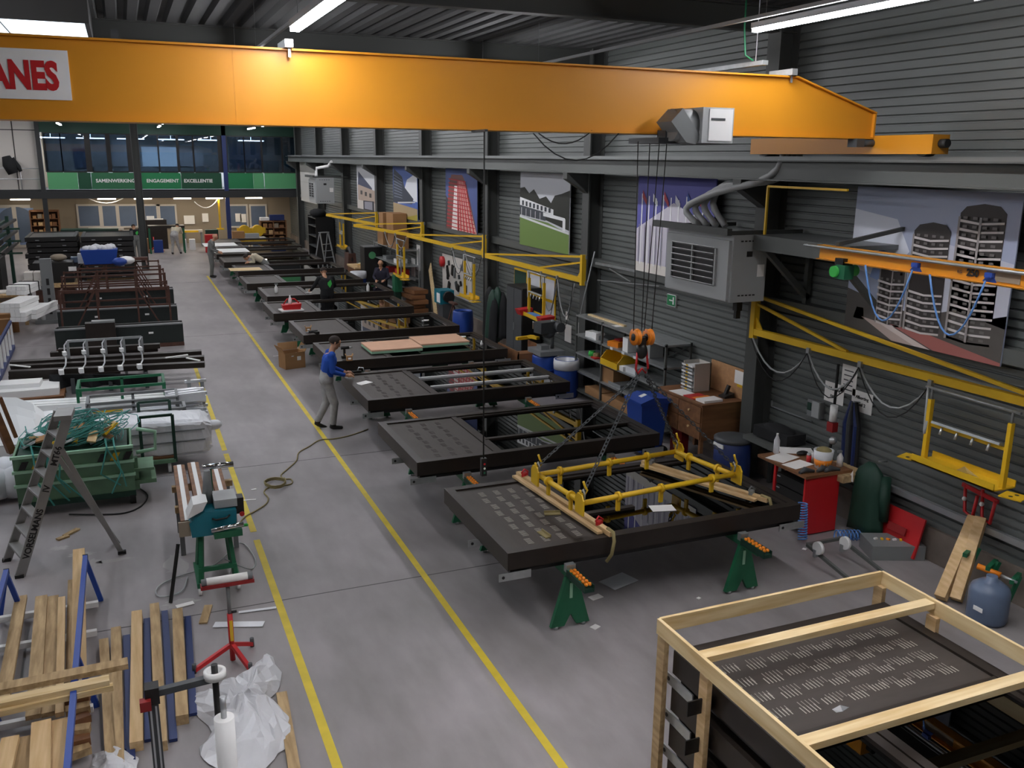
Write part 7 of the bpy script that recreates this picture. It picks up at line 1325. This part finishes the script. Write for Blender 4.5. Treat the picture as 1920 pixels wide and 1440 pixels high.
def person(label, loc, rz, J, mats_, vox=.011, hair='short', s=1.0, logo=None):
    """J: joints in local coordinates (x right, y forward, z up)"""
    t = thing('person', label, 'person', loc, rz); mb = MB(); seg = []   # seg: (a, b, material index)
    D = dict(pelvis=(0, 0, .97), waist=(0, 0, 1.12), chest=(0, .0, 1.32), neck=(0, .0, 1.5), head=(0, .03, 1.65), face=(0, 1, -.15), shL=(-.19, 0, 1.43), shR=(.19, 0, 1.43), elL=(-.24, -.03, 1.15), elR=(.24, -.03, 1.15), wrL=(-.22, .12, .92), wrR=(.22, .12, .92), hdL=(0, .4, -1), hdR=(0, .4, -1), hipL=(-.095, 0, .93), hipR=(.095, 0, .93), knL=(-.1, .02, .5), knR=(.1, .02, .5), anL=(-.1, -.02, .09), anR=(.1, -.02, .09))
    D.update(J); q = {k: Vector(v) for k, v in D.items()}
    def cap(a, b, ra, rb, m, n=14): capsule(mb, a, b, ra, rb, n); seg.append((Vector(a), Vector(b), m))
    up = (q['chest']-q['pelvis']).normalized(); rt = (q['shR']-q['shL']).normalized(); fw = up.cross(rt).normalized()
    # torso as ovals made of side-by-side capsules
    for o, r in ((.085, .115), (0, .128), (-.085, .115)):
        cap(q['pelvis']+rt*o, q['waist']+rt*o*.9, r+.012, r-.004, 2)
        cap(q['waist']+rt*o*.9, q['chest']+rt*o*1.35, r, r+.012, 1)
    for o in (-.1, .1): cap(q['chest']+rt*o, q['neck']+rt*o*.9-up*.06, .105, .07, 1)
    cap(q['neck']-up*.005, q['head']-(q['head']-q['neck'])*.25, .058, .052, 0)
    f = q['face'].normalized(); hu = (q['head']-q['neck']).normalized(); hu = (hu*.6+V(0, 0, 1)*.4); hu = (hu-f*hu.dot(f)).normalized(); hr = f.cross(hu)
    hc = q['head']
    for a, b, r in ((hc+hu*.035-f*.012, hc+hu*.03+f*.02, .083), (hc-hu*.045+f*.03, hc+f*.035, .062), (hc-hu*.075+f*.052, hc-hu*.07+f*.05, .04), (hc-f*.03+hu*.02, hc+hu*.04, .08)): cap(a, b, r, r, 0)
    cap(hc-hu*.005+f*.092, hc-hu*.03+f*.11, .011, .016, 0, 8)             # nose
    cap(hc+hu*.025+f*.085-hr*.03, hc+hu*.025+f*.085+hr*.03, .012, .012, 0, 8)   # brow
    cap(hc-hu*.062+f*.088-hr*.015, hc-hu*.062+f*.088+hr*.015, .009, .009, 0, 8)  # lips
    for sg in (-1, 1): cap(hc+hr*sg*.082-hu*.02-f*.005, hc+hr*sg*.085+hu*.018-f*.012, .016, .018, 0, 8)  # ears
    for L in 'LR':
        cap(q['sh'+L], q['el'+L], .068, .05, 1); cap(q['el'+L], q['wr'+L]-(q['wr'+L]-q['el'+L])*.12, .049, .038, 1)
        cap(q['wr'+L]-(q['wr'+L]-q['el'+L])*.12, q['wr'+L], .03, .028, 0)
        d = q['hd'+L].normalized(); k0 = len(mb.v); limb_fingers(mb, q['wr'+L], d, (V(1, 0, 0) if L == 'L' else V(-1, 0, 0)) + V(0, 0, .4)); seg.append((q['wr'+L], q['wr'+L]+d*.2, 0))
        cap(q['hip'+L], q['kn'+L], .108, .078, 2); cap(q['kn'+L], q['an'+L]+V(0, 0, .03), .076, .062, 2)
        a = q['an'+L]; fwd = V(0, 1, 0) if 'toe'+L not in q else (q['toe'+L]-a).normalized()
        cap(a+V(0, 0, .0), a+V(0, 0, -.035)-fwd*.03, .045, .042, 3, 10); cap(a+V(0, 0, -.045), a+fwd*.15+V(0, 0, -.055), .042, .034, 3, 10)
    mb.xf(Matrix.Scale(s, 4)); seg = [(a*s, b*s, m) for a, b, m in seg]
    me = mb.mesh('body_src'); o = bpy.data.objects.new('body', me); C.objects.link(o)
    r = o.modifiers.new('r', 'REMESH'); r.mode = 'VOXEL'; r.voxel_size = vox; r.use_smooth_shade = True
    sm = o.modifiers.new('s', 'SMOOTH'); sm.factor = .5; sm.iterations = 2
    bpy.context.view_layer.update(); me2 = bpy.data.meshes.new_from_object(o.evaluated_get(bpy.context.evaluated_depsgraph_get())); me2.name = 'body'
    o.modifiers.clear(); o.data = me2; bpy.data.meshes.remove(me)
    for m in mats_: me2.materials.append(M[m])
    import numpy as np
    n = len(me2.polygons); co = np.empty(n*3); me2.polygons.foreach_get('center', co); co = co.reshape(n, 3); best = np.full(n, 1e9); idx = np.zeros(n, dtype=np.int32)
    for a, b, m in seg:
        a_ = np.array(a); ab = np.array(b)-a_; l2 = max(ab@ab, 1e-9); u = np.clip((co-a_)@ab/l2, 0, 1); d = np.linalg.norm(co-(a_+u[:, None]*ab), axis=1); w = d < best; best[w] = d[w]; idx[w] = m
    me2.polygons.foreach_set('material_index', idx); me2.polygons.foreach_set('use_smooth', np.ones(n, dtype=bool)); me2.update()
    o.parent = t; o.matrix_basis = Matrix()
    if hair:
        hb = MB(); cap_c = hc+hu*.03-f*.016; R3 = Matrix((hr, f, hu)).transposed(); N = 16; vs = []; fs = []
        for i in range(7):
            b = i/6*2.1
            for k in range(N):
                a = 2*PI*k/N; fr = math.sin(a); bb = b*(1.0 if fr < .2 else 1.0-.5*(fr-.2)/.8); rr = .104*(1+.05*noise.noise(V(k*.7, i, 3)))
                vs.append((cap_c+R3 @ V(.92*rr*math.sin(bb)*math.cos(a), rr*1.06*math.sin(bb)*math.sin(a), rr*math.cos(bb)*.98))*s)
        for i in range(6):
            for k in range(N): fs.append((i*N+k, (i+1)*N+k, (i+1)*N+(k+1) % N, i*N+(k+1) % N))
        obj('hair', MB().add(vs, fs, 0, True), hair if hair in M else 'hair_dk', t, world=False)
    for sg in (-1, 1): obj('eye', MB().ball((hc+hu*.006+f*.088+hr*sg*.032)*s, .011*s, 8), 'black', t, world=False)
    if logo:
        c = (q['chest']*.7+q['waist']*.3)-fw*.158; u = up
        obj('back_logo', MB().add([(c+rt*.0+u*.02)*s, (c+rt*.1+u*.1)*s, (c+rt*.12+u*-.02)*s, (c+rt*.05+u*-.13)*s, (c-rt*.01+u*-.04)*s], [(0, 1, 2, 3, 4)]), 'logo_green', t, world=False)
    return t
# worker in blue: walking towards the panel, hands on its edge (faces +X)
person('man in blue sweater and grey jeans working at a panel edge', (3.3, 16.85, 0), -PI/2-.1, dict(pelvis=(0, -.02, .95), waist=(0, .0, 1.11), chest=(0, .05, 1.31), neck=(0, .1, 1.48), head=(0, .16, 1.63), face=(0, 1, -.45), shL=(-.18, .06, 1.42), shR=(.18, .06, 1.42), elL=(-.22, .1, 1.13), elR=(.22, .08, 1.13), wrL=(-.12, .35, 1.03), wrR=(.12, .33, 1.03), hdL=(.1, 1, -.1), hdR=(-.1, 1, -.1),
   hipL=(-.09, -.02, .92), hipR=(.09, -.02, .92), knL=(-.1, -.02, .5), knR=(.1, .1, .5), anL=(-.1, -.2, .11), anR=(.1, .06, .09), toeL=(-.1, 0, .02), toeR=(.1, .3, .08)), ['skin', 'cloth_blue', 'denim_grey', 'black'], .0085, 'hair_dk', 1.03)
person('man in grey work clothes standing and looking down at panels', (3.25, 41.0, 0), -PI/2-.2, dict(chest=(0, .05, 1.32), neck=(0, .12, 1.48), head=(0, .2, 1.61), face=(0, 1, -.9), elL=(-.24, .06, 1.15), elR=(.24, .06, 1.15), wrL=(-.15, .32, 1.02), wrR=(.15, .32, 1.02), hdL=(.1, 1, -.3), hdR=(-.1, 1, -.3)), ['skin', 'cloth_grey', 'cloth_grey', 'black'], .013, 'skin', 1.06)
bp = G(478, 497, .98)
person('man in cream sweater bent low over a dark panel', (bp.x+.35, 37.42, 0), PI/2-.15, dict(pelvis=(0, -.2, .9), waist=(0, -.05, 1.05), chest=(0, .2, 1.2), neck=(0, .4, 1.22), head=(0, .55, 1.18), face=(0, .6, -.8), shL=(-.19, .3, 1.25), shR=(.19, .3, 1.25), elL=(-.27, .25, 1.02), elR=(.27, .25, 1.02), wrL=(-.15, .45, .99), wrR=(.15, .45, .99), hdL=(0, 1, -.1), hdR=(0, 1, -.1), hipL=(-.1, -.2, .88), hipR=(.1, -.2, .88), knL=(-.1, -.15, .48), knR=(.1, -.15, .48), anL=(-.1, -.2, .09), anR=(.1, -.2, .09)), ['skin', 'cloth_cream', 'cloth_grey', 'black'], .013, 'hair_dk', 1.0)
bp = G(618, 560, .95)
person('man in black sweater with green back emblem leaning over a panel', (bp.x, 27.45, 0), .12, dict(pelvis=(0, 0, .97), chest=(0, .1, 1.32), neck=(0, .18, 1.48), head=(0, .26, 1.6), face=(0, 1, -.8), shL=(-.2, .1, 1.43), shR=(.2, .1, 1.43), elL=(-.34, .15, 1.2), elR=(.3, .18, 1.18), wrL=(-.36, .42, 1.05), wrR=(.22, .45, 1.05), hdL=(0, 1, -.1), hdR=(0, 1, -.1)), ['skin', 'cloth_black', 'cloth_black', 'black'], .012, 'hair_dk', 1.06, logo=True)
bp = G(705, 495, 1.72)
person('bald man in navy sweater with hands over a panel', (7.96, 30.4, 0), PI-.55, dict(chest=(0, .03, 1.32), neck=(0, .08, 1.5), head=(0, .12, 1.65), face=(-.1, 1, -.35), elL=(-.28, .1, 1.15), elR=(.27, .08, 1.16), wrL=(-.2, .38, 1.08), wrR=(.1, .33, 1.05), hdL=(.2, 1, -.1), hdR=(-.2, 1, 0)), ['skin', 'cloth_navy', 'cloth_black', 'black'], .012, None, .96)
g_ = G(328, 472)
person('man in pale sweater and grey trousers leaning on the far workbench', (g_.x, 51.55, 0), -.35, dict(pelvis=(0, -.12, .94), waist=(0, 0, 1.08), chest=(0, .2, 1.22), neck=(0, .38, 1.3), head=(0, .48, 1.36), face=(0, .7, -.7), shL=(-.19, .3, 1.28), shR=(.19, .3, 1.28), elL=(-.25, .4, 1.04), elR=(.25, .4, 1.04), wrL=(-.1, .58, 1.0), wrR=(.1, .58, 1.0), hdL=(0, 1, 0), hdR=(0, 1, 0), hipL=(-.1, -.12, .91), hipR=(.1, -.12, .91), knL=(-.1, -.1, .48), knR=(.12, -.02, .5), anL=(-.12, -.2, .09), anR=(.2, .1, .09)), ['skin', 'cloth_cream', 'denim_grey', 'black'], .015, 'hair_dk', 1.05)
g_ = FY(253, 430, 49.6)
person('man in black sweater with green emblem at the far workbench', (g_.x, 49.8, 0), .2, dict(chest=(0, .08, 1.3), neck=(0, .2, 1.44), head=(0, .3, 1.54), face=(0, .8, -.8), elL=(-.28, .08, 1.14), elR=(.28, .08, 1.14), wrL=(-.18, .38, 1.05), wrR=(.18, .38, 1.05), hdL=(0, 1, 0), hdR=(0, 1, 0)), ['skin', 'cloth_black', 'cloth_grey', 'black'], .015, 'hair_dk', 1.02, logo=True)
